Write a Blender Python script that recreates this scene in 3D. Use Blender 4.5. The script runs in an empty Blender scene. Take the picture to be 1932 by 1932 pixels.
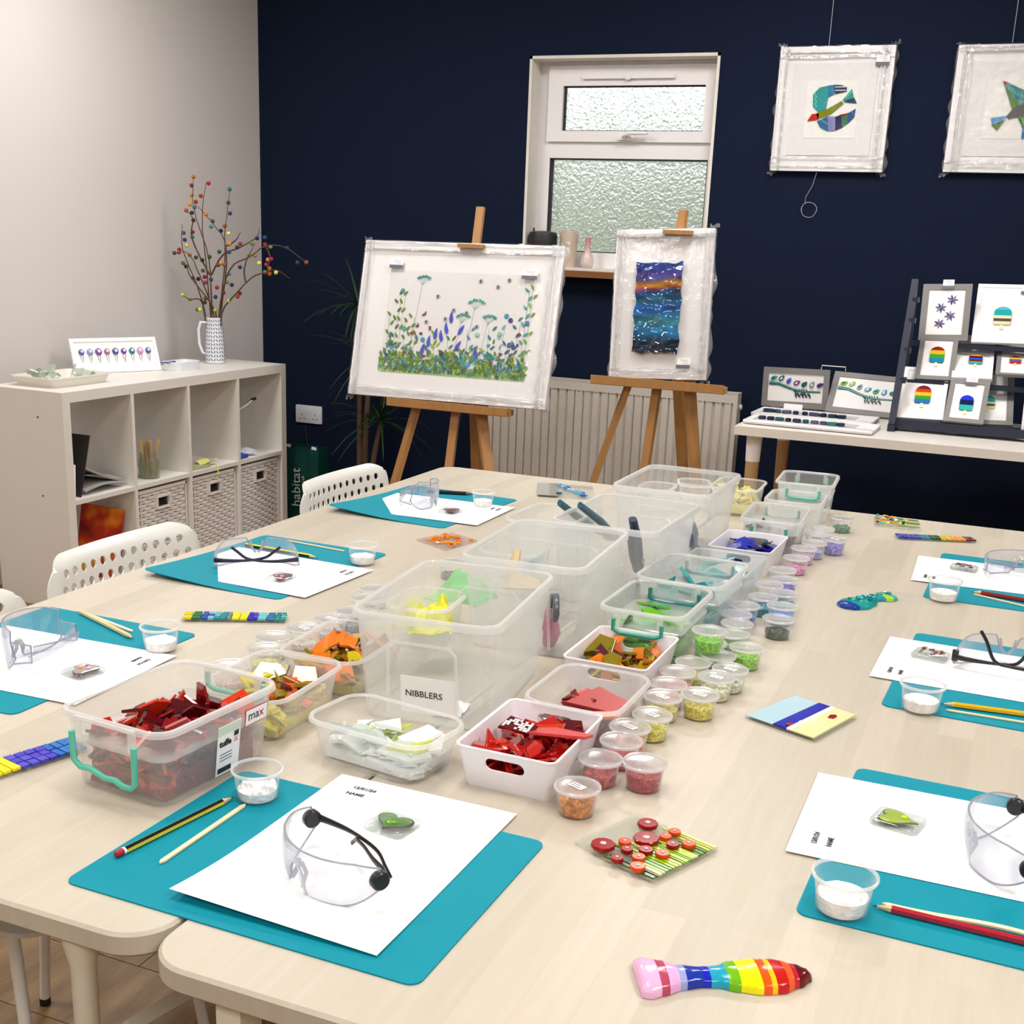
import bpy, math, random
from math import sin, cos, pi, radians as R
from mathutils import Vector, Matrix, noise
random.seed(7)
scene = bpy.context.scene
COL = scene.collection

# ---------------------------------------------------------------- camera
YAW, PIT, ROL, FPX, EYE, PPY = -.3871, .2799, .0410, 2304.98, .5738, 1121.3
T = .74                                        # height of the work tables
fw = Vector((sin(YAW)*cos(PIT), cos(YAW)*cos(PIT), -sin(PIT)))
r0 = Vector((cos(YAW), -sin(YAW), 0)); u0 = r0.cross(fw)
rt = cos(ROL)*r0 + sin(ROL)*u0; up = -sin(ROL)*r0 + cos(ROL)*u0
cd = bpy.data.cameras.new('camera'); cam = bpy.data.objects.new('camera', cd); COL.objects.link(cam)
CAMP = Vector((0, 0, T+EYE))
cam.matrix_world = Matrix(((rt.x, up.x, -fw.x, CAMP.x), (rt.y, up.y, -fw.y, CAMP.y), (rt.z, up.z, -fw.z, CAMP.z), (0, 0, 0, 1)))
cd.sensor_width = 36; cd.lens = FPX/1932*36; cd.shift_y = (PPY-966)/1932; cd.clip_start = .05
scene.camera = cam
def ray(x, y): return (x-966)/FPX*rt - (y-PPY)/FPX*up + fw
def P(x, y, h=0.):                             # photo pixel -> point at height h above the table top
    d = ray(x, y); return CAMP + d*((T+h-CAMP.z)/d.z)
def PX(x, y, X):                               # photo pixel -> point on the plane x = X
    d = ray(x, y); return CAMP + d*(X/d.x)
def PY(x, y, Y):                               # photo pixel -> point on the plane y = Y
    d = ray(x, y); return CAMP + d*(Y/d.y)

# ---------------------------------------------------------------- world, lamps, exposure
w = bpy.data.worlds.new('world'); scene.world = w; w.use_nodes = True
bg = w.node_tree.nodes['Background']; bg.inputs[0].default_value = (.93, .97, 1, 1); bg.inputs[1].default_value = 1.7
scene.view_settings.view_transform = 'Standard'; scene.view_settings.look = 'None'
scene.view_settings.exposure = .07; scene.view_settings.gamma = 1
try: scene.view_settings.use_curve_mapping = False
except Exception: pass
scene.cycles.transparent_max_bounces = 40; scene.cycles.max_bounces = 10
scene.cycles.caustics_reflective = False; scene.cycles.caustics_refractive = False
CEIL = 2.62
LAMPS = [(-2.55, .8), (-2.55, 3.5), (-.85, 3.95), (1.15, .8), (1.15, 3.6), (-.75, -1.1), (1.3, -1.1), (-.75, 1.3)]
for k, (x, y) in enumerate(LAMPS):
    ld = bpy.data.lights.new('ceiling_lamp_light', 'AREA'); ld.shape = 'RECTANGLE'; ld.size = .55; ld.size_y = .55
    ld.energy = 9 if k == 7 else 19; ld.color = (1, .982, .955)
    lo = bpy.data.objects.new('ceiling_lamp_light', ld); COL.objects.link(lo); lo.location = (x, y, CEIL-.035)

# ---------------------------------------------------------------- colour and materials
def C(*c):
    if len(c) == 1 and isinstance(c[0], str):
        s = c[0]; c = [int(s[i:i+2], 16) for i in (0, 2, 4)]
    elif len(c) == 1: c = c[0]
    return tuple(((v/255)/12.92 if v/255 <= .04045 else ((v/255+.055)/1.055)**2.4) for v in c[:3])
MC = {}
def nt(name):
    m = bpy.data.materials.new(name); m.use_nodes = True; n = m.node_tree.nodes; n.clear()
    out = n.new('ShaderNodeOutputMaterial'); return m, m.node_tree, out
def setv(b, **k):
    for a, v in k.items():
        a = a.replace('_', ' ')
        if a in b.inputs: b.inputs[a].default_value = v
def L(t, a, b): t.links.new(a, b)
def coords(t, kind='Object', scale=(1, 1, 1), rot=(0, 0, 0)):
    tc = t.nodes.new('ShaderNodeTexCoord'); mp = t.nodes.new('ShaderNodeMapping')
    mp.inputs['Scale'].default_value = scale; mp.inputs['Rotation'].default_value = rot
    L(t, tc.outputs[kind], mp.inputs[0]); return mp.outputs[0]
def bump(t, src, b, strength=.2, dist=.002):
    bn = t.nodes.new('ShaderNodeBump'); bn.inputs['Strength'].default_value = strength; bn.inputs['Distance'].default_value = dist
    L(t, src, bn.inputs['Height']); L(t, bn.outputs[0], b.inputs['Normal'])
def mixc(t, f, a, b, mode='MIX'):
    m = t.nodes.new('ShaderNodeMix'); m.data_type = 'RGBA'; m.blend_type = mode
    for k, v in ((0, f), (6, a), (7, b)):
        if hasattr(v, 'links'): L(t, v, m.inputs[k])
        elif k == 0: m.inputs[0].default_value = v
        else: m.inputs[k].default_value = (*v, 1)
    return m.outputs[2]
def noisef(t, scale, detail=2, vec=None, rough=.5):
    n = t.nodes.new('ShaderNodeTexNoise'); n.inputs['Scale'].default_value = scale; n.inputs['Detail'].default_value = detail
    n.inputs['Roughness'].default_value = rough
    L(t, vec if vec is not None else coords(t), n.inputs['Vector']); return n.outputs['Fac']
def mat(name, col=(.5, .5, .5), rough=.5, metal=0., attr=False, nz=(40, .06), bp=None, coat=0., stretch=(1, 1, 1), spec=.5, sub=0., thru=0.):
    if name in MC: return MC[name]
    m, t, out = nt(name); b = t.nodes.new('ShaderNodeBsdfPrincipled')
    b.inputs['Roughness'].default_value = rough; b.inputs['Metallic'].default_value = metal
    b.inputs['Coat Weight'].default_value = coat; b.inputs['Specular IOR Level'].default_value = spec
    if attr: a = t.nodes.new('ShaderNodeAttribute'); a.attribute_name = 'Col'; base = a.outputs['Color']
    else: rg = t.nodes.new('ShaderNodeRGB'); rg.outputs[0].default_value = (*col, 1); base = rg.outputs[0]
    v = coords(t, scale=stretch)
    if nz:
        f = noisef(t, nz[0], 3, v); mr = t.nodes.new('ShaderNodeMapRange'); mr.inputs[3].default_value = 1-nz[1]; mr.inputs[4].default_value = 1+nz[1]
        L(t, f, mr.inputs[0]); base2 = mixc(t, 1., base, base, 'MULTIPLY'); mm = base2.node; L(t, mr.outputs[0], mm.inputs[7])
        base = base2
    L(t, base, b.inputs['Base Color'])
    if bp: bump(t, noisef(t, bp[0], 3, v), b, bp[1], .002)
    s = b.outputs[0]
    if thru:
        tr = t.nodes.new('ShaderNodeBsdfTransparent'); L(t, base, tr.inputs[0]); mx = t.nodes.new('ShaderNodeMixShader'); mx.inputs[0].default_value = thru
        L(t, s, mx.inputs[1]); L(t, tr.outputs[0], mx.inputs[2]); s = mx.outputs[0]
    L(t, s, out.inputs[0]); MC[name] = m; return m
def clear(name, milk=.06, edge=.45, tint=(1, 1, 1), body=(.9, .92, .93), rough=.12, gl=.6, bp=None, pw=3.):
    if name in MC: return MC[name]
    m, t, out = nt(name); N = t.nodes.new
    tr = N('ShaderNodeBsdfTransparent'); tr.inputs[0].default_value = (*tint, 1)
    d = N('ShaderNodeBsdfDiffuse'); d.inputs[0].default_value = (*body, 1)
    tl = N('ShaderNodeBsdfTranslucent'); tl.inputs[0].default_value = (*body, 1)
    dm = N('ShaderNodeMixShader'); dm.inputs[0].default_value = .45; L(t, d.outputs[0], dm.inputs[1]); L(t, tl.outputs[0], dm.inputs[2])
    lw = N('ShaderNodeLayerWeight'); lw.inputs[0].default_value = .5
    p = N('ShaderNodeMath'); p.operation = 'POWER'; p.inputs[1].default_value = pw; L(t, lw.outputs['Facing'], p.inputs[0])
    mr = N('ShaderNodeMapRange'); mr.inputs[3].default_value = milk; mr.inputs[4].default_value = edge; L(t, p.outputs[0], mr.inputs[0])
    m1 = N('ShaderNodeMixShader'); L(t, mr.outputs[0], m1.inputs[0]); L(t, tr.outputs[0], m1.inputs[1]); L(t, dm.outputs[0], m1.inputs[2])
    g = N('ShaderNodeBsdfGlossy'); g.inputs['Roughness'].default_value = rough
    fr = N('ShaderNodeLayerWeight'); fr.inputs[0].default_value = .5
    f5 = N('ShaderNodeMath'); f5.operation = 'POWER'; f5.inputs[1].default_value = 4.; L(t, fr.outputs['Facing'], f5.inputs[0])
    ml = N('ShaderNodeMapRange'); ml.inputs[3].default_value = .04*gl; ml.inputs[4].default_value = min(.9, .6*gl); L(t, f5.outputs[0], ml.inputs[0])
    m2 = N('ShaderNodeMixShader'); L(t, ml.outputs[0], m2.inputs[0]); L(t, m1.outputs[0], m2.inputs[1]); L(t, g.outputs[0], m2.inputs[2])
    if bp:
        bn = N('ShaderNodeBump'); bn.inputs['Strength'].default_value = bp[1]; bn.inputs['Distance'].default_value = .004
        L(t, noisef(t, bp[0], 4, coords(t, scale=bp[2] if len(bp) > 2 else (1, 1, 1))), bn.inputs['Height'])
        L(t, bn.outputs[0], g.inputs['Normal']); L(t, bn.outputs[0], fr.inputs['Normal'])
    L(t, m2.outputs[0], out.inputs[0]); MC[name] = m; return m

# ---------------------------------------------------------------- mesh helpers
I4 = Matrix.Identity(4)
def TR(x=0, y=0, z=0, rz=0, rx=0, ry=0, s=1):
    return Matrix.Translation((x, y, z)) @ Matrix.Rotation(rz, 4, 'Z') @ Matrix.Rotation(rx, 4, 'X') @ Matrix.Rotation(ry, 4, 'Y') @ Matrix.Scale(s, 4)
def rrect(w, l, r, n=5):
    pts = []
    for cx, cy, a0 in ((w/2-r, l/2-r, 0), (-w/2+r, l/2-r, pi/2), (-w/2+r, -l/2+r, pi), (w/2-r, -l/2+r, 1.5*pi)):
        for k in range(n+1):
            a = a0+pi/2*k/n; pts.append((cx+r*cos(a), cy+r*sin(a)))
    return pts
def circ(r, n=24, cx=0, cy=0): return [(cx+r*cos(2*pi*k/n), cy+r*sin(2*pi*k/n)) for k in range(n)]
class MB:
    def __init__(s): s.v = []; s.f = []; s.c = []
    def add(s, vs, fs, col=None, M=None):
        o = len(s.v); s.v += [M @ Vector(q) if M is not None else Vector(q) for q in vs]
        s.f += [tuple(o+i for i in q) for q in fs]; s.c += [col if not callable(col) else col(k) for k in range(len(fs))]; return s
    def box(s, c, d, M=None, col=None):
        x, y, z = c; a, b, e = d[0]/2, d[1]/2, d[2]/2
        vs = [(x+i*a, y+j*b, z+k*e) for k in (-1, 1) for j in (-1, 1) for i in (-1, 1)]
        return s.add(vs, [(0, 2, 3, 1), (4, 5, 7, 6), (0, 1, 5, 4), (2, 6, 7, 3), (0, 4, 6, 2), (1, 3, 7, 5)], col, M)
    def loft(s, rings, c0=True, c1=True, col=None, M=None, closed=False):
        n = len(rings[0]); vs = [p for r in rings for p in r]; fs = []
        k = len(rings)
        for i in range(k if closed else k-1):
            a, b = i*n, ((i+1) % k)*n
            for j in range(n): fs.append((a+j, a+(j+1) % n, b+(j+1) % n, b+j))
        if c0 and not closed: fs.append(tuple(reversed(range(n))))
        if c1 and not closed: fs.append(tuple((k-1)*n+j for j in range(n)))
        return s.add(vs, fs, col, M)
    def prism(s, poly, z0, z1, M=None, col=None, bev=0):
        if bev:
            cx = sum(p[0] for p in poly)/len(poly); cy = sum(p[1] for p in poly)/len(poly)
            rr = max(math.hypot(p[0]-cx, p[1]-cy) for p in poly); k = 1-bev/rr
            sm = [(cx+(p[0]-cx)*k, cy+(p[1]-cy)*k) for p in poly]
            rings = [[(*p, z0) for p in sm], [(*p, z0+bev*.6) for p in poly], [(*p, z1-bev*.6) for p in poly], [(*p, z1) for p in sm]]
        else: rings = [[(*p, z0) for p in poly], [(*p, z1) for p in poly]]
        return s.loft(rings, True, True, col, M)
    def lathe(s, prof, n=24, M=None, col=None, c0=True, c1=True):
        return s.loft([[(r*cos(2*pi*k/n), r*sin(2*pi*k/n), z) for k in range(n)] for r, z in prof], c0, c1, col, M)
    def tube(s, path, r, n=8, col=None, M=None, closed=False, flat=None):
        path = [Vector(p) for p in path]; rings = []; k = len(path); pu = None
        for i, p in enumerate(path):
            if closed: d = path[(i+1) % k]-path[i-1]
            else: d = path[min(i+1, k-1)]-path[max(i-1, 0)]
            d.normalize()
            if pu is None:
                a = Vector((0, 0, 1)) if abs(d.z) < .9 else Vector((1, 0, 0))
            else: a = pu
            u = (a-d*a.dot(d)).normalized(); v = d.cross(u); pu = u
            rr = r[i] if isinstance(r, (list, tuple)) else r
            fl = flat or 1
            rings.append([p+rr*(cos(2*pi*j/n)*u+sin(2*pi*j/n)*v*fl) for j in range(n)])
        return s.loft(rings, True, True, col, M, closed)
    def grid(s, fn, nu, nv, col=None, M=None):
        vs = [fn(i/nu, j/nv) for j in range(nv+1) for i in range(nu+1)]; fs = []; cs = []
        for j in range(nv):
            for i in range(nu):
                a = j*(nu+1)+i; fs.append((a, a+1, a+nu+2, a+nu+1)); cs.append(col((i+.5)/nu, (j+.5)/nv) if callable(col) else col)
        return s.add(vs, fs, lambda k: cs[k], M)
    def sheet(s, fn, nu, nv, th, col=None, M=None):   # a bent plate with thickness th below fn
        nrm = lambda a, b: (Vector(fn(min(a+.01, 1), b))-Vector(fn(max(a-.01, 0), b))).cross(Vector(fn(a, min(b+.01, 1)))-Vector(fn(a, max(b-.01, 0)))).normalized()
        top = [Vector(fn(i/nu, j/nv)) for j in range(nv+1) for i in range(nu+1)]
        bot = [Vector(fn(i/nu, j/nv))-nrm(i/nu, j/nv)*th for j in range(nv+1) for i in range(nu+1)]
        n = len(top); fs = []; W = nu+1
        for j in range(nv):
            for i in range(nu):
                a = j*W+i; fs.append((a, a+1, a+W+1, a+W)); fs.append((n+a, n+a+W, n+a+W+1, n+a+1))
        for i in range(nu):
            fs.append((i+1, i, n+i, n+i+1)); a = nv*W+i; fs.append((a, a+1, n+a+1, n+a))
        for j in range(nv):
            a = j*W; fs.append((a, a+W, n+a+W, n+a)); a = j*W+nu; fs.append((a+W, a, n+a, n+a+W))
        return s.add(top+bot, fs, col, M)
    def mesh(s, name, smooth=35):
        me = bpy.data.meshes.new(name); me.from_pydata([tuple(v) for v in s.v], [], s.f)
        if any(c is not None for c in s.c):
            at = me.color_attributes.new('Col', 'FLOAT_COLOR', 'CORNER'); buf = []
            for f, c in zip(s.f, s.c):
                c = c or (.8, .8, .8); buf += [c[0], c[1], c[2], 1.]*len(f)
            at.data.foreach_set('color', buf)
        if smooth:
            me.shade_smooth(); me.set_sharp_from_angle(angle=R(smooth))
        me.update(); return me
def link(name, me, m=None, parent=None, M=None):
    o = bpy.data.objects.new(name, me); COL.objects.link(o)
    if m is not None:
        if len(me.materials) == 0: me.materials.append(m)
    if parent is not None: o.parent = parent
    if M is not None: o.matrix_local = M
    return o
def tag(o, label=None, cat=None, group=None, kind=None):
    if label: o['label'] = label
    if cat: o['category'] = cat
    if group: o['group'] = group
    if kind: o['kind'] = kind
    return o
MW = {}
def thing(name, label, cat, M=None, group=None, kind=None):
    o = bpy.data.objects.new(name, None); COL.objects.link(o); o.empty_display_size = .05
    M = M if M is not None else I4; o.matrix_world = M; MW[o.name] = M
    return tag(o, label, cat, group, kind)
def part(mb, name, m, parent=None, smooth=35, world=False, M=None, label=None, kind=None):
    me = mb.mesh(name, smooth) if isinstance(mb, MB) else mb
    if world and parent is not None: me.transform(MW[parent.name].inverted())
    o = link(name, me, m, parent, M)
    if label: o['label'] = label
    if kind: o['kind'] = kind
    return o
def dup(root, M, label=None, group=None):
    r = root.copy(); COL.objects.link(r); r.matrix_world = M; MW[r.name] = M
    if label: r['label'] = label
    if group: r['group'] = group
    for ch in list(root.children):
        c = ch.copy(); COL.objects.link(c); c.parent = r
        for g in list(ch.children):
            d = g.copy(); COL.objects.link(d); d.parent = c
    return r
def boolcut(me, cutter):
    a = bpy.data.objects.new('t', me); b = bpy.data.objects.new('c', cutter); COL.objects.link(a); COL.objects.link(b)
    mo = a.modifiers.new('b', 'BOOLEAN'); mo.object = b; mo.operation = 'DIFFERENCE'; mo.solver = 'EXACT'
    dg = bpy.context.evaluated_depsgraph_get(); dg.update()
    r = bpy.data.meshes.new_from_object(a.evaluated_get(dg)); bpy.data.objects.remove(a); bpy.data.objects.remove(b)
    r.materials.clear(); return r
def text(s, size, m, parent, M, name='lettering', ext=.0002, align='LEFT', world=False):
    cu = bpy.data.curves.new(name, 'FONT'); cu.body = s; cu.size = size; cu.extrude = ext; cu.align_x = align; cu.offset = size*.03 if size < .01 else 0; cu.resolution_u = 3
    cu.materials.append(m); o = bpy.data.objects.new(name, cu); COL.objects.link(o)
    if parent is not None:
        o.parent = parent
        if world: M = MW[parent.name].inverted() @ M
    bpy.context.view_layer.update(); me = bpy.data.meshes.new_from_object(o.evaluated_get(bpy.context.evaluated_depsgraph_get()))
    bpy.data.objects.remove(o); o = bpy.data.objects.new(name, me); COL.objects.link(o)
    if len(me.materials) == 0: me.materials.append(m)
    if parent is not None: o.parent = parent
    o.matrix_local = M; return o
def frame3(o, x, z=None):                      # matrix with origin o, x axis x, z axis near z
    x = Vector(x).normalized(); z = Vector(z or (0, 0, 1)); z = (z-x*z.dot(x)).normalized(); y = z.cross(x)
    return Matrix(((x.x, y.x, z.x, o[0]), (x.y, y.y, z.y, o[1]), (x.z, y.z, z.z, o[2]), (0, 0, 0, 1)))
WHITE = C(245, 245, 245)
gloss = lambda: mat('painted_colour_glossy', attr=True, rough=.16, nz=(300, .05), spec=.35)
matte = lambda: mat('painted_colour_matte', attr=True, rough=.6, nz=(200, .05))

# ================================================================ the room
WALLY, WX, RX, BY = 5.15, -3.47, 2.6, -2.6
wm = mat('white_wall_paint', C(212, 206, 203), .85, nz=(3, .015), bp=(350, .06))
nm = mat('navy_wall_paint', C(18, 28, 50), .85, nz=(4, .05), bp=(300, .08), spec=.12)
def struct(name, mb, m, smooth=0): return tag(part(mb, name, m, smooth=smooth), kind='structure')
WL, WR, WB, WT = -2.117, -1.300, T+.47, T+1.332      # window opening
b = MB()
D = .30
for x0, x1, z0, z1 in ((WX-.2, WL, 0, CEIL), (WR, RX+.2, 0, CEIL), (WL, WR, 0, WB), (WL, WR, WT, CEIL)):
    b.box(((x0+x1)/2, WALLY+D/2, (z0+z1)/2), (x1-x0, D, z1-z0))
struct('wall_back', b, nm)
struct('wall_left', MB().box((WX-.1, (WALLY+BY)/2, CEIL/2), (.2, WALLY-BY, CEIL)), wm)
struct('wall_right', MB().box((RX+.1, (WALLY+BY)/2, CEIL/2), (.2, WALLY-BY, CEIL)), wm)
struct('wall_front', MB().box(((WX+RX)/2, BY-.1, CEIL/2), (RX-WX, .2, CEIL)), wm)
struct('ceiling', MB().box(((WX+RX)/2, (WALLY+BY)/2, CEIL+.05), (RX-WX+.4, WALLY-BY+.4, .1)), mat('ceiling_paint', C(236, 234, 230), .9))
lm = mat('lamp_housing', C(230, 230, 230), .4)
dif, t_, o_ = nt('lamp_diffuser'); em = t_.nodes.new('ShaderNodeEmission'); em.inputs[0].default_value = (1, .96, .9, 1); em.inputs[1].default_value = 8; L(t_, em.outputs[0], o_.inputs[0])
base = None
for k, (x, y) in enumerate(LAMPS):
    if base is None:
        base = thing('ceiling_lamp', 'square white ceiling light panel above the room', 'light', TR(x, y, CEIL), 'ceiling light panels')
        f = MB()
        for sx, sy, a, c in ((0, .3, .64, .03), (0, -.3, .64, .03), (.3, 0, .03, .57), (-.3, 0, .03, .57)): f.box((sx, sy, -.012), (a, c, .024))
        part(f, 'frame', lm, base); part(MB().box((0, 0, -.008), (.57, .57, .01)), 'diffuser', dif, base)
    else: dup(base, TR(x, y, CEIL))
# wooden floor, plank by plank
fm, t, o = nt('oak_laminate'); bs = t.nodes.new('ShaderNodeBsdfPrincipled'); bs.inputs['Roughness'].default_value = .38
oi = t.nodes.new('ShaderNodeObjectInfo'); va = t.nodes.new('ShaderNodeVectorMath'); va.operation = 'ADD'
tc = coords(t, scale=(9, 1.2, 1)); L(t, tc, va.inputs[0]); L(t, oi.outputs['Location'], va.inputs[1])
f1 = noisef(t, 3, 6, va.outputs[0], .65); cr = t.nodes.new('ShaderNodeValToRGB'); L(t, f1, cr.inputs[0])
cr.color_ramp.elements[0].position = .3; cr.color_ramp.elements[0].color = (*C(108, 80, 48), 1); cr.color_ramp.elements[1].position = .72; cr.color_ramp.elements[1].color = (*C(164, 132, 88), 1)
mr = t.nodes.new('ShaderNodeMapRange'); mr.inputs[3].default_value = .8; mr.inputs[4].default_value = 1.1; L(t, oi.outputs['Random'], mr.inputs[0])
mx = mixc(t, 1., cr.outputs[0], cr.outputs[0], 'MULTIPLY'); L(t, mr.outputs[0], mx.node.inputs[7]); L(t, mx, bs.inputs['Base Color']); bump(t, f1, bs, .15); L(t, bs.outputs[0], o.inputs[0])
fl = struct('floor', MB().box(((WX+RX)/2, (WALLY+BY)/2, -.06), (RX-WX+.2, WALLY-BY+.2, .1)), mat('floor_underlay', C(60, 45, 30), .8))
pw_, pl_ = .19, 1.29
pm = MB().box((0, 0, -.005), (pl_-.002, pw_-.002, .01)).mesh('plank', 0); pm.materials.append(fm)
row = 0; y = BY+pw_/2
while y < WALLY:
    x = WX-.9+(row % 3)*.43+pl_/2
    while x-pl_/2 < RX:
        a = max(x-pl_/2, WX); c = min(x+pl_/2, RX)
        if c-a > .05:
            q = link('plank', pm, None, fl); q.location = ((a+c)/2, y, 0); q.scale = ((c-a)/pl_, 1, 1)
        x += pl_
    y += pw_; row += 1
bm_ = mat('white_gloss_trim', C(225, 222, 216), .35)
struct('baseboard_left', MB().box((WX+.008, (WALLY+BY)/2, .06), (.016, WALLY-BY, .12)), bm_)
struct('baseboard_back', MB().box(((WX+RX)/2, WALLY-.008, .06), (RX-WX, .016, .12)), mat('navy_trim', C(22, 30, 50), .5))

# ---------------------------------------------------------------- window
upvc = mat('white_upvc', C(240, 238, 240), .28, nz=(5, .01))
win = thing('window_1', None, None, TR(0, 0, 0), kind='structure')
YF = WALLY+.11                                        # face of the frame
def barz(b, x0, x1, z0, z1, y0, y1): b.box(((x0+x1)/2, (y0+y1)/2, (z0+z1)/2), (x1-x0, y1-y0, z1-z0))
b = MB()                                              # white plastered reveal
barz(b, WL, WL+.012, WB, WT, WALLY-.002, WALLY+D); barz(b, WR-.012, WR, WB, WT, WALLY-.002, WALLY+D)
barz(b, WL, WR, WT-.012, WT, WALLY-.002, WALLY+D); barz(b, WL, WR, WB, WB+.012, WALLY-.002, WALLY+D)
part(b, 'reveal', mat('reveal_paint', C(226, 222, 214), .6), win, 0)
zt, zb = WT-.012, WB+.012; xl, xr = WL+.012, WR-.012
q = lambda x, y: PY(x, y, YF)
ztr0, ztr1 = q(1200, 300).z, q(1200, 266).z
b = MB()
barz(b, xl, xl+.055, zb, zt, YF, YF+.07); barz(b, xr-.035, xr, zb, zt, YF, YF+.07)
for z0_, z1_ in ((zt-.03, zt), (zb, zb+.065), (ztr0, ztr1)): barz(b, xl+.0551, xr-.0351, z0_, z1_, YF, YF+.07)
part(b, 'window_frame', upvc, win, 0)
gx0, gx1, gz0, gz1 = q(1064, 200).x, q(1331, 200).x, q(1200, 248).z, q(1200, 162).z
sx0, sx1, sz0, sz1 = xl+.042, xr-.022, ztr1-.006, zt-.016
b = MB()
for z0, z1, x0, x1 in ((gz1, sz1, sx0, sx1), (sz0, gz0, sx0, sx1), (gz0, gz1, sx0, gx0), (gz0, gz1, gx1, sx1)): barz(b, x0, x1, z0, z1, YF-.018, YF+.03)
sash = part(b, 'sash', upvc, win, 0)
b = MB()
for z0, z1, x0, x1 in ((gz1-.004, gz1, gx0, gx1), (gz0, gz0+.004, gx0, gx1), (gz0, gz1, gx0, gx0+.006), (gz0, gz1, gx1-.004, gx1)): barz(b, x0, x1, z0, z1, YF+.0, YF+.02)
gask = mat('black_gasket', C(20, 20, 24), .6)
part(b, 'gasket', gask, win, 0)
gl, t, o = nt('frosted_textured_glass'); bs = t.nodes.new('ShaderNodeBsdfPrincipled')
setv(bs, Roughness=.5, IOR=1.25); bs.inputs['Transmission Weight'].default_value = 1; bs.inputs['Base Color'].default_value = (.97, 1, .98, 1)
vo = t.nodes.new('ShaderNodeTexVoronoi'); vo.feature = 'SMOOTH_F1'; vo.inputs['Scale'].default_value = 85
vv = coords(t, scale=(1, 1, 1)); nn = t.nodes.new('ShaderNodeTexNoise'); nn.inputs['Scale'].default_value = 30; L(t, vv, nn.inputs[0])
av = t.nodes.new('ShaderNodeMixRGB'); av.inputs[0].default_value = .03; L(t, vv, av.inputs[1]); L(t, nn.outputs['Color'], av.inputs[2]); L(t, av.outputs[0], vo.inputs['Vector'])
bump(t, vo.outputs['Distance'], bs, .7, .02)
L(t, bs.outputs[0], o.inputs[0])
part(MB().box(((gx0+gx1)/2, YF+.02, (gz0+gz1)/2), (gx1-gx0, .006, gz1-gz0)), 'pane', gl, win, 0)
lx0, lx1, lz0, lz1 = xl+.055, xr-.035, zb+.065, ztr0
b = MB()
for z0, z1, x0, x1 in ((lz1-.006, lz1, lx0, lx1), (lz0, lz0+.004, lx0, lx1), (lz0, lz1, lx0, lx0+.009), (lz0, lz1, lx1-.003, lx1)): barz(b, x0, x1, z0, z1, YF+.0, YF+.03)
part(b, 'gasket', gask, win, 0)
part(MB().box(((lx0+lx1)/2, YF+.03, (lz0+lz1)/2), (lx1-lx0, .006, lz1-lz0)), 'pane', gl, win, 0)
a, c = q(1104, 150), q(1278, 141); b = MB().box(((a.x+c.x)/2, YF-.026, (a.z+c.z)/2), (c.x-a.x, .018, .018)); b.box(((a.x+c.x)/2, YF-.03, (a.z+c.z)/2-.004), (.02, .02, .02))
part(b, 'trickle_vent', upvc, win, 0)
a = q(1182, 262); b = MB().box((a.x, YF-.028, a.z), (.055, .02, .016)); b.tube([(a.x, YF-.035, a.z), (a.x+.005, YF-.055, a.z+.01), (a.x+.03, YF-.06, a.z+.018), (a.x+.11, YF-.06, a.z+.018)], [.009, .009, .009, .007], 8)
part(b, 'handle', upvc, win)
part(MB().lathe([(.004, 0), (.004, .003)], 10, TR(a.x, YF-.038, a.z+.002, rx=pi/2)), 'keyhole', gask, win)
b = MB(); b.box(((WL+WR)/2-.01, WALLY-.04, WB-.013), (WR-WL+.02, .09, .026))
tag(part(b, 'trim_1', mat('oak_sill', C(128, 80, 40), .45, stretch=(2, 20, 20), nz=(8, .25)), smooth=0), kind='structure')
# outside: lawn strip and hedge seen as a blur through the frosted panes
struct('ground_outside', MB().box((-1.7, 9, -.15), (14, 7, .1)), mat('lawn', C(96, 120, 70), .9, nz=(6, .3)))
b = MB()
def hf(u, v):
    x, z = -6+9*u, 2.05*v; return (x, 7.2+.12*noise.noise(Vector((x*4, z*4, 0)))+.3*v, z-.1)
b.sheet(hf, 70, 20, .5)
tag(part(b, 'hedge', mat('hedge_leaf', C(196, 200, 176), .8, nz=(30, .35))), 'green garden hedge outside the frosted window', 'hedge', kind='stuff')

# ---------------------------------------------------------------- work tables
tm, t, o = nt('white_stained_birch'); bs = t.nodes.new('ShaderNodeBsdfPrincipled'); bs.inputs['Roughness'].default_value = .42
v = coords(t, scale=(1, 1, 1), rot=(0, 0, R(90)))
br = t.nodes.new('ShaderNodeTexBrick'); br.inputs['Scale'].default_value = 1; br.inputs['Brick Width'].default_value = .42; br.inputs['Row Height'].default_value = .043
br.inputs['Mortar Size'].default_value = .0004; br.inputs['Color1'].default_value = (0, 0, 0, 1); br.inputs['Color2'].default_value = (1, 1, 1, 1); br.inputs['Mortar'].default_value = (.4, .4, .4, 1)
br.offset = .37; L(t, v, br.inputs[0])
c1 = mixc(t, br.outputs[0], C(203, 200, 190), C(217, 213, 204))
g1 = noisef(t, 12, 6, coords(t, scale=(9, .6, 1)), .6); c2 = mixc(t, g1, C(236, 230, 220), C(255, 255, 255)); c3 = mixc(t, 1., c1, c2, 'MULTIPLY')
g2 = noisef(t, 1.3, 3, coords(t)); c4 = mixc(t, g2, C(236, 228, 222), C(255, 252, 246)); c5 = mixc(t, 1., c3, c4, 'MULTIPLY')
sp = t.nodes.new('ShaderNodeTexVoronoi'); sp.inputs['Scale'].default_value = 7; L(t, coords(t, scale=(1.6, 1, 1)), sp.inputs['Vector'])
cmp = t.nodes.new('ShaderNodeMath'); cmp.operation = 'LESS_THAN'; cmp.inputs[1].default_value = .022; L(t, sp.outputs['Distance'], cmp.inputs[0])
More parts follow.
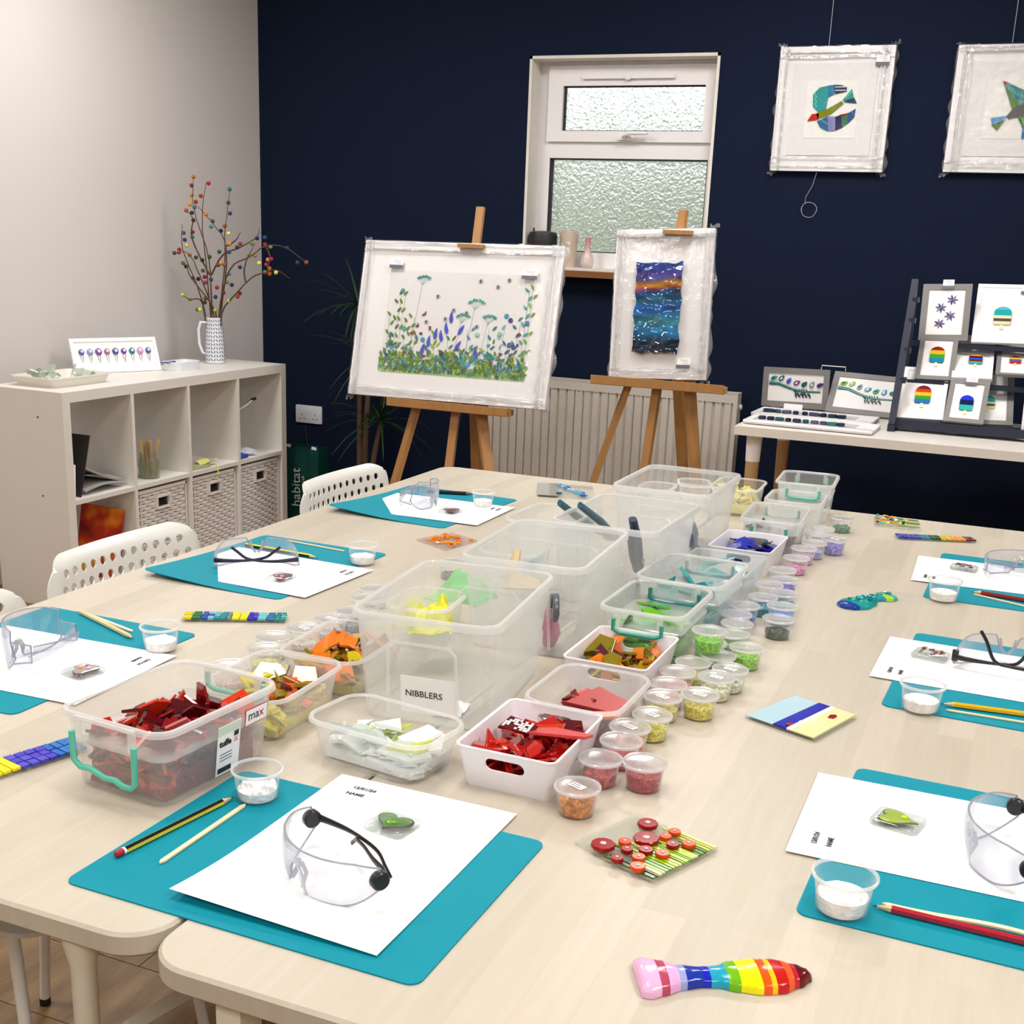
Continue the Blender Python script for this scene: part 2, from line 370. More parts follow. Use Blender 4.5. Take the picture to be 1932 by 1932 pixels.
c6 = mixc(t, cmp.outputs[0], c5, C(206, 186, 160)); L(t, c6, bs.inputs['Base Color']); bump(t, g1, bs, .05); L(t, bs.outputs[0], o.inputs[0])
cream = mat('cream_painted_metal', C(222, 216, 200), .4)
def work_table(x0, x1, y0, y1, label, legs):
    th = thing('work_table', label, 'table', TR((x0+x1)/2, (y0+y1)/2, 0), 'pale birch work tables')
    p = rrect(x1-x0, y1-y0, .045, 8); k = 1
    rings = [[(*a, z) for a in rrect(x1-x0-e*2, y1-y0-e*2, .045-e, 8)] for e, z in ((.004, T-.024), (0, T-.020), (0, T-.003), (.003, T))]
    part(MB().loft(rings), 'tabletop', tm, th)
    hx, hy = (x1-x0)/2, (y1-y0)/2
    b = MB(); b.box((0, hy-.09, T-.05), (x1-x0-.14, .02, .05)); b.box((0, -hy+.09, T-.05), (x1-x0-.14, .02, .05))
    for sx in (-1, 1): b.box((sx*(hx-.07), 0, T-.05), (.02, y1-y0-.2, .05))
    part(b, 'apron', cream, th, 0)
    for lx, ly, kind in legs:
        lx -= (x0+x1)/2; ly -= (y0+y1)/2
        if kind == 'round': lb = MB().lathe([(.0075, 0), (.0075, .01), (.009, .02), (.0115, T-.06), (.013, T-.055), (.019, T-.026)], 16, TR(lx, ly))
        else: lb = MB().box((lx, ly, (T-.025)/2), (.024, .03, T-.027))
        part(lb, 'leg', cream, th)
    return th
XA, XS, XB = -1.387, -.607, .182
work_table(XA, XS-.002, .718, 2.895, 'pale birch work table on the side of the white cube shelf', [(-.703, .745, 'round'), (-1.33, .79, 'round'), (-.67, 2.83, 'round'), (-1.33, 2.83, 'round')])
wt = work_table(XS+.002, XB, .699, 2.905, 'pale birch work table holding the long row of lidded pots', [(-.53, .735, 's'), (.12, .76, 's'), (-.54, 2.84, 's'), (.12, 2.84, 's')])
b = MB(); a = P(240, 1940, -.42); c = P(345, 1878, -.42); b.tube([a, c+(c-a)*1.2], .013, 4)
part(b, 'stretcher', cream, wt, 0, world=True)

# ================================================================ plastic containers
cp = clear('clear_polypropylene', milk=.15, edge=.52, body=(.95, .985, .985))
cpm = clear('milky_polypropylene', milk=.13, edge=.5, body=(.97, .965, .97))
cpr = clear('moulded_rim_plastic', milk=.30, edge=.8, body=(1, 1, 1), rough=.2, gl=.8)
cpg = clear('greenish_clear_plastic', milk=.05, edge=.45, body=(.80, .90, .86))
wp = mat('white_basket_plastic', C(238, 236, 242), .32, nz=(20, .01))
teal_clip = mat('mint_clip_plastic', C(92, 196, 172), .35)
dark_clip = mat('teal_clip_plastic', C(60, 160, 140), .35)
def shell(w, l, h, w2, l2, r, th=.0016, base=.0016, z0=0.):
    o = lambda W, Lh, rr, z: [(*p, z) for p in rrect(W, Lh, rr)]
    return [o(w2, l2, r*.8, z0), o(w2+.002, l2+.002, r*.8, z0+.004), o(w, l, r, h), o(w-2*th, l-2*th, r-th, h), o(w2-2*th, l2-2*th, r*.8-th, z0+base+.002), o(w2-2*th-.004, l2-2*th-.004, r*.8-th, z0+base)]
def rim_ring(w, l, r, h, out=.004, drop=.010, th=.002):
    drop *= .72
    o = lambda e, z: [(*p, z) for p in rrect(w+2*e, l+2*e, r+e)]
    return [o(-.0016, h-.001), o(-.0005, h+.001), o(out-.001, h+.001), o(out, h-.001), o(out+.0006, h-drop), o(out-th*.6, h-drop), o(out-th, h-.002), o(.0004, h-.002)]
def P4(b, rings, **k): return b.loft(rings, True, True, **k)
def storage_box(cx, cy, rz, w, l, h, label, m=None, recess=True, z=0.):      # tall clear box with moulded rim
    th = thing('storage_box', label, 'box', TR(cx, cy, T+z, rz), 'tall clear storage boxes along the table joint')
    w2, l2 = w*.86, l*.9
    part(P4(MB(), shell(w, l, h, w2, l2, .022, .0018)), 'box_body', m or cp, th)
    part(MB().loft(rim_ring(w, l, .022, h, .005, .012), closed=True), 'rim', cpr, th)
    if recess:
        for s in (-1, 1):                       # moulded inverted-U panel on both short ends
            b = MB(); f = lambda x, zz: (x*w*.5, s*(l2/2+(l-l2)/2*zz/h+.0015), zz)
            b.tube([f(-.5, .012), f(-.47, h*.70), f(-.38, h*.76), f(.38, h*.76), f(.47, h*.70), f(.5, .012)], .0022, 6)
            part(b, 'end_panel', cpr, th)
    return th
def tub(cx, cy, rz, w, l, h, label, cat='tub', z=0., m=None, taper=.84, rim=True, group='low clear takeaway tubs'):
    th = thing('takeaway_tub', label, cat, TR(cx, cy, T+z, rz), group)
    part(P4(MB(), shell(w, l, h, w*taper, l*(taper+.03), .026, .0012)), 'tub_body', m or cpm, th)
    if rim: part(MB().loft(rim_ring(w, l, .026, h, .004, .004), closed=True), 'rim', cpr, th)
    return th
def latch_box(cx, cy, rz, w, l, h, label, m=None, z=0., down=1, clip=None, group='clear boxes with green clip handles'):
    th = thing('clip_box', label, 'box', TR(cx, cy, T+z, rz), group)
    w2, l2 = w*.86, l*.88
    part(P4(MB(), shell(w, l, h, w2, l2, .02, .0016)), 'box_body', m or cp, th)
    part(MB().loft(rim_ring(w, l, .02, h, .005, .007), closed=True), 'rim', cpr, th)
    part(MB().loft([[(*p, zz) for p in rrect(w-(w-w2)*(1-zz/h)+e, l-(l-l2)*(1-zz/h)+e, .019)] for zz, e in ((h*.60, 0), (h*.61, .003), (h*.63, .003), (h*.64, 0))]), 'step_ridge', cp, th)
    for s in (-1, 1):
        y = s*(l/2+.006); hw = w*.26
        b = MB()
        for sx in (-1, 1): b.box((sx*hw, y, h-.012), (.008, .004, .024))
        b.box((0, y, h-.001), (hw*2+.008, .004, .003)); part(b, 'clip_bracket', cpr, th, 0)
        yo = y+s*.004; d = down if s < 0 else .4
        zt_, zb_ = h-.016, h-.016-.038*d
        path = [(-hw-.006, yo, zt_), (-hw-.005, yo, zb_+.006), (-hw+.004, yo, zb_), (-hw*.5, yo, zb_+.001), (0, yo, zb_-.005), (hw*.4, yo, zb_-.004), (hw*.7, yo, zb_-.008), (hw, yo, zb_-.008), (hw+.006, yo, zb_-.002), (hw+.006, yo, zt_)]
        if d < .5: path = [(-hw-.004, yo, zt_+.004), (-hw-.004, yo, zt_-.012), (-hw+.006, yo, zt_-.016), (hw-.006, yo, zt_-.016), (hw+.004, yo, zt_-.012), (hw+.004, yo, zt_+.004)]
        part(MB().tube(path, .0033, 8), 'clip_handle', clip or teal_clip, th, 60)
    return th
_bask = {}
def basket(cx, cy, rz, w, l, h, label, m=None, z=0., slots=True):
    th = thing('storage_basket', label, 'basket', TR(cx, cy, T+z, rz), 'small rectangular baskets with oval hand slots')
    key = (w, l, h)
    if key not in _bask:
        me = P4(MB(), shell(w, l, h, w*.84, l*.86, .010, .0022)).mesh('basket_body')
        for s in (-1, 1):
            pill = [(.0155*sgn+.0075*cos(a), .0075*sin(a)) for sgn, a0 in ((1, -pi/2), (-1, pi/2)) for a in [a0+pi*k/8 for k in range(9)]]
            c = MB().prism(pill, -.03, .03, Matrix.Translation((0, s*l*.485, h-.017)) @ Matrix.Rotation(pi/2, 4, 'X'))
            me = boolcut(me, c.mesh('cutter', 0))
        me.shade_smooth(); me.set_sharp_from_angle(angle=R(30)); _bask[key] = me
    part(_bask[key].copy(), 'basket_body', m or wp, th)
    part(MB().loft([[(*p, zz) for p in rrect(w+2*e, l+2*e, .010+e)] for e, zz in ((-.0025, h-.001), (-.0008, h+.0008), (.0008, h+.0008), (.0012, h-.001), (0, h-.003))], closed=True), 'rim', m or wp, th)
    return th
# ---------------------------------------------------------------- loose pieces of glass inside them
def glassm(name, col, thru=.22, rough=.07): return mat(name, col, rough, nz=(60, .18), coat=.6, thru=thru)
SH = {}
def shard_mesh(k):
    if k in SH: return SH[k]
    rnd = random.Random(k); n = rnd.choice([3, 4, 4, 5]); a0 = rnd.random()*6
    asp = rnd.choice([.35, .5, .7, 1.])
    pts = []
    for i in range(n):
        a = a0+2*pi*(i+rnd.uniform(-.25, .25))/n; r = rnd.uniform(.75, 1.)*.016
        pts.append((r*cos(a)*1.2, r*sin(a)*asp*1.2))
    SH[k] = MB().prism(pts, -.0015, .0015, bev=.0005).mesh('glass_shard', 20); return SH[k]
def shards(th, w, l, z0, z1, n, mats, label, group, size=(.8, 1.5), tilt=25, seed=1, cx=0, cy=0, mound=.0, bias=1.):
    rnd = random.Random(seed); M0 = MW[th.name]
    for i in range(n):
        f = (i/(max(n-1, 1)))**bias; x = rnd.uniform(-.5, .5)*w; y = rnd.uniform(-.5, .5)*l
        s = rnd.uniform(*size); mg = .017*s*.8
        lim = lambda v, H: max(-(H/2-mg), min(H/2-mg, v)) if H/2 > mg else 0
        x, y = lim(x, w), lim(y, l)
        z = z0+(z1-z0)*f + mound*max(0, 1-(2*x/w)**2)*max(0, 1-(2*y/l)**2)*f
        me = shard_mesh(rnd.randrange(14)); m = rnd.choice(mats); key = (me.name, m.name)
        if key not in SH: c = me.copy(); c.materials.append(m); SH[key] = c
        o = link('glass_shard', SH[key]); tag(o, m.name.replace('_', ' ').replace('matt ', '')+' piece in '+label.split(' in ', 1)[1], 'glass', group)
        o.matrix_world = M0 @ TR(x+cx, y+cy, z, rnd.uniform(0, 6.28), R(rnd.gauss(0, tilt)), R(rnd.gauss(0, tilt)), s)
def heap(th, w, l, z0, z1, n, cols, label, seed=1, size=(.9, 1.5), mound=0., tilt=32):
    rnd = random.Random(seed); b = MB()
    for i in range(n):
        s = rnd.uniform(*size); mg = .013*s; k = rnd.choice([3, 4, 4, 5]); a0 = rnd.random()*6; asp = rnd.choice([.4, .6, 1.])
        lim = lambda v, H: max(-(H/2-mg), min(H/2-mg, v)) if H/2 > mg else 0
        x, y = lim(rnd.uniform(-.53, .53)*w, w), lim(rnd.uniform(-.53, .53)*l, l); f = rnd.random()
        z = z0+(z1-z0)*f+mound*f*max(0, 1-(2*x/w)**2)*max(0, 1-(2*y/l)**2)
        pts = [(.015*s*rnd.uniform(.75, 1)*cos(a0+2*pi*q/k), .015*s*asp*rnd.uniform(.75, 1)*sin(a0+2*pi*q/k)) for q in range(k)]
        b.prism(pts, -.0014, .0014, TR(x, y, z, rnd.uniform(0, 6.28), R(rnd.gauss(0, tilt)), R(rnd.gauss(0, tilt))), C(rnd.choice(cols)))
    b.box((0, 0, (z0+z1*.55)/2), (w*.9, l*.9, z1*.55-z0), None, C(cols[0]))
    o = part(b, 'packed_glass', mat('packed_glass_colour', attr=True, rough=.12, nz=(150, .12), coat=.4), None, 0, kind='stuff'); o.matrix_world = MW[th.name]; tag(o, label, 'glass'); return o

# tall storage boxes
B1 = storage_box(-.636, 1.377, R(6), .183, .268, .14, 'tall clear storage box with a paper sign reading NIBBLERS on its end')
B2 = storage_box(-.632, 1.689, R(3.5), .182, .267, .14, 'tall clear storage box directly behind the one with the paper sign')
B3 = storage_box(-.595, 1.970, R(-1), .178, .263, .14, 'tall clear storage box with dark teal plier handles sticking out')
B4 = storage_box(-.602, 2.322, 0, .186, .266, .14, 'tall clear storage box farthest along the table, standing before the radiator')
B5 = tub(-.735, 1.975, R(-2), .115, .165, .118, 'clear tub squeezed between the tall boxes and the seat with the purple piece', m=cp)
pap = mat('white_paper', C(250, 250, 252), .75, nz=(30, .01)); pap2 = mat('sticker_paper', C(246, 246, 250), .5)
ink = mat('black_ink', C(28, 28, 32), .6); grey_ink = mat('grey_print', C(120, 122, 128), .6)
b = MB().box((.012, 0, 0), (.072, .0006, .048)); sl = R(5)
Ms = TR(-.004, -.1258, .040, 0, R(5.4))
part(b, 'paper_sign', pap, B1, 0, M=Ms)
text('NIBBLERS', .0115, ink, B1, Ms @ TR(-.018, -.0006, -.002, 0, pi/2), 'sign_lettering')
# tools and bits inside the tall boxes
steel = mat('brushed_tool_steel', C(110, 114, 122), .35, metal=.8); 
def tool(name, label, M, handle, length=.17, open_=.25, hr=.008, group=None, head='round'):
    th = thing(name, label, 'pliers', M, group)
    for s in (-1, 1):
        path = [(s*.004, .012, 0), (s*.014, .03, 0), (s*(.016+open_*.03), length*.5, 0), (s*(.012+open_*.06), length, 0)]
        part(MB().tube(path, [.005, hr*.8, hr, hr*.8], 8, flat=.7), 'handle', handle, th, 60)
    b = MB()
    if head == 'round': b.lathe([(.018, -.004), (.02, -.002), (.02, .002), (.018, .004)], 20, TR(-.004, -.012, 0)); b.lathe([(.011, -.006), (.011, .006)], 14, TR(.012, -.004, 0))
    else:
        for s in (-1, 1): b.tube([(s*.004, .012, 0), (s*.012, -.008, 0), (s*.008, -.03, 0), (0, -.044, 0)], [.007, .008, .006, .002], 8, flat=.6)
        b.lathe([(.009, -.006), (.009, .006)], 14, TR(0, .002, 0))
    part(b, 'jaws', steel, th, 40)
    return th
tealh = mat('dark_teal_grip', C(10, 86, 108), .4); navyh = mat('navy_grip', C(28, 44, 92), .4); pinkh = mat('pink_grip', C(196, 90, 140), .4)
a = P(1075, 951, .155); c = P(1150, 1010, .05)
M = frame3(c, (c-a).cross(Vector((0, 0, 1))), None); M = Matrix.Translation(c) @ (a-c).to_track_quat('Y', 'Z').to_matrix().to_4x4()
tool('cutting_pliers', 'pliers with dark teal grips poking out of a tall clear box', M, tealh, (a-c).length, .1, .008, head='nose')
a = P(1192, 992, .14); c = P(1206, 1075, .03)
M = Matrix.Translation(c) @ (a-c).to_track_quat('Y', 'X').to_matrix().to_4x4()
tool('glass_nipper', 'navy handled wheel nippers standing in the tall box with the teal pliers', M, navyh, (a-c).length, .0, .009)
a = P(1302, 975, .10); c = P(1312, 1040, .02)
M = Matrix.Translation(c) @ (a-c).to_track_quat('Y', 'X').to_matrix().to_4x4()
tool('long_nose_pliers', 'slim grey nosed pliers leaning inside a tall clear box wall', M, mat('slate_grip', C(96, 110, 150), .4), .07, .0, .006, head='nose')
a = P(1035, 1203, .012); c = P(1046, 1150, .075)
M = Matrix.Translation(c) @ (a-c).to_track_quat('Y', 'X').to_matrix().to_4x4()
tool('wheel_nipper', 'nippers with pink grips hanging head up inside the second tall box', M, pinkh, .085, .0, .013)
th = tub(*P(975, 1030, .08).xy, R(4), .10, .12, .06, 'little clear tray resting inside the second tall storage box', z=.02, m=cp, group='inner trays')
shards(th, .08, .1, .004, .03, 8, [glassm('blue_glass', C(40, 80, 170)), glassm('aqua_glass', C(90, 190, 200))], 'blue glass offcut in the inner tray of the second tall box', 'blue offcuts inside the tall box', (.8, 1.2), 30, 3)
def rag(name, label, cx, cy, z, s, m, seed, cat):
    b = MB(); n0 = Vector((seed*3.1, 0, 0))
    def f(u, v):
        x, y = (u-.5)*s[0], (v-.5)*s[1]; e = min(u, 1-u, v, 1-v)*4
        return (x*(1+.25*noise.noise(Vector((u*5, v*5, seed)))), y*(1+.25*noise.noise(Vector((u*5, v*5, seed+9)))), s[2]*(.45+.9*noise.noise(Vector((u*2.5+seed, v*2.5, 1.7)))+.35*abs(noise.noise(Vector((u*5, v*5, seed)))))*min(1, .15+e))
    b.sheet(f, 26, 26, .0015)
    o = part(b, name, m, None, 60); o.matrix_world = TR(cx, cy, T+z, seed); return tag(o, label, cat)
yel = mat('yellow_film', C(240, 240, 60), .35, thru=.15); grn = mat('light_green_film', C(110, 215, 120), .4, thru=.15); tan = mat('tan_card', C(214, 190, 150), .7)
a = P(805, 1142, .085); th = tub(a.x, a.y, R(6), .085, .11, .06, 'inner clear tray with yellow bags inside the box with the paper sign', z=.035, m=cp, group='inner trays')
rag('plastic_bag', 'crumpled bright yellow plastic bag inside the box with the paper sign', a.x+.012, a.y-.012, .06, (.075, .06, .045), yel, 2, 'bag')
rag('plastic_bag', 'flat pale yellow bag lying next to the crumpled yellow one', a.x-.022, a.y+.01, .055, (.06, .05, .03), mat('pale_yellow_film', C(236, 238, 130), .4, thru=.3), 5, 'bag')
a = P(868, 1106, .07); rag('plastic_bag', 'crumpled light green bag at the back of the box with the paper sign', a.x, a.y, .05, (.095, .06, .04), grn, 3, 'bag')
a = P(985, 1105, .05); b = MB().prism([(-.03, -.02), (.035, -.012), (.03, .004), (-.012, .012), (-.018, .05), (-.028, .05)], -.002, .002)
o = part(b, 'card_offcut', tan, None, 0); o.matrix_world = TR(a.x, a.y, T+.06, 0, R(50)); tag(o, 'angular tan card offcut in the box with the paper sign', 'card')
a = P(1010, 1210, .002); rag('cloth_scrap', 'white curled paper scrap at the bottom of the box with the paper sign', -.610, 1.31, .004, (.05, .035, .02), pap2, 8, 'scrap')
for k, (px, py) in enumerate(((1240, 925), (1310, 920))):
    a = P(px, py, .05); th = tub(a.x, a.y, R(20*k), .07, .10, .05, ['shallow clear tray lying in the farthest tall box', 'second clear tray lying in the farthest tall box, nearer the small boxes'][k], z=.01+.002*k, m=cpm, group='inner trays')

# low containers with glass
red = glassm('bright_red_glass', C(196, 22, 20), .12); red2 = glassm('deep_red_glass', C(132, 8, 18), .15); red3 = glassm('orange_red_glass', C(222, 62, 30), .12)
mar = glassm('maroon_glass', C(92, 8, 24), .15); dus = mat('dusty_red_glass', C(176, 60, 58), .4); org = glassm('orange_glass', C(238, 128, 24), .1); ora2 = mat('matt_orange_glass', C(222, 98, 34), .35)
oli = glassm('olive_glass', C(150, 134, 16), .3); amb = glassm('amber_glass', C(178, 96, 10), .25); pur = glassm('plum_glass', C(84, 28, 46), .15); yl = glassm('yellow_glass', C(226, 214, 40), .2)
S1 = basket(-.456, 1.194, R(-.5), .117, .158, .05, 'small white basket heaped with bright red glass, nearest the front mat')
heap(S1, .100, .138, .004, .030, 110, ['a81010', 'c41a16', '8c0a14', 'd04020', 'b01414'], 'packed red glass under the loose shards of the front white basket', 1)
shards(S1, .102, .14, .024, .038, 26, [red, red, red, red2, red3, mar], 'bright red glass shard in the white basket nearest the front', 'red shards in the front white basket', (.8, 1.35), 22, 11, mound=.008)
o = link('patterned_shard', MB().prism([(-.05, -.002), (.048, -.02), (.055, -.008), (.01, .018), (-.01, .014)], -.0016, .0016, bev=.0005).mesh('patterned_shard', 20), mat('stippled_red_glass', C(206, 66, 66), .35, nz=(500, .35))); o.matrix_world = MW[S1.name] @ TR(.014, .006, .047, R(12), R(-8), R(-4)); tag(o, 'long pointed red shard with pale stippling on top of the front white basket', 'glass')
o = thing('printed_shard', 'dark red glass shard with white printed sheet stuck on it', 'glass', MW[S1.name] @ TR(-.018, .004, .049, R(-8), R(16), R(2)))
part(MB().prism([(-.020, -.012), (.018, -.010), (.021, .008), (-.017, .012)], -.0016, .0012, bev=.0004), 'shard_body', mar, o, 20)
b = MB(); rr = random.Random(4)
for i in range(9):
    for j in range(5):
        if rr.random() < .72: b.box((-.0155+i*.0038+rr.uniform(-.0005, .0005), -.007+j*.0036, .0015), (.0031, .0028, .0004))
part(b, 'white_print', pap2, o, 0, kind='stuff')
S2 = tub(-.442, 1.347, R(-1), .117, .15, .052, 'clear tub of big dark red sheets behind the front white basket')
heap(S2, .098, .128, .003, .020, 50, ['5c0818', '840a18', '84181c'], 'dark red glass bottom layer in the clear tub', 2)
shards(S2, .10, .13, .016, .028, 9, [mar, red2, red2, dus, red], 'dark red glass sheet in the clear tub between two white baskets', 'dark red sheets in the clear tub', (1.2, 1.9), 16, 12)
for k, (pts, mm, loc, lab) in enumerate((([(-.035, -.02), (.03, -.03), (.04, .004), (-.006, .034)], dus, (.008, .01, .034, .1, .12, 0), 'largest dusty red glass sheet in the clear tub'), ([(-.026, -.008), (.022, -.010), (.028, .004), (-.02, .008)], ora2, (.03, -.035, .034, .9, .1, .1), 'matt orange glass strip on top of the dark red sheets'))):
    o = link('glass_sheet', MB().prism(pts, -.002, .002, bev=.0006).mesh('glass_sheet', 20), mm); o.matrix_world = MW[S2.name] @ TR(*loc); tag(o, lab, 'glass')
S3 = basket(-.456, 1.526, R(-.5), .117, .158, .05, 'small white basket of orange and olive glass, before the green clip box')
heap(S3, .100, .138, .004, .028, 90, ['967810', 'a85c10', 'd07018', '6c5a10', 'b89820'], 'packed amber and olive glass low in the second white basket', 3)
shards(S3, .102, .14, .024, .038, 20, [oli, oli, amb, org, oli, ora2, pur], 'orange or olive glass shard in the second white basket', 'orange and olive shards in the second white basket', (.8, 1.5), 26, 13, mound=.004)
lg = glassm('leaf_green_glass', C(110, 196, 40), .15); dg = glassm('dark_green_glass', C(16, 84, 30), .15); mg = glassm('mint_green_glass', C(110, 200, 110), .25)
S4 = latch_box(-.456, 1.69, R(-1), .122, .168, .078, 'clear clip box full of leaf green glass', m=cpg, clip=dark_clip, down=.4)
heap(S4, .098, .138, .003, .040, 130, ['6cb82c', '9cd040', '14602a', '80c860', '5aa838'], 'packed green glass in the clip box', 4)
shards(S4, .10, .14, .034, .052, 16, [lg, lg, mg, dg, mg], 'green glass piece in the clear clip box', 'green pieces in the clip box', (1., 1.7), 32, 14)
tq = glassm('turquoise_glass', C(70, 190, 190), .3); aq = glassm('pale_aqua_glass', C(150, 214, 214), .45); tl_ = glassm('teal_glass', C(0, 130, 130), .15); bl = glassm('cobalt_glass', C(18, 24, 140), .08); bl2 = glassm('royal_blue_glass', C(40, 60, 190), .1); nv = glassm('navy_glass', C(10, 14, 80), .08)
S5 = latch_box(-.448, 1.865, R(-2), .135, .175, .082, 'clear clip box of turquoise sheets and a dark green strip', clip=tl_, down=.4)
heap(S5, .110, .145, .003, .026, 40, ['50a8b0', '88c8cc', '207878', '7090a8'], 'bottom layer of turquoise glass', 5)
shards(S5, .115, .15, .02, .055, 14, [tq, aq, tq, tl_, dg], 'turquoise or dark green glass sheet in the clip box behind the green one', 'turquoise sheets in the clip box', (1.3, 2.), 26, 15)
S6 = basket(-.446, 2.045, R(-2), .13, .165, .055, 'translucent basket of pale aqua sheets before the cobalt basket', m=clear('frosted_basket_plastic', .2, .6, body=(.86, .93, .95)))
shards(S6, .11, .14, .01, .045, 12, [aq, aq, tq], 'pale aqua glass sheet in the translucent basket', 'aqua sheets in the translucent basket', (1.3, 1.8), 10, 16)
S7 = basket(-.440, 2.255, R(-1.5), .117, .158, .05, 'small white basket filled with cobalt blue glass')
heap(S7, .100, .138, .004, .030, 80, ['141a84', '1c2ca0', '0a0e50'], 'packed cobalt glass in the white basket', 7, tilt=8)
shards(S7, .102, .14, .028, .038, 16, [bl, bl, nv, bl2], 'cobalt blue glass piece in the white basket', 'cobalt pieces in the white basket', (1., 1.8), 10, 17)
mv = glassm('mauve_glass', C(120, 84, 110), .3); mv2 = glassm('smoky_plum_glass', C(70, 44, 60), .2)
S8 = latch_box(-.428, 2.452, R(3), .113, .18, .070, 'clear clip box of mauve glass behind the cobalt basket', clip=dark_clip, down=.4)
heap(S8, .09, .145, .003, .028, 50, ['785870', '503848', '8c7084'], 'bottom layer of mauve glass', 8)
shards(S8, .095, .15, .022, .04, 9, [mv, mv2, mv], 'mauve glass piece in the clip box behind the cobalt basket', 'mauve pieces in the clip box', (1., 1.7), 20, 18)
S8b = storage_box(-.422, 2.645, R(2), .115, .13, .07, 'small clear box with a yellow trace, between two clip boxes', recess=False)
S8b['group'] = 'clear boxes with green clip handles'
S9 = latch_box(-.424, 2.79, R(3.5), .12, .16, .088, 'empty clear clip box at the far end of the table, before the dark space', clip=teal_clip, down=.4)
S10 = tub(-.575, 2.765, R(2), .105, .15, .062, 'clear tub of pale yellow glass beside the farthest tall box')
pyl = glassm('pale_yellow_glass', C(240, 236, 150), .15)
heap(S10, .084, .118, .003, .045, 70, ['ece494', 'e4dc80', 'f0eca8'], 'packed pale yellow glass', 10)
shards(S10, .09, .12, .04, .058, 10, [pyl], 'pale yellow glass chunk in the far clear tub', 'pale yellow chunks in the far tub', (.9, 1.5), 30, 19)
# left-hand group
L1 = latch_box(-.806, 1.012, R(-5), .142, .185, .088, 'clear clip box crammed with dark red glass, stickers on its side', down=1, clip=teal_clip)
heap(L1, .116, .154, .003, .050, 420, ['7c1018', 'a01820', 'b82820', '5c0814', 'd05028', '8c1c28', 'a83030'], 'packed dark red and orange glass in the box with stickers', 11, mound=.016)
shards(L1, .12, .16, .046, .060, 38, [mar, red2, red2, red, mar, red3, dus], 'dark red or orange glass shard in the box with stickers', 'red shards in the box with stickers', (.9, 1.5), 35, 21, bias=.8, mound=.022)
# stickers on the long side facing the tubs
w2 = .142*.86
def onside(yy, zz, off=.0008):
    zz_ = zz; x = w2/2+(.142-w2)/2*zz_/.088+off; return TR(x, yy, zz_, pi/2, pi/2+math.atan2((.142-w2)/2, .088))
SS = Matrix.Scale(1.25, 4); st = MB().box((0, 0, 0), (.030, .016, .0004)); part(st, 'sticker_border', mat('sticker_red', C(170, 20, 30), .5), L1, 0, M=onside(.056, .062) @ SS)
part(MB().box((0, 0, .0002), (.0285, .0145, .0004)), 'sticker', pap2, L1, 0, M=onside(.056, .062) @ SS)
text('ma', .0125, ink, L1, onside(.056, .062, .0014) @ SS @ TR(-.0115, -.003, 0), 'sticker_lettering'); text('x', .0125, mat('sticker_red', (0, 0, 0)), L1, onside(.056, .062, .0014) @ SS @ TR(.0035, -.003, 0), 'sticker_lettering')
Ml = onside(.012, .037) @ Matrix.Scale(1.22, 4)
part(MB().box((0, 0, 0), (.030, .048, .0004)), 'product_label', pap2, L1, 0, M=Ml)
part(MB().box((0, .0195, .0003), (.030, .008, .0003)), 'label_band', mat('label_green_band', C(206, 220, 200), .5), L1, 0, M=Ml)
text('tuffe', .0085, ink, L1, Ml @ TR(-.0125, .004, .0005), 'label_lettering'); text('x', .0085, mat('label_pink', C(228, 150, 150), .5), L1, Ml @ TR(.0075, .004, .0005), 'label_lettering')
b = MB()
for k in range(16): b.box((-.0125+k*.0011, -.0195, .0004), (.0006 if k % 3 else .0009, .005, .0003))
for k in range(3): b.box((-.003, -.004-k*.003, .0004), (.016, .0005, .0003))
b.box((.0095, .012, .0004), (.006, .005, .0003)); part(b, 'label_print', ink, L1, 0, M=Ml)
L2 = tub(-.80, 1.192, R(2), .118, .165, .055, 'clear tub of orange, plum and olive strips touching the stickered box')
heap(L2, .098, .138, .003, .026, 110, ['c8c020', '988018', 'd8d040', 'a87018', 'c8b830', 'd06020'], 'bottom layer of yellow and olive glass', 12)
shards(L2, .10, .14, .022, .040, 22, [oli, yl, yl, amb, ora2, pur, org], 'yellow, orange or plum glass strip in the middle clear tub', 'mixed warm strips in the middle tub', (1., 1.7), 24, 22)
L3 = tub(-.79, 1.352, R(3), .115, .165, .055, 'clear tub of orange and olive glass tucked behind the tall signed box')
heap(L3, .098, .138, .003, .030, 110, ['a89820', 'c08018', '88841c', 'd89020', '6c5a18'], 'bottom layer of olive and amber glass', 13)
shards(L3, .10, .14, .026, .044, 22, [oli, oli, org, amb, org, yl], 'orange or olive glass strip in the tub beside the signed box', 'orange and olive strips in the rear tub', (1., 1.6), 22, 23)
wg = mat('opal_white_glass', C(244, 246, 246), .15, coat=.5); wg2 = mat('clear_white_glass', C(222, 232, 228), .1, thru=.35, coat=.5); cy_ = glassm('pale_lime_glass', C(220, 232, 110), .25)
L4 = tub(-.613, 1.142, R(-8), .160, .100, .050, 'clear tub of opal white glass in front of the signed box')
heap(L4, .132, .076, .003, .026, 110, ['f0f4f2', 'e6ecea', 'f6f8f6', 'e8eee8'], 'packed opal white glass', 14, tilt=9)
shards(L4, .135, .08, .02, .036, 24, [wg, wg, wg2, wg, wg2, wg, cy_], 'opal white glass sheet in the clear tub before the signed box', 'opal white sheets in the front tub', (1., 1.7), 9, 24)

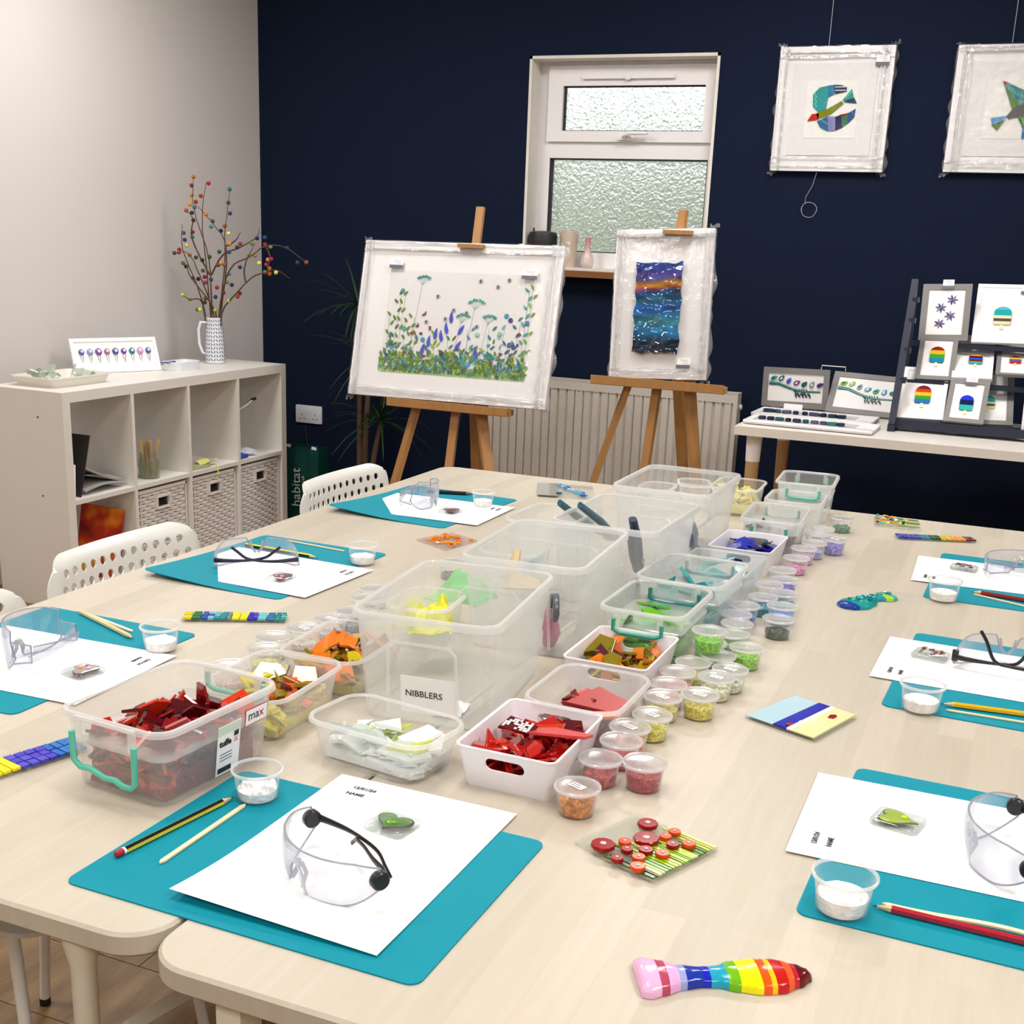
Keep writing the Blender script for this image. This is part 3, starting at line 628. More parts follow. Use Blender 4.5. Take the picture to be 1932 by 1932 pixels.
# ---------------------------------------------------------------- lidded pots of frit
pot_m = P4(MB(), [[(r*cos(2*pi*k/28), r*sin(2*pi*k/28), z) for k in range(28)] for r, z in ((.0195, 0), (.0205, .001), (.0242, .030), (.0262, .0305), (.0264, .0335), (.0248, .0338), (.0234, .0300), (.0198, .0018), (.0185, .0012))]).mesh('pot_body')
lid_m = MB().lathe([(.0262, .0318), (.0272, .0322), (.0276, .0345), (.0268, .0358), (.0245, .0355), (.0240, .0335), (.0236, .0334), (.001, .0334), (.001, .0329), (.0236, .0328), (.0244, .0330)], 28)
lid_m.box((.0288, .004, .0335), (.005, .012, .0008)); lid_m = lid_m.mesh('lid')
pm_ = clear('pot_plastic', milk=.035, edge=.45, body=(.92, .92, .95)); lm_ = clear('pot_lid_plastic', milk=.05, edge=.45, body=(.93, .92, .94), rough=.15, gl=.9)
rim_m = MB().loft([[(r*cos(2*pi*k/28), r*sin(2*pi*k/28), z) for k in range(28)] for r, z in ((.0250, .0318), (.0268, .0312), (.0276, .0325), (.0274, .0342), (.0262, .0348), (.0252, .0338))], closed=True).mesh('rim'); rim_m.materials.append(clear('pot_rim_plastic', milk=.42, edge=.8, body=(1, 1, 1), rough=.2, gl=.8))
pot_m.materials.append(pm_); lid_m.materials.append(lm_)
lab_m = MB().box((0, 0, .0341), (.019, .011, .0003)).mesh('lid_label', 0); lab_m.materials.append(pap2)
def fritm(col, chunky):
    k = 'frit_%02x%02x%02x' % tuple(int(c*255) for c in col)
    if k in MC: return MC[k]
    m, t, o = nt(k); b_ = t.nodes.new('ShaderNodeBsdfPrincipled'); b_.inputs['Roughness'].default_value = .25
    vo = t.nodes.new('ShaderNodeTexVoronoi'); vo.inputs['Scale'].default_value = 300 if not chunky else 190; L(t, coords(t), vo.inputs['Vector'])
    sx = t.nodes.new('ShaderNodeSeparateColor'); L(t, vo.outputs['Color'], sx.inputs[0]); dk = tuple(c*(.9 if min(col) > .7 else .55) for c in col); lt = tuple(min(1, c*1.25+.05) for c in col)
    L(t, mixc(t, sx.outputs[0], dk, lt), b_.inputs['Base Color']); bump(t, vo.outputs['Distance'], b_, .6, .002); L(t, b_.outputs[0], o.inputs[0]); MC[k] = m; return m
def pot(px, py, col, level, label, lid=True, lab=False, chunky=False, z=0., rz=None, group='lidded plastic pots of crushed glass', name='lidded_pot', s=1.0, lean=0.):
    rz = random.uniform(-2.5, .5) if rz is None else rz
    a = P(px, py, .034*s+z)
    th = thing(name, label, 'pot', TR(a.x, a.y, T+z, rz, s=s), group)
    link('pot_body', pot_m, None, th); link('rim', rim_m, None, th)
    if lid: link('lid', lid_m, None, th)
    if lab: o = link('lid_label', lab_m, None, th); o.rotation_euler.z = -rz+random.uniform(-.5, .1)
    if lab:
        b = MB(); q = random.Random(px)
        for r_ in range(2):
            for k in range(4):
                if q.random() < .8: b.box((-.006+k*.0035, .002-r_*.0045, .0344), (.0022, .0016, .0002))
        o2 = part(b, 'label_writing', ink, th, 0); o2.rotation_euler.z = o.rotation_euler.z
    if level:
        lv = .004+.026*level; r1 = .0196+(.0234-.0196)*lv/.03-.0006; sd = px*.37; n = 36
        am = .0035 if chunky else .0014
        rings = [[((.0188)*cos(2*pi*k/n), .0188*sin(2*pi*k/n), .002) for k in range(n)]]
        for r_ in (1, .96, .8, .6, .4, .2, .02):
            rings.append([(r1*r_*cos(2*pi*k/n), r1*r_*sin(2*pi*k/n), lv+(0 if r_ == 1 else am*1.5*noise.noise(Vector((r1*r_*cos(2*pi*k/n)*260, r1*r_*sin(2*pi*k/n)*260, sd)))+am*noise.noise(Vector((r_*cos(2*pi*k/n)*1.5, r_*sin(2*pi*k/n)*1.5, sd)))*2)) for k in range(n)])
        part(MB().loft(rings), 'crushed_glass', fritm(C(*col), chunky), th, 0, kind='stuff')
    return th
POTS = [  # rim centre in the photo, colour, fill, writing label on lid, chunky, label
 (1090, 1483, (206, 128, 40), .62, 1, 1, 'pot of amber glass chips, beside the red flower tile'),
 (1133, 1430, (176, 66, 70), .5, 0, 1, 'pot of dusky red chips touching the amber pot and front white basket'),
 (1217, 1438, (172, 34, 48), .62, 0, 0, 'pot of crimson grains, out from the row beside the dusky red pot'),
 (1172, 1397, (206, 80, 90), .45, 0, 0, 'pot of rose red grains between the crimson pot and white basket'),
 (1189, 1371, (232, 150, 110), .45, 1, 0, 'pot of peach grains with a paper label, behind the rose red one'),
 (1231, 1348, (222, 214, 70), .5, 1, 0, 'pot of lemon grains with a label, before the peach and straw pots'),
 (1251, 1314, (216, 204, 90), .5, 1, 0, 'pot of straw yellow grains touching the salmon pot, label on lid'),
 (1321, 1310, (222, 208, 80), .55, 1, 0, 'labelled pot of mustard yellow grains, outermost of the yellow pots'),
 (1261, 1290, (232, 120, 90), .5, 0, 0, 'pot of salmon grains behind the straw yellow pot'),
 (1279, 1267, (226, 130, 100), .4, 0, 0, 'pot of faded salmon chips touching the orange basket corner'),
 (1352, 1277, (226, 230, 190), .5, 1, 0, 'labelled pot of cream grains behind the mustard pot'),
 (1308, 1249, (224, 226, 120), .35, 0, 0, 'pot of pale lime dust between the salmon and lime pots'),
 (1378, 1262, (214, 222, 196), .4, 1, 0, 'labelled pot of greyish cream grains, outer side of the cream pot'),
 (1356, 1236, (60, 110, 60), .3, 0, 0, 'pot with a little dark green dust, before the stacked lime pots'),
 (1409, 1221, (140, 210, 40), .6, 0, 0, 'pot of bright lime grains standing alone outermost of the greens'),
 (1339, 1212, (110, 190, 30), .5, 0, 0, 'lower pot of lime grains, carrying another pot'),
 (1383, 1195, (110, 150, 80), .35, 0, 0, 'pot of moss green grains behind the stacked pair'),
 (1391, 1176, (140, 190, 60), .35, 0, 0, 'pot of olive lime grains behind the moss green pot'),
 (1469, 1167, (62, 84, 60), .35, 0, 1, 'pot with two dark grey green lumps, outermost of the blues'),
 (1389, 1158, (60, 130, 210), .35, 0, 0, 'pot of mid blue grains behind the olive lime pot'),
 (1405, 1142, (80, 140, 225), .45, 0, 0, 'pot of sky blue grains behind the mid blue pot'),
 (1476, 1143, (90, 150, 230), .6, 0, 0, 'pot of light cornflower grains directly behind the grey green lumps'),
 (1439, 1126, (40, 160, 180), .45, 0, 0, 'pot of turquoise grains between the cornflower and purple pots'),
 (1480, 1119, (50, 150, 160), .45, 0, 0, 'pot of deep teal grains before the violet pot'),
 (1451, 1103, (90, 60, 190), .3, 0, 0, 'pot with a thin layer of indigo grains behind the turquoise pot'),
 (1480, 1093, (94, 70, 205), .65, 0, 0, 'well filled pot of violet grains'),
 (1477, 1075, (110, 190, 200), .4, 0, 0, 'pot of pale teal grains behind the violet pot'),
 (1503, 1052, (240, 150, 200), .4, 0, 0, 'pot of bubblegum pink grains'),
 (1517, 1034, (224, 170, 220), .55, 0, 0, 'pot of orchid pink grains behind the bubblegum pink one'),
 (1536, 1024, (170, 180, 235), .5, 0, 0, 'pot of powder blue grains beside the lilac pot'),
 (1575, 1017, (150, 146, 225), .6, 1, 1, 'labelled pot of lilac chips, outermost at the far end of the row'),
 (1542, 1007, (240, 240, 244), .5, 0, 0, 'pot of white grains before the farthest white pot'),
 (1553, 997, (246, 246, 246), .6, 0, 0, 'farthest pot of white grains in the tight row'),
 (1590, 977, (92, 140, 120), .3, 0, 1, 'pot with a few sea green lumps, beside the far clip box'),
 (515, 1201, (230, 228, 190), .2, 0, 0, 'nearly empty pot with cream dust, behind the tub of orange strips'),
 (574, 1184, (220, 222, 210), .25, 1, 0, 'pot with a label between the tubs and the blue green mosaic strip'),
 (625, 1166, (214, 216, 214), .25, 1, 0, 'pot with a label touching the corner of the signed box'),
 (501, 1224, (226, 226, 130), .3, 0, 0, 'pot with lemon dust next to the middle tubs'),
 (434, 1256, (220, 190, 190), .3, 0, 0, 'pot with faint pink dust behind the stickered box'),
 (664, 1152, (110, 140, 150), .35, 0, 1, 'pot of grey blue flakes half hidden by the signed box'),
 (692, 1128, (214, 218, 220), .2, 0, 0, 'empty looking pot along the side of the signed box'),
 (706, 1110, (214, 218, 220), .2, 0, 0, 'second empty looking pot along the side of the signed box'),
 (852, 1059, (70, 80, 90), .2, 0, 1, 'pot with dark flecks beside the second tall box'),
]
for px, py, c, lv, lab, ch, lb in POTS:
    pot(px, py, c, lv, lb, True, bool(lab), bool(ch), s=.91)
pot(1339, 1189, (130, 214, 40), .6, 'upper pot of lime grains stacked on another lime pot', True, False, False, z=.0326, s=.91)

# ================================================================ the seven seats
tealm = mat('teal_vinyl_mat', C(0, 140, 160), .65, nz=(60, .03), bp=(900, .05), spec=.2)
black = mat('black_plastic', C(20, 20, 24), .35); woodm = mat('pale_stick_wood', C(232, 214, 178), .6, stretch=(4, 1, 1), nz=(80, .08))
SEATS = [  # name, mat corners (FL FR BR BL as metres), paper (x, y, angle), lift
 ('front', (-.739, .768), -.4, (-.6348, 1.0818, -.0068)),
 ('', None, 0, None)]
def mat_sheet(cx, cy, w, l, rz, label, curl=None):
    """teal craft sheet; curl = (corner x sign, corner y sign, height)"""
    b = MB(); r = .012; n = 26
    outline = rrect(w, l, r, 6)
    # clip a grid to the rounded outline by pulling corner vertices inwards
    def rnd(x, y):
        ax, ay = w/2-r, l/2-r; dx, dy = abs(x)-ax, abs(y)-ay
        if dx > 0 and dy > 0:
            d = math.hypot(dx, dy); m = max(dx, dy)
            k = m/d if d > 0 else 1; dx *= k; dy *= k; x = math.copysign(ax+dx, x); y = math.copysign(ay+dy, y)
        return x, y
    def zf(x, y):
        z = .0016
        if curl:
            sx, sy, hh = curl; d = (sx*x/(w/2)+sy*y/(l/2))/2
            z += hh*max(0, (d-.1)/.9)**2
        return z
    us = sorted(set([0, 1]+[r/w*k/4 for k in range(5)]+[1-r/w*k/4 for k in range(5)]+[k/n for k in range(2, n-1)])); nu = len(us)-1
    vs_ = sorted(set([0, 1]+[r/l*k/4 for k in range(5)]+[1-r/l*k/4 for k in range(5)]+[k/n for k in range(2, n-1)])); nv = len(vs_)-1
    def f(u, v):
        u = us[round(u*nu)] if abs(u*nu-round(u*nu)) < 1e-6 else u; v = vs_[round(v*nv)] if abs(v*nv-round(v*nv)) < 1e-6 else v
        x, y = rnd((u-.5)*w, (v-.5)*l); return (x, y, zf(x, y))
    top = [Vector(f(i/nu, j/nv)) for j in range(nv+1) for i in range(nu+1)]; bot = [p-Vector((0, 0, .0014)) for p in top]
    W = nu+1; N = len(top); fs = []
    for j in range(nv):
        for i in range(nu):
            a = j*W+i; fs.append((a, a+1, a+W+1, a+W)); fs.append((N+a, N+a+W, N+a+W+1, N+a+1))
    for i in range(nu): fs.append((i+1, i, N+i, N+i+1)); a = nv*W+i; fs.append((a, a+1, N+a+1, N+a))
    for j in range(nv): a = j*W; fs.append((a, N+a, N+a+W, a+W)); a = j*W+nu; fs.append((a, a+W, N+a+W, N+a))
    b.add(top+bot, fs)
    o = part(b, 'craft_mat', tealm, None, 40); o.matrix_world = TR(cx, cy, T, rz); tag(o, label, 'mat', 'teal craft mats at the seats'); return zf
def paper(x, y, th, label, texts, curl=.0, z=.0021, zf=None):
    """A4 sheet; x, y = its top left corner; th = direction of its short edge"""
    M = TR(x, y, T, th)
    def f(u, v):
        X, Y = .21*u, -.297*(1-v); zz = z+.0004
        if curl: zz += curl*max(0, (1-v)-.55)**2*(1.2-u)*3
        return (X, Y, zz)
    b = MB(); b.sheet(f, 10, 16, .0003)
    root = thing('paper_sheet', label, 'paper', M, 'white name sheets on the mats')
    part(b, 'sheet', pap, root, 60)
    for s, tx, ty, sz in texts:   # printed heading
        text(s, sz, mat('printed_ink', C(60, 60, 68), .6), root, TR(tx, -ty, z+.0008, 0), 'lettering', .0001)
    return M
def matfrom(cs): 
    c = [Vector((*p, 0)) for p in cs]; return sum(c, Vector())/4
NT = [('15/01/24', .028, .026, .0078), ('NAME', .028, .041, .0078)]
# seat 1 (front)
mat_sheet(-.558, .902, .362, .276, R(-.7), 'teal mat in front carrying black armed goggles and a striped pencil', None)
paper(-.6348, 1.0818, -.0068, 'white sheet under the black armed goggles and green heart glass', NT, .012)
# seat 2 (side, nearest)
mat_sheet(-1.213, 1.228, .283, .363, R(0), 'teal mat with a bare wooden pencil, at the near corner of the side row', None)
paper(-1.0364, 1.3147, -1.5349, 'white sheet under clear goggles, sharing the mat with two bare sticks', NT)
mat_sheet(-1.205, 1.802, .278, .358, R(-1.2), 'teal mat below the navy armed goggles, one corner lifted', (-1, -1, .012))
paper(-1.0253, 1.8557, -1.6229, 'white sheet under the navy armed goggles', NT, z=.0028)
mat_sheet(-1.201, 2.413, .287, .358, R(-3.1), 'teal mat with a black pen, farthest of the side row', (-1, -1, .014))
paper(-1.0168, 2.492, -1.5658, 'white sheet under clear goggles, farthest of the side row', NT, z=.0028)
# right-hand seats: the reader sits at the other side
def rpaper(x, y, th, label, z=.0021, lift=0):
    # fitted corner = far end of the short edge; turn the sheet so its top faces the pots
    a = Vector((x, y, 0)); d = Vector((cos(th), sin(th), 0)); tl = a+d*.21
    paper(tl.x, tl.y, th+pi, label, NT, z=z)
mat_sheet(.024, 1.193, .290, .364, R(-1.2), 'teal mat with a crimson pencil, nearest on the far edge of the pots table', None)
rpaper(-.1563, 1.3386, -1.5643, 'white sheet with the yellow green heart glass on it')
mat_sheet(.032, 1.784, .286, .368, R(-2.0), 'teal mat with the orange yellow pencil', None)
rpaper(-.1403, 1.9258, -1.5991, 'white sheet under the goggles with crossed black arms')
mat_sheet(.032, 2.388, .286, .374, R(-1), 'teal mat with the brick red pencil, farthest on that side', None)
rpaper(-.1498, 2.5207, -1.5462, 'white sheet with the plum striped glass, farthest on the pots table')

# ---------------------------------------------------------------- pots of white powder
def powder(px, py, label, s=1.12, lv=.38, chunky=False): 
    return pot(px, py, (250, 250, 250), lv, label, False, False, chunky, z=.0016, group='open pots of white powder at the seats', name='powder_pot', s=s)
powder(485, 1449, 'open pot of white powder beside the striped pencil', 1.0, .3, True)
powder(302, 1180, 'open pot of white powder beside the bare wooden sticks', 1.05)
powder(684, 1027, 'open pot of white powder on the mat with navy armed goggles', 1.05)
powder(912, 927, 'open pot of white powder beside the black pen', 1.0)
powder(1595, 1648, 'largest looking open pot of white powder, beside the crimson pencil', 1.1, .45)
powder(1742, 1289, 'open pot of white powder beside the orange yellow pencil', 1.1)
powder(1784, 1093, 'open pot of white powder beside the brick red pencil', 1.1)

# ---------------------------------------------------------------- pencils and sticks
def hexpen(a, c, r, body, label, stripe=None, cap=None, tip='lead', name='pencil'):
    a, c = Vector(a), Vector(c); ln = (c-a).length; M = frame3(a, c-a)
    root = thing(name, label, 'pencil' if name == 'pencil' else 'pen', M)
    hx = lambda R_, z: [(z, R_*cos(pi/3*k+pi/6), R_*sin(pi/3*k+pi/6)+r) for k in range(6)]
    b = MB(); o = 0
    x0 = 0
    if cap:
        cb = MB().loft([[(z, rr*cos(2*pi*k/12), rr*sin(2*pi*k/12)+r) for k in range(12)] for z, rr in ((-.001, r*.5), (0, r*.9), (.008, r))]); part(cb, 'eraser_cap', cap, root)
        part(MB().loft([[(z, r*cos(2*pi*k/12), r*sin(2*pi*k/12)+r) for k in range(12)] for z in (.008, .0105)]), 'white_band', pap2, root); x0 = .0105
    x1 = ln-.017
    if stripe:
        b.loft([hx(r, x0), hx(r, x1)], col=lambda k: stripe[k % 6] if k < 6 else stripe[0])
        # loft caps come first/last: colour faces follow ring order
        part(b, 'barrel', gloss(), root, 20)
    else: b.loft([hx(r, x0), hx(r, x1)]); part(b, 'barrel', body, root, 20)
    if tip == 'lead':
        part(MB().loft([hx(r, x1), [(ln-.004, r*.25*cos(pi/3*k), r*.25*sin(pi/3*k)+r*.8) for k in range(6)]]), 'sharpened_wood', mat('sharpened_wood', C(226, 190, 140), .6), root)
        part(MB().loft([[(ln-.004, r*.25*cos(pi/3*k), r*.25*sin(pi/3*k)+r*.8) for k in range(6)], [(ln, .0002*cos(pi/3*k), .0002*sin(pi/3*k)+r*.6) for k in range(6)]]), 'lead', ink, root)
    else:
        part(MB().loft([[(z, rr*cos(pi/5*k), rr*sin(pi/5*k)+r) for k in range(10)] for z, rr in ((x1, r), (x1+.006, r*.7), (ln-.002, r*.35), (ln, r*.1))]), 'metal_nib', steel, root)
    return root
def stick(a, c, wd, label, bow=0.):
    a, c = Vector(a), Vector(c); ln = (c-a).length; M = frame3(a, c-a)
    pts = [(ln*(k/8), wd/2) for k in range(1, 8)]
    def f(u, v):
        x = u*ln; e = min(x, ln-x, wd/2); hw = wd/2*math.sqrt(max(0.02, 1-(1-min(e/(wd/2), 1))**2)); return (x, (v-.5)*2*hw, .0022+bow*sin(pi*u)*.5+bow*.35*sin(2*pi*u))
    b = MB(); b.sheet(f, 30, 2, .0018); o = part(b, 'wooden_stick', woodm, None, 40); o.matrix_world = M; return tag(o, label, 'stick')
Z1 = .0018
yb = [C(236, 214, 60), C(24, 24, 24)]*3
hexpen(P(219, 1619, Z1), P(441, 1508, Z1), .0036, None, 'black and yellow striped pencil with a red end, on the front mat', yb, mat('red_cap', C(170, 30, 36), .4))
stick(P(301, 1631, Z1), P(463, 1520, Z1), .0055, 'flat pale wooden stick beside the striped pencil with a red end')
hexpen(P(152, 1158, Z1), P(252, 1208, Z1), .0036, mat('bare_pencil_wood', C(226, 204, 160), .55), 'bare wooden pencil on the mat with clear goggles', None, None, 'lead')
stick(P(147, 1153, Z1), P(251, 1193, Z1), .0055, 'flat pale stick crossing the bare wooden pencil')
hexpen(P(464, 1031, Z1), P(600, 1055, Z1), .0036, None, 'yellow and black striped pencil behind the navy armed goggles', [C(240, 214, 50), C(240, 214, 50), C(30, 30, 30), C(240, 214, 50), C(240, 214, 50), C(30, 30, 30)])
stick(P(538, 1020, Z1), P(650, 1041, Z1), .0045, 'pale stick near the navy armed goggles')
hexpen(P(806, 930, Z1), P(893, 935, Z1), .0042, black, 'black pen with a metal tip behind the farthest clear goggles', None, None, 'nib', 'pen')
hexpen(P(1990, 1797, Z1), P(1645, 1713, Z1), .0038, mat('crimson_lacquer', C(176, 14, 44), .25, coat=.4), 'crimson pencil on the mat nearest the rainbow fish')
stick(P(1990, 1780, Z1), P(1664, 1707, Z1), .006, 'pale bent stick lying against the crimson pencil', .004)
hexpen(P(1990, 1360, Z1), P(1774, 1331, Z1), .0038, mat('orange_yellow_lacquer', C(240, 176, 20), .25, coat=.4), 'orange yellow pencil beside an open powder pot')
stick(P(1990, 1374, Z1), P(1785, 1341, Z1), .0045, 'thin pale stick in front of the orange yellow pencil')
hexpen(P(1990, 1146, Z1), P(1832, 1119, Z1), .0038, mat('brick_red_lacquer', C(140, 24, 26), .3, coat=.4), 'brick red pencil on the farthest mat of the pots table')
stick(P(1990, 1158, Z1), P(1836, 1122, Z1), .005, 'pale stick below the brick red pencil')

# ---------------------------------------------------------------- small fused glass pieces on the sheets
cg = clear('clear_fused_glass', milk=.07, edge=.45, tint=(.93, .955, .94), body=(.70, .74, .72), rough=.03, gl=1.4, pw=2)
def cab(px, py, rz, w, l, label, cols, kind='heart', out=C(24, 30, 24)):
    a = P(px, py, .004); root = thing('glass_token', label, 'glass', TR(a.x, a.y, T+.0026, rz), 'small heart glass tokens at the seats')
    rings = [[(*p, z) for p in rrect(w-e*2, l-e*2, max(.001, .008-e), 5)] for e, z in ((.0015, 0), (0, .0015), (0, .0045), (.0015, .0065), (.005, .0078), (.011, .0084))]
    part(MB().loft(rings), 'clear_body', cg, root, 60)
    rnd = random.Random(px); b = MB()
    if kind == 'heart':
        pts = []
        for k in range(28):
            t_ = 2*pi*k/28; pts.append((16*sin(t_)**3/17*w*.42, (13*cos(t_)-5*cos(2*t_)-2*cos(3*t_)-cos(4*t_)+2)/17*l*.42))
        b.prism([(x*1.1, y*1.1) for x, y in pts], .0050, .0066, col=out)
        part(b, 'heart_outline', gloss(), root, 30)
        b = MB()
        n = len(cols)
        b.prism(pts, .0060, .0076, col=cols[0], bev=.0004)
        for k in range(1, n): b.lathe([(.0035, .0084), (.003, .0095), (.001, .0099)], 10, TR(rnd.uniform(-.2, .2)*w, rnd.uniform(-.15, .2)*l), cols[k])
        part(b, 'glass_heart', gloss(), root, 40)
    else:
        for k in range(16):
            b.box((rnd.uniform(-.3, .3)*w, rnd.uniform(-.3, .3)*l, .0082), (rnd.uniform(.004, .01), rnd.uniform(.003, .006), .0012), Matrix.Rotation(rnd.uniform(-.3, .3), 4, 'Z'), rnd.choice(cols))
        part(b, 'coloured_chips', gloss(), root, 0)
    return root
cab(740, 1559, R(-8), .048, .042, 'clear glass token with a mid green heart, beside black armed goggles', [C(70, 130, 20), C(110, 170, 30), C(90, 150, 30)])
cab(157, 1269, R(-100), .046, .042, 'clear glass token with a pink and gold heart, on the nearest side sheet', [C(190, 150, 160), C(214, 160, 70), C(150, 90, 150), C(230, 200, 210)])
cab(530, 1092, R(-90), .046, .040, 'clear glass token with a rose pink heart, before navy armed goggles', [C(150, 60, 84), C(214, 120, 150), C(230, 160, 180)], out=C(110, 40, 60))
cab(850, 966, R(-90), .046, .044, 'clear glass token with a purple red heart, farthest of the side row', [C(120, 36, 70), C(170, 70, 110)], out=C(80, 20, 50))
cab(1694, 1552, R(78), .042, .052, 'clear glass token with a yellow green heart', [C(176, 204, 10), C(196, 220, 40)], out=C(60, 70, 20))
cab(1756, 1238, R(80), .044, .052, 'clear glass token with a brown and blue pattern', [C(120, 60, 50), C(60, 60, 120), C(150, 110, 90), C(200, 190, 180)], 'chips')
cab(1819, 1073, R(85), .038, .05, 'clear glass token with dull plum stripes, farthest on the pots table', [C(110, 84, 96), C(140, 110, 124), C(90, 70, 80)], 'chips')

# ---------------------------------------------------------------- safety goggles
gc = clear('goggle_lens', milk=.05, edge=.65, tint=(.93, .94, .97), body=(.80, .82, .88), rough=.03, gl=1., pw=2.2)
ge = clear('goggle_edge', milk=.72, edge=.9, body=(.52, .54, .60), rough=.1, gl=1.)
def goggles(M, label, arm, flip=False, W=.070, D=.052, H=.046, knob=True, group=None, tipup=.028, shield=False):
    root = thing('safety_goggles', label, 'goggles', M, 'safety goggles at the seats')
    A = R(74)
    def pos(u): return W*sin(u*A)/sin(A), D*(cos(u*A)-cos(A))/(1-cos(A))
    ztop = lambda u: H-.002*u*u-.004*max(0, abs(u)-.75)/.25
    def zbot(u):
        a = abs(u); n = .026*math.sqrt(max(0, 1-(a/.17)**2)) if a < .17 else 0
        return max(.0006, n)+.020*max(0, (a-.55)/.45)**2.
    fz = (lambda z: H+.0004-z) if flip else (lambda z: z)
    def f(u, v):
        uu = -1+2*u; x, y = pos(uu); z0, z1 = zbot(uu), ztop(uu); z = z0+(z1-z0)*v
        return (x*(1-.03*(1-v)), y+.003*sin(pi*v)-(.004*(1-v)), fz(z))
    part(MB().sheet(f, 56, 8, .0014 if not flip else -.0014), 'lens', gc, root, 60)
    b = MB()
    for v in (0, 1): b.tube([f(k/48, v) for k in range(49)], .0010, 6)
    for u in (0, 1): b.tube([f(u, k/4) for k in range(5)], .0010, 6)
    part(b, 'lens_edge', ge, root, 60)
    b = MB()
    for s in (-1, 1): b.tube([(s*.011, pos(.12)[1]-.004, fz(.006)), (s*.008, pos(.08)[1]-.010, fz(.018)), (s*.003, pos(.0)[1]-.008, fz(.027))], .0025, 8, flat=.6)
    part(b, 'nose_pad', ge, root, 60)
    if shield:
        for s in (-1, 1):
            b = MB(); b.sheet(lambda u, v: (s*(W-.002*u), -.028*u, fz(.012+.030*v-.006*u*(1-v))), 6, 4, .0016); part(b, 'side_shield', gc, root, 60)
            b = MB(); b.tube([(s*W, 0, fz(.043)), (s*(W-.002), -.028, fz(.041)), (s*(W-.002), -.028, fz(.018)), (s*W, 0, fz(.013))], .0011, 6); part(b, 'shield_edge', ge, root, 60)
            b = MB(); b.sheet(lambda u, v: (s*(W-.008-.10*u), -.028-.008*sin(pi*u), fz(.028+.010*v-.010*u)), 14, 2, .002); part(b, 'arm', gc, root, 60)
            b = MB(); b.tube([(s*(W-.008-.10*u/14), -.028-.008*sin(pi*u/14), fz(.038-.010*u/14)) for u in range(15)], .0011, 6); part(b, 'arm_edge', ge, root, 60)
        return root
    zh = ztop(1)-.012
    for s in (-1, 1):
        if knob: part(MB().lathe([(.0075, -.0045), (.009, -.003), (.009, .003), (.0075, .0045)], 18, TR(s*(W-.001), 0, fz(zh), 0, 0, pi/2)), 'pivot_knob', arm, root)
        sg = -1 if flip else 1
        dz = [0, 0, 0, 0, -.004*sg, -.012*sg, -.020*sg]
        if flip: dz = [0, 0, 0, .002, .008, tipup*.7, tipup]
        xs = [W-.002, W*.8, W*.45, W*.1, -W*.22, -W*.42, -W*.56]; ys = [-.006, -.011, -.016-.003*s, -.020-.003*s, -.024-.003*s, -.027, -.028]
        path = [(s*x, y, max(.003, fz(zh)+d)) for x, y, d in zip(xs, ys, dz)]
        # smooth the path
        sm = []
        for k in range(len(path)-1):
            for q in range(4):
                t_ = q/4; p0, p1, p2, p3 = path[max(k-1, 0)], path[k], path[k+1], path[min(k+2, len(path)-1)]
                sm.append(tuple(.5*((2*p1[i])+(-p0[i]+p2[i])*t_+(2*p0[i]-5*p1[i]+4*p2[i]-p3[i])*t_*t_+(-p0[i]+3*p1[i]-3*p2[i]+p3[i])*t_**3) for i in range(3)))
        sm.append(path[-1]); n = len(sm)
        rad = [.0046-.0022*min(1, k/(n*.4)) for k in range(n)]
        part(MB().tube(sm, rad, 8, flat=.55), 'arm', arm, root, 60)
    return root
def gpos(c, rz, z=.0028): return TR(c[0], c[1], T+z, rz)
goggles(TR(-.519, .888, T+.003, R(147)), 'clear goggles with black arms on the sheet with the green heart', black)
navyp = mat('navy_arm_plastic', C(20, 18, 52), .35)
goggles(gpos((-1.205, 1.757), R(33)), 'clear goggles with crossed navy arms, lying upside down', navyp, True, W=.074, knob=False)
goggles(gpos((-1.182, 1.205), R(98)), 'all clear goggles on the nearest side sheet', None, W=.052, D=.036, H=.064, shield=True)
goggles(gpos((-1.205, 2.395), R(-84)), 'all clear goggles on the farthest side sheet', None, W=.058, D=.036, H=.056, shield=True)
goggles(gpos((.060, 1.207), R(96)), 'clear goggles with a black arm and pivot near the yellow green heart', black, W=.072, D=.052, H=.048)
a = P(1797, 1262, 0); c = P(1992, 1292, 0)
goggles(gpos(((a.x+c.x)/2, (a.y+c.y)/2), math.atan2(c.y-a.y, c.x-a.x)), 'clear goggles with crossed black arms, lying upside down', black, True, W=(c-a).length/2, tipup=.05)
goggles(gpos((.045, 2.425), R(8)), 'all clear goggles beside the plum striped token', None, W=.07, D=.05, H=.045, shield=True)

# ================================================================ fused glass samples lying on the tables
tg = clear('clear_sheet_glass', milk=.10, edge=.45, tint=(.97, .985, .96), body=(.86, .88, .82), rough=.03, gl=1.2, pw=2)
def quadM(pts, h=0.):                          # frame on the table from four photo corners W N E S
    c = [P(x, y, h) for x, y in pts]; o = sum(c, Vector())/4; return c, o
def slab(b, cs, o, z0, z1, k=1.): 
    pts = [((p.x-o.x)*k, (p.y-o.y)*k) for p in cs]
    if sum(pts[i][0]*pts[(i+1) % len(pts)][1]-pts[(i+1) % len(pts)][0]*pts[i][1] for i in range(len(pts))) < 0: pts.reverse()
    return b.prism(pts, z0, z1)
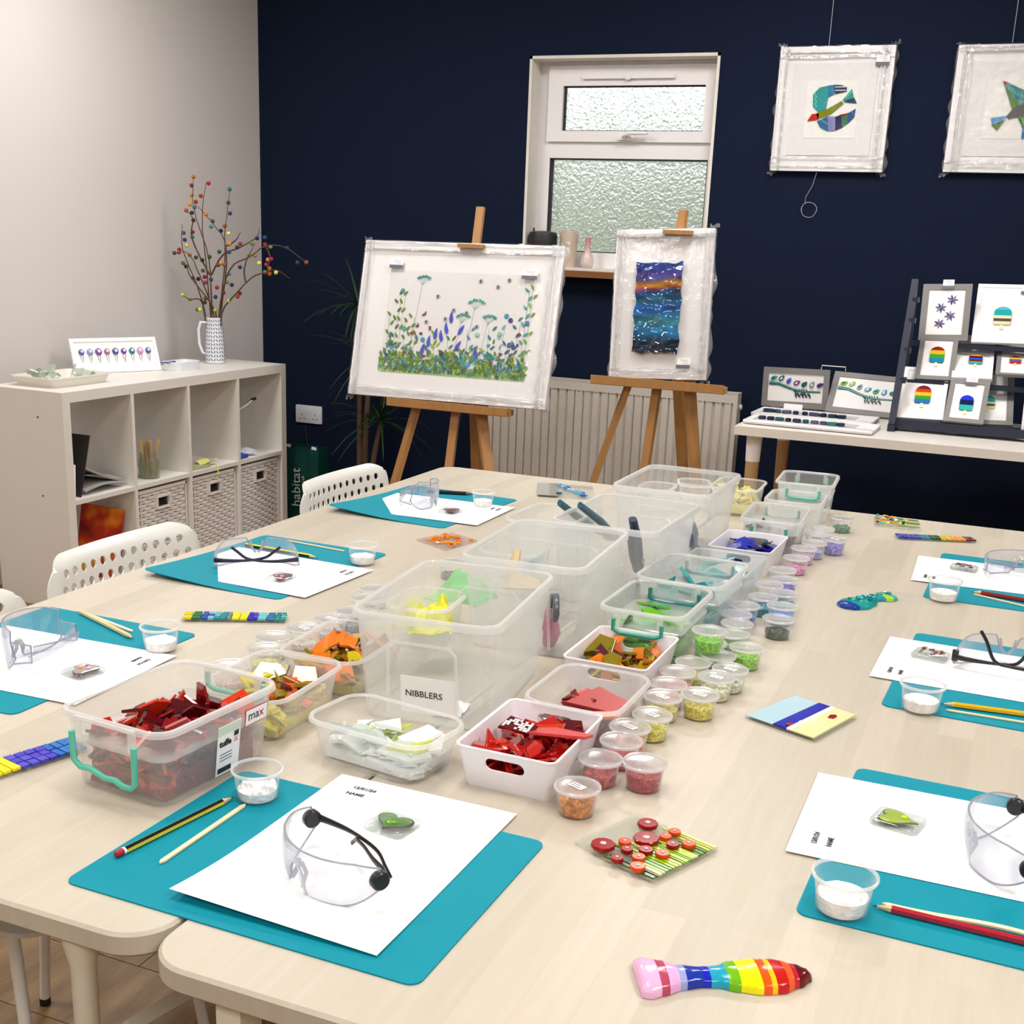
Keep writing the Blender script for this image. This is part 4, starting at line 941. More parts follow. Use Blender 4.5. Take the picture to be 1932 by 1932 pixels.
# tile with red and orange flowers
cs, o = quadM([(1085, 1594), (1202, 1542), (1354, 1606), (1228, 1669)])
th = thing('flower_tile', 'square clear glass tile with red and orange flower discs on green stems', 'glass tile', TR(o.x, o.y, T))
part(slab(MB(), cs, o, .0003, .0045), 'glass_sheet', tg, th, 0)
Wc, Nc, Ec, Sc = cs; D1 = (Sc-Ec); D2 = (Ec-Nc).normalized()
rnd = random.Random(5); greens = [C(60, 96, 20), C(150, 190, 30), C(200, 214, 90), C(96, 150, 20), C(30, 60, 20), C(176, 200, 40), C(222, 226, 130)]
for k in range(20):
    f = (k+.5)/20; e = Ec.lerp(Sc, f*.96+.02); ln = rnd.uniform(.030, .075); wd = rnd.choice([.0014, .003, .004, .0052])
    s = e-D2*ln; m_ = (e+s)/2; an = math.atan2(D2.y, D2.x)
    part(MB().box((0, 0, 0), (ln, wd, .0016), None, rnd.choice(greens)), 'stem_strip', gloss(), th, 0, M=TR(m_.x-o.x, m_.y-o.y, .0053, an))
sc = 4.83; FL = [(977, 350, 88, 0), (1222, 425, 52, 1), (1140, 470, 50, 1), (962, 485, 108, 0), (570, 540, 100, 0), (768, 515, 54, 1), (1205, 540, 55, 0), (1350, 535, 56, 1), (787, 585, 50, 0), (960, 590, 60, 0), (1112, 622, 60, 1), (893, 655, 56, 1), (695, 665, 52, 0), (885, 740, 62, 1)]
for x, y, r_, kd in FL:
    a = P(1020+x/sc, 1480+y/sc, .010); rr = r_/sc/1690; col = C(150, 6, 16) if kd == 0 else C(220, 70, 10)
    f = MB().lathe([(rr*.9, 0), (rr, .0012), (rr, .0042), (rr*.95, .0049), (rr*.3, .0049)], 10, None, col)
    fo = part(f, 'flower_disc', gloss(), th, 40, M=TR(a.x-o.x, a.y-o.y, .0058, rnd.random()))
    part(MB().lathe([(rr*.28, .0046), (rr*.26, .0056), (rr*.1, .0058)], 10, None, C(200, 180, 184)), 'flower_centre', gloss(), fo, 40)
# beach picture tile
cs, o = quadM([(1405, 1355), (1497, 1318), (1616, 1357), (1537, 1401)])
th = thing('seaside_tile', 'glass tile in pale blue, cobalt and cream bands with a small red boat', 'glass tile', TR(o.x, o.y, T))
part(slab(MB(), cs, o, .0003, .004), 'glass_sheet', tg, th, 0)
Wc, Nc, Ec, Sc = cs
def band(f0, f1, col, z, j=0.):
    p = [Wc.lerp(Sc, f0), Nc.lerp(Ec, f0), Nc.lerp(Ec, f1+j), Wc.lerp(Sc, f1)]; b = MB(); pts = [(q.x-o.x, q.y-o.y) for q in p]
    if sum(pts[i][0]*pts[(i+1) % 4][1]-pts[(i+1) % 4][0]*pts[i][1] for i in range(4)) < 0: pts.reverse()
    return part(b.prism(pts, .004, z, col=col, bev=.0006), 'glass_band', gloss(), th, 20)
band(.02, .40, C(176, 208, 220), .0052); band(.41, .60, C(20, 30, 170), .0062); band(.60, .68, C(232, 236, 226), .0068); band(.68, .98, C(226, 226, 170), .0064)
for (x, y), col, r_ in (((1571, 1352), C(150, 20, 36), .008), ((1490, 1366), C(150, 20, 36), .006), ((1512, 1362), C(240, 240, 220), .005), ((1500, 1372), C(240, 240, 220), .006), ((1538, 1360), C(240, 240, 225), .006)):
    a = P(x, y, .007); part(MB().prism([(r_, 0), (.2*r_, r_*.6), (-r_, r_*.3), (-r_*.7, -r_*.5), (.5*r_, -r_*.5)], 0, .0018, col=col, bev=.0004), 'glass_chip', gloss(), th, 20, M=TR(a.x-o.x, a.y-o.y, .0062, 1.2))
# orange tile
cs, o = quadM([(786, 1020), (853, 1008), (900, 1022), (841, 1040)])
th = thing('orange_tile', 'pinkish glass tile covered in orange petals, between side seats and tall boxes', 'glass tile', TR(o.x, o.y, T))
part(slab(MB(), cs, o, .0003, .004), 'glass_sheet', clear('pink_sheet_glass', milk=.35, edge=.6, body=(.75, .62, .58), rough=.05), th, 0)
for k in range(34):
    u, v = rnd.uniform(.12, .92), rnd.uniform(.12, .9); a = cs[0].lerp(cs[1], v).lerp(cs[3].lerp(cs[2], v), u)-o; r_ = rnd.uniform(.005, .009)
    white = k == 0
    part(MB().prism([(r_*cos(2*pi*q/6)*(1 if q % 2 else .75), r_*.7*sin(2*pi*q/6)) for q in range(6)], 0, .002, col=C(250, 245, 235) if white else rnd.choice([C(240, 130, 10), C(232, 110, 10), C(246, 150, 30)]), bev=.0005), 'petal', gloss(), th, 20, M=TR(a.x, a.y, .0055 if white else .004+.0008*(k % 3), rnd.random()*6))
# blue hexagon tile, grey strip on its left
cs, o = quadM([(1014, 937), (1015, 914), (1118, 920), (1121, 944)])
th = thing('hexagon_tile', 'clear glass tile with blue hexagon beads and a grey strip, far end of the table', 'glass tile', TR(o.x, o.y, T))
part(slab(MB(), cs, o, .0003, .004), 'glass_sheet', tg, th, 0)
part(slab(MB(), [cs[0], cs[1], cs[1].lerp(cs[2], .36), cs[0].lerp(cs[3], .36)], o, .004, .0055), 'grey_strip', mat('grey_green_glass', C(128, 134, 124), .2, coat=.5), th, 0)
for k in range(17):
    u, v = .38+.48*((k*.618) % 1), .1+.8*((k*.37+.1) % 1); a = cs[0].lerp(cs[1], v).lerp(cs[3].lerp(cs[2], v), u)-o; r_ = .0072
    part(MB().prism(circ(r_, 6), 0, .004, col=rnd.choice([C(40, 90, 200), C(70, 150, 230), C(90, 190, 230), C(60, 70, 190), C(190, 220, 240), C(20, 90, 120)]), bev=.001), 'hexagon_bead', gloss(), th, 20, M=TR(a.x, a.y, .0045+.001*(k % 2), .3))
# far multicolour tile
cs, o = quadM([(1650, 994), (1650, 975), (1734, 985), (1739, 1003)])
th = thing('beaded_tile', 'glass tile with many coloured beads on thin green lines, by the far table edge', 'glass tile', TR(o.x, o.y, T))
part(slab(MB(), cs, o, .0003, .004), 'glass_sheet', tg, th, 0)
for k in range(5):
    v = .15+.18*k; a = cs[0].lerp(cs[1], v).lerp(cs[3].lerp(cs[2], v), .5)-o; c = cs[0].lerp(cs[1], v).lerp(cs[3].lerp(cs[2], v), .97)-o
    part(MB().tube([a+Vector((0, 0, .005)), c+Vector((0, 0, .005))], .0009, 6, col=rnd.choice(greens)), 'stem_strip', gloss(), th)
for k in range(40):
    u, v = rnd.uniform(.05, .7), rnd.uniform(.2, .95); a = cs[0].lerp(cs[1], v).lerp(cs[3].lerp(cs[2], v), u)-o; r_ = rnd.uniform(.003, .0055)
    part(MB().lathe([(r_*.9, 0), (r_, .0015), (r_*.7, .003), (r_*.2, .0036)], 8, None, rnd.choice([C(200, 30, 20), C(236, 140, 30), C(240, 230, 60), C(170, 220, 40), C(30, 140, 120), C(20, 30, 60), C(200, 220, 60), C(90, 180, 170), C(244, 244, 244), C(240, 236, 140)])), 'glass_bead', gloss(), th, 40, M=TR(a.x, a.y, .0045+.001*(k % 3)))
# mosaic strips
def strip(name, label, a, c, wd, blocks, z=.004, wire=None, seed=1):
    a, c = Vector(a), Vector(c); ln = (c-a).length; M = frame3(a, c-a); M.translation.z = T; rn = random.Random(seed)
    th = thing(name, label, 'glass strip', M)
    part(MB().box((ln/2, 0, .0017), (ln, wd, .003)), 'clear_backing', tg, th, 0)
    x = .001
    tot = sum(b_[0] for b_ in blocks)
    for fr_, cols, rows in blocks:
        bw = ln*fr_/tot
        nx = max(1, round(bw/.010))
        for i in range(nx):
            for j in range(rows):
                w_, h_ = bw/nx*.94, wd/rows*.92; jx = rn.uniform(-.0006, .0006)
                p = [(-w_/2+rn.uniform(0, .001), -h_/2), (w_/2, -h_/2+rn.uniform(0, .001)), (w_/2-rn.uniform(0, .001), h_/2), (-w_/2, h_/2-rn.uniform(0, .001))]
                part(MB().prism(p, 0, .0035, col=rn.choice(cols), bev=.0006), 'tile', gloss(), th, 20, M=TR(x+bw/nx*(i+.5)+jx, -wd/2+wd/rows*(j+.5), .0032+rn.uniform(0, .0006), rn.uniform(-.08, .08)))
        x += bw
    if wire:
        part(MB().tube([(ln-.004, -.006, .004), (ln+.012, -.005, .008), (ln+.018, 0, .009), (ln+.012, .005, .008), (ln-.004, .006, .004)], .0006, 6), 'wire_loop', steel, th, 60)
    return th
strip('mosaic_strip', 'narrow glass strip of blue, green and yellow tiles beside the name sheets', P(346, 1167), P(539, 1170), .035,
      [(1, [C(214, 196, 20)], 2), (1, [C(20, 120, 150), C(30, 110, 60)], 3), (1.4, [C(40, 120, 200), C(30, 80, 170), C(120, 180, 220)], 3), (1.4, [C(20, 140, 150), C(90, 180, 180)], 3), (.5, [C(110, 140, 130)], 2), (1.8, [C(206, 206, 10), C(222, 220, 30)], 1), (1.1, [C(50, 40, 180), C(70, 60, 200)], 3), (1, [C(110, 190, 200)], 3), (.9, [C(20, 110, 160)], 3), (1.2, [C(30, 140, 140), C(90, 180, 180)], 3)], seed=2)
strip('hanging_strip', 'glass strip of blue tiles with a yellow patch and wire loop, beside stickered box', P(-70, 1478), P(146, 1410), .040,
      [(.6, [C(30, 40, 150)], 3), (1.9, [C(232, 220, 0), C(240, 226, 10)], 1), (2, [C(76, 70, 200), C(60, 50, 190)], 3), (1.6, [C(20, 90, 190), C(10, 110, 190)], 2)], wire=True, seed=3)
strip('rainbow_strip', 'narrow rainbow glass strip from blue to maroon, near the far table edge', P(1691, 1015), P(1836, 1022), .032,
      [(2.2, [C(30, 34, 160), C(30, 60, 180)], 3), (1, [C(30, 120, 150)], 3), (1, [C(30, 90, 40), C(20, 80, 50)], 2), (1.1, [C(214, 190, 10)], 2), (1.3, [C(236, 150, 20)], 2), (1, [C(110, 20, 24), C(80, 14, 20)], 2)], seed=4)
# glass fish
def fish(name, label, a, c, prof, cols, hgt, wav=0.):
    a, c = Vector(a), Vector(c); ln = (c-a).length; M = frame3(a, c-a); M.translation.z = T+.0004; th = thing(name, label, 'glass fish', M)
    def hw(s):
        for k in range(len(prof)-1):
            if s <= prof[k+1][0]:
                t_ = (s-prof[k][0])/(prof[k+1][0]-prof[k][0]); t_ = t_*t_*(3-2*t_); return prof[k][1]+(prof[k+1][1]-prof[k][1])*t_
        return prof[-1][1]
    s0 = 0
    for s1, col in cols:
        n = max(2, round((s1-s0)*40)); rings = []
        for i in range(n+1):
            s = s0+(s1-s0)*i/n; h = max(.0012, hw(s)*ln); z = hgt*(.55+.45*min(1, h/(.12*ln)))*(1 if .02 < s < .98 else .6); ring = []
            for k in range(17):
                t_ = pi*k/16; ca = cos(t_); ring.append((s*ln+.006*sin(h*60)*0-wav*ca*.004, ca*h+wav*.0015*sin(s*14), max(.0002, z*sin(t_)**.6+(.0012 if 0 < k < 16 else 0)+.0008*noise.noise(Vector((s*30, k*.5, 1))))))
            rings.append(ring)
        part(MB().loft(rings, col=col), 'glass_stripe', gloss(), th, 60); s0 = s1
    return th
fish('rainbow_fish', 'glass fish striped pink, blue, green, yellow and red, front table edge', P(1201, 1852), P(1528, 1848),
     [(0, .16), (.05, .175), (.12, .15), (.25, .095), (.36, .075), (.45, .08), (.55, .12), (.68, .15), (.80, .145), (.92, .09), (1, .03)],
     [(.115, C(232, 176, 214)), (.165, C(176, 70, 96)), (.23, C(222, 170, 214)), (.27, C(150, 160, 214)), (.37, C(20, 50, 160)), (.41, C(20, 30, 190)), (.505, C(30, 160, 190)), (.57, C(110, 180, 20)), (.69, C(232, 226, 10)), (.74, C(226, 84, 20)), (.77, C(236, 190, 20)), (.84, C(190, 24, 20)), (.88, C(228, 90, 40)), (.91, C(180, 30, 50)), (1, C(96, 6, 16))], .010)
fish('teal_fish', 'small teal glass fish with a lime tail, in open space beyond the pots', P(1676, 1128), P(1590, 1148),
     [(0, .16), (.12, .16), (.28, .06), (.36, .07), (.5, .17), (.75, .22), (.92, .16), (1, .05)],
     [(.1, C(60, 170, 160)), (.2, C(170, 210, 60)), (.34, C(40, 140, 160)), (.6, C(10, 140, 130)), (.86, C(20, 150, 150)), (1, C(20, 60, 150))], .008)

tf = bpy.data.objects['teal_fish']; rn = random.Random(3)
for k in range(46):
    s = rn.uniform(.36, .97) if k > 8 else rn.uniform(.02, .25); hw_ = (.012 if .5 < s < .95 else .006)
    part(MB().prism([(.0035*cos(2*pi*q/5), .0026*sin(2*pi*q/5)) for q in range(5)], 0, .003, col=rn.choice([C(10, 130, 130), C(30, 170, 160), C(20, 110, 150), C(90, 200, 190)] if k > 8 else [C(190, 220, 70), C(40, 140, 150)]), bev=.0005), 'glass_chip', gloss(), tf, 20, M=TR(s*.107, rn.uniform(-hw_, hw_), .0085+rn.uniform(-.0012, .0008), rn.random()*6, rn.uniform(-.3, .3), rn.uniform(-.3, .3)))

# ================================================================ perforated chairs
cw = mat('white_chair_metal', C(232, 232, 228), .35)
def chair_back():
    def f(u, v):                                # u across, v up; local: x across, y = backwards, z up
        x = (u-.5)*.42; z = (v-.5)*.26; y = -.035*(1-(2*x/.42)**2)*0+.10*(x/.21)**2*.35
        return (x, -y+.02*v, z)
    W, H, r = .42, .26, .065
    def rmap(u, v):
        x, z = (u-.5)*W, (v-.5)*H; ax, az = W/2-r, H/2-r; dx, dz = abs(x)-ax, abs(z)-az
        if dx > 0 and dz > 0:
            d = math.hypot(dx, dz); k = max(dx, dz)/d; x = math.copysign(ax+dx*k, x); z = math.copysign(az+dz*k, z)
        e = min(1, (W/2-abs(x))/.03, (H/2-abs(z))/.03); e = max(0, e)
        y = .8*x*x-.014*(1-e)**2-.012*(z/H)
        return (x, y, z)
    me = MB().sheet(rmap, 56, 36, .004).mesh('b', 0)
    c = MB()
    for j, (nn_, z) in enumerate(((12, .098), (13, .070), (12, .042), (13, .014), (12, -.014), (13, -.042))):
        for i in range(nn_):
            x = (i-(nn_-1)/2)*.0285; c.prism(circ(.0084, 12), -.12, .06, Matrix.Translation((x, 0, z)) @ Matrix.Rotation(pi/2, 4, 'X'))
    me = boolcut(me, c.mesh('c', 0)); me.shade_smooth(); me.set_sharp_from_angle(angle=R(40)); return me
def make_chair(M, label):
    th = thing('perforated_chair', label, 'chair', M, 'white perforated chairs tucked in along the table')
    # local: +y = direction the sitter faces, seat towards +y
    part(chair_back(), 'backrest', cw, th, M=TR(0, .0, .628, 0, R(8)))
    def seat(u, v):
        x, y = (u-.5)*.38, .03+v*.36; r = .05; ax, ay = .19-r, .18-r; yy = y-.21; dx, dy = abs(x)-ax, abs(yy)-ay
        if dx > 0 and dy > 0: d = math.hypot(dx, dy); k = max(dx, dy)/d; x = math.copysign(ax+dx*k, x); yy = math.copysign(ay+dy*k, yy)
        return (x, yy+.21, .445-.01*(1-(2*(u-.5))**2)-.012*v*v)
    part(MB().sheet(seat, 24, 20, .006), 'seat', cw, th, 60)
    b = MB()
    for s in (-1, 1): b.tube([(s*.155, .08, .435), (s*.165, .03, .44), (s*.17, -.0, .5), (s*.165, .012, .575)], .009, 10)
    part(b, 'back_frame', cw, th, 60)
    for sx in (-1, 1):
        for sy in (0, 1):
            top = (sx*.15, .08+.24*sy, .436); bot = (sx*.175, .02+.36*sy, .0)
            lg = part(MB().tube([top, ((top[0]+bot[0])/2, (top[1]+bot[1])/2, .22), (bot[0], bot[1], .012)], .0088, 12), 'leg', cw, th, 60)
            part(MB().lathe([(.0095, 0), (.0098, .012), (.009, .014)], 12, TR(bot[0], bot[1], 0)), 'rubber_foot', black, lg)
    return th
ch = make_chair(TR(-1.50, 1.762, 0, R(-90)), 'white perforated chair facing the navy armed goggles')
dup(ch, TR(-1.50, 2.56, 0, R(-90)), 'white perforated chair near the easels, farthest of the row')
dup(ch, TR(-1.455, 1.243, 0, R(-92)), 'white perforated chair of which only one rounded shoulder is in view')

# ================================================================ cube shelf by the white wall
sw = mat('white_foil_shelf', C(226, 222, 216), .42, nz=(3, .02))
SX0, SX1, SY0, SY1, SH_ = -3.315, -2.985, 3.235, 4.60, T+.028
th = thing('cube_shelf', 'white cube shelf unit of two rows with four compartments each', 'shelf', TR((SX0+SX1)/2, (SY0+SY1)/2, 0))
def pan(n, x0, x1, y0, y1, z0, z1, m=sw):
    part(MB().box(((x0+x1)/2, (y0+y1)/2, (z0+z1)/2), (x1-x0, y1-y0, z1-z0)), n, m, th, 0, world=True)
tk = .036
pan('top_panel', SX0, SX1, SY0, SY1, SH_-tk, SH_); pan('bottom_panel', SX0, SX1, SY0, SY1, .0, tk)
pan('side_panel', SX0, SX1, SY0, SY0+tk, tk, SH_-tk); pan('side_panel', SX0, SX1, SY1-tk, SY1, tk, SH_-tk)
cw_ = (SY1-SY0-2*tk-3*.016)/4; ZM = (tk+SH_-tk)/2
DV = []
for k in range(3):
    y = SY0+tk+cw_*(k+1)+.016*k; DV.append(y); pan('divider', SX0, SX1, y, y+.016, tk, SH_-tk)
pan('middle_shelf', SX0, SX1-.001, SY0+tk, SY1-tk, ZM-.008, ZM+.008)
for z in (SH_-.09, ZM+.02):
    part(MB().lathe([(.004, 0), (.004, .0008)], 10, TR(SX0+.22, SY0-.0008, z, rx=pi/2)), 'screw_cap', steel, th, world=True)
cell = lambda k: (SY0+tk+k*(cw_+.016), SY0+tk+k*(cw_+.016)+cw_)
# woven baskets
wv = mat('white_woven_rattan', C(228, 222, 220), .6, nz=(60, .06)); dk_ = mat('basket_shade_backing', C(120, 112, 104), .8)
for k in (1, 2, 3):
    y0, y1 = cell(k); y0 += .008; y1 -= .008; z0, z1 = tk+.003, ZM-.022; yc = (y0+y1)/2; X1 = SX1-.012
    bk = thing('woven_basket', ['', 'woven white basket under the jar of sticks', 'woven white basket under the yellow paper scraps', 'woven white basket under the blue and white packets'][k], 'basket', TR((SX0+X1)/2, yc, z0), 'woven baskets in the cube shelf')
    W, H = y1-y0, z1-z0; b = MB()
    for s in (-1, 1): b.box((0, s*(W/2-.006), H/2), (X1-SX0-.02, .006, H))
    b.box((0, 0, .004), (X1-SX0-.03, W-.02, .006)); part(b, 'side_wall', wv, bk, 0)
    fx = (X1-SX0)/2
    slot = (-.034, .034, H-.075, H-.038)
    b = MB(); nr = 24; rh = (H-.018)/nr; ns = 11; sw_ = W/ns
    for r_ in range(nr):
        z = .006+rh*(r_+.5)
        def seg(ya, yb):
            n = max(2, int((yb-ya)/.006))
            def f(u, v): yy = ya+(yb-ya)*u; return (fx-.004+.0034*cos(pi*(yy/sw_)+pi*r_)*1., yy, z+(v-.5)*rh*.86)
            b.sheet(f, n, 1, .0018)
        if slot[2]-.003 < z < slot[3]+.003: seg(-W/2+.014, slot[0]-.006); seg(slot[1]+.006, W/2-.014)
        else: seg(-W/2+.014, W/2-.014)
    part(b, 'weave', wv, bk, 0, kind='stuff')
    b = MB()
    for j in range(ns+1):
        yy = -W/2+j*sw_
        if slot[0] < yy < slot[1]: b.box((fx-.008, yy, (slot[2]-.004)/2), (.003, .003, slot[2]-.004))
        else: b.box((fx-.008, yy, H/2), (.003, .003, H-.006))
    part(b, 'upright_canes', wv, bk, 0, kind='stuff')
    b = MB(); b.box((fx-.006, 0, H-.004), (.012, W, .012))
    for s in (-1, 1): b.box((fx-.006, s*(W/2-.004), H/2), (.012, .007, H))
    part(b, 'rim', wv, bk, 0)
    b = MB()
    for c_, d_ in (((fx, 0, slot[2]-.004), (.012, .082, .008)), ((fx, 0, slot[3]+.004), (.012, .082, .008)), ((fx, slot[0]-.004, (slot[2]+slot[3])/2), (.012, .008, .04)), ((fx, slot[1]+.004, (slot[2]+slot[3])/2), (.012, .008, .04))): b.box(c_, d_)
    part(b, 'handle_frame', wv, bk, 0)
    part(MB().box((fx-.016, 0, H/2), (.002, W-.02, H-.02)), 'shade_backing', mat('dark_basket_inside', C(96, 88, 82), .9) if 0 else dk_, bk, 0)  # added dark backing; its colour stands for the shade inside the basket
    part(MB().box((fx-.0145, 0, (slot[2]+slot[3])/2), (.001, .066, .036)), 'slot_shade_sheet', mat('dark_slot_shade', C(18, 16, 16), .9), bk, 0)  # near-black sheet; shade within the hand slot is put into its colour
# shelf contents
ZS = ZM+.0085
y0, y1 = cell(0)
o = part(MB().box((0, 0, .11), (.19, .004, .22)), 'dark_board', mat('dark_card', C(42, 38, 40), .7), None, 0); o.matrix_world = TR(SX1-.12, y0+.055, ZS, 0, R(-16)); tag(o, 'dark grey card leaning in the first upper compartment', 'card')
o = part(MB().box((0, 0, .06), (.18, .014, .12)), 'paper_pad', pap, None, 0); o.matrix_world = TR(SX1-.11, y0+.016, ZS, 0, R(-4)); tag(o, 'white paper pad standing in the first upper compartment', 'paper')
b = MB(); gf = mat('grey_felt', C(168, 166, 164), .8)
b.sheet(lambda u, v: (-.10+.2*v, .0+.2*u, .075*(1-u)**1.3+.022+.01*sin(pi*v)), 16, 6, .008); b.sheet(lambda u, v: (-.10+.2*v, .0+.21*u, .012+.012*sin(pi*u)), 16, 6, .008)
o = part(b, 'folded_felt', gf, None, 60); o.matrix_world = TR(SX1-.13, y0+.085, ZS, 0); tag(o, 'folded light grey felt lying beside the dark card', 'fabric')
pa = nt('flame_paint_print'); m, t, o_ = pa; bs = t.nodes.new('ShaderNodeBsdfPrincipled'); bs.inputs['Roughness'].default_value = .3
cr = t.nodes.new('ShaderNodeValToRGB'); L(t, noisef(t, 9, 2, coords(t, scale=(1, 1, .8))), cr.inputs[0]); el = cr.color_ramp.elements
el[0].position = .36; el[0].color = (*C(120, 14, 8), 1); el[1].position = .68; el[1].color = (*C(230, 190, 60), 1); e_ = el.new(.48); e_.color = (*C(190, 50, 14), 1); e_ = el.new(.57); e_.color = (*C(220, 120, 20), 1)
L(t, cr.outputs[0], bs.inputs['Base Color']); L(t, bs.outputs[0], o_.inputs[0])
a = PY(143, 950, (cell(0)[0]+cell(0)[1])/2); y0, y1 = cell(0)
o = part(MB().box((0, 0, .0), (.160, .006, .275)), 'painted_glass_panel', m, None, 0); a_ = PY(143, 948, 3.50); c_ = PY(226, 963, 3.565); o.matrix_world = frame3(Vector(((a_.x+c_.x)/2, (a_.y+c_.y)/2, tk+.1385)), c_-a_); tag(o, 'red and yellow marbled glass panel in the lower compartment', 'glass panel')
y0, y1 = cell(1)
o = part(P4(MB(), shell(.12, .10, .11, .11, .09, .01)), 'storage_box', clear('grey_clear_plastic', .25, .6, body=(.6, .65, .66)), None); o.matrix_world = TR(SX0+.13, y0+.075, ZS); tag(o, 'smoky clear box behind the jar of sticks on the shelf', 'box')
rag('plastic_bag', 'dark crumpled bag in the smoky clear box', SX0+.13, y0+.075, ZS-T+.004, (.08, .07, .05), mat('grey_bag', C(90, 92, 98), .5), 4, 'bag')
jr = thing('glass_jar', 'squat glass jar full of wooden sticks on the shelf', 'jar', TR(SX1-.065, y0+.150, ZS))
part(MB().lathe([(.034, 0), (.038, .003), (.040, .02), (.040, .065), (.034, .078), (.031, .084), (.035, .088), (.035, .096), (.032, .096), (.0305, .088), (.037, .064), (.037, .02), (.034, .006), (.01, .005)], 28), 'jar_body', clear('green_jar_glass', .12, .55, tint=(.90, .93, .90), body=(.66, .68, .64), rough=.04, gl=1.2), jr)
for k in range(16):
    a_ = k*2.4; r_ = .012+.012*(k % 3)/2
    o = link('lolly_stick', MB().box((0, 0, .066), (.009, .0018, .132+.02*(k % 4)/4)).mesh('lolly_stick', 0), mat('lolly_wood', C(206, 176, 130), .6)); o.matrix_world = TR(SX1-.065+r_*cos(a_), y0+.150+r_*sin(a_), ZS+.008, a_, R(4), R(5*(k % 3)-4)); tag(o, 'wooden stick standing in the glass jar on the shelf', 'stick', 'wooden sticks in the jar')
o = part(MB().lathe([(.014, 0), (.016, .05), (.012, .066), (.012, .078)], 16), 'glue_bottle', mat('mint_bottle', C(120, 180, 160), .4), None); o.matrix_world = TR(SX1-.05, y0+.022, ZS); tag(o, 'small mint green bottle by the divider on the shelf', 'bottle')
y0, y1 = cell(2)
b = MB(); b.sheet(lambda u, v: (-.07+.13*v, .10*u*(1-.6*v), .14*(1-u)**1.2*(1-.3*v)+.004), 10, 8, .001)
o = part(b, 'plastic_sleeve', clear('sleeve_plastic', .22, .6, body=(.85, .85, .85)), None, 60); o.matrix_world = TR(SX1-.10, y0+.004, ZS); tag(o, 'clear plastic sleeve slumped against the shelf divider', 'sleeve')
o = part(MB().prism(rrect(.06, .05, .02), 0, .022, bev=.004), 'red_tin', mat('red_pack', C(196, 56, 40), .4), None); o.matrix_world = TR(SX1-.16, y0+.155, ZS); tag(o, 'small red round cornered tin in the third upper compartment', 'tin')
o = part(MB().prism([(-.05, -.06), (.05, -.05), (.06, .06), (-.04, .05)], 0, .012), 'paper_stack', mat('green_cream_card', C(170, 172, 130), .7), None, 0); o.matrix_world = TR(SX1-.07, y0+.07, ZS); tag(o, 'stack of greenish card pieces on the shelf', 'card')
o = part(MB().sheet(lambda u, v: (.05*u, .10*v, .004+.008*sin(6*u+3*v)), 8, 8, .001), 'paper_scrap', mat('yellow_paper', C(226, 226, 130), .7), None, 60); o.matrix_world = TR(SX1-.07, y0+.10, ZS+.013); tag(o, 'pale yellow paper scrap on the shelf', 'paper')
o = part(MB().tube([(0, 0, 0), (.008, .002, -.01), (.010, 0, -.035), (.010, -.004, -.04), (.011, .006, -.04)], .0022, 6), 'yellow_ribbon', mat('yellow_ribbon', C(230, 220, 60), .5), None, 60); o.matrix_world = TR(SX1+.002-.01, y0+.165, ZS+.006); tag(o, 'yellow ribbon end hanging over the shelf edge', 'ribbon')
y0, y1 = cell(3)
for k, (c_, ln_) in enumerate(((C(60, 24, 20), .20), (C(240, 235, 230), .21), (C(50, 30, 30), .23), (C(230, 220, 210), .22))):
    bx = thing('paintbrush', 'long handled brush resting high in the last upper compartment', 'brush', TR(SX1-.20+.018*k, y0+.002, ZS+.155+.004*k, R(-6+k*3), R(-14), 0) , 'brushes in the last compartment')
    a_ = PX(443, 778, -3.06+.01*k); c_2 = PX(488+5*k, 758-1.5*k, -3.06+.01*k); bx.matrix_world = Matrix.Translation(a_) @ (c_2-a_).to_track_quat('Y', 'Z').to_matrix().to_4x4(); MW[bx.name] = bx.matrix_world.copy()
    part(MB().tube([(0, 0, 0), (0, ln_*.4, .01), (0, ln_*.6, .02)], [.002, .004, .003], 8, col=c_), 'handle', matte(), bx); part(MB().tube([(0, ln_*.6, .02), (0, ln_*.68, .023)], [.004, .006], 8), 'bristle_head', mat('dark_bristle', C(24, 16, 14), .8), bx)
for k, (dx, dy, cc) in enumerate(((.05, .03, C(40, 70, 180)), (.08, .07, C(226, 228, 236)), (.06, .11, C(206, 212, 226)), (.09, .15, C(240, 240, 244)))):
    o = part(MB().sheet(lambda u, v: ((u-.5)*.07, (v-.5)*.06, .012+.012*sin(pi*u)*sin(pi*v)+.004*noise.noise(Vector((u*5, v*5, k)))), 10, 10, .010, col=cc), 'foil_packet', matte(), None, 60); o.matrix_world = TR(SX1-dx, y0+dy+.02, ZS, .5*k); tag(o, ['blue packet', 'first white packet beside the blue packet', 'second bluish packet in the middle', 'white packet farthest along'][k]+' in the last upper compartment', 'packet')
o = part(P4(MB(), shell(.09, .08, .07, .08, .07, .01)), 'storage_box', clear('grey_clear_plastic'), None); o.matrix_world = TR(SX0+.10, y0+.17, ZS); tag(o, 'faint clear tub at the back of the last upper compartment', 'box')

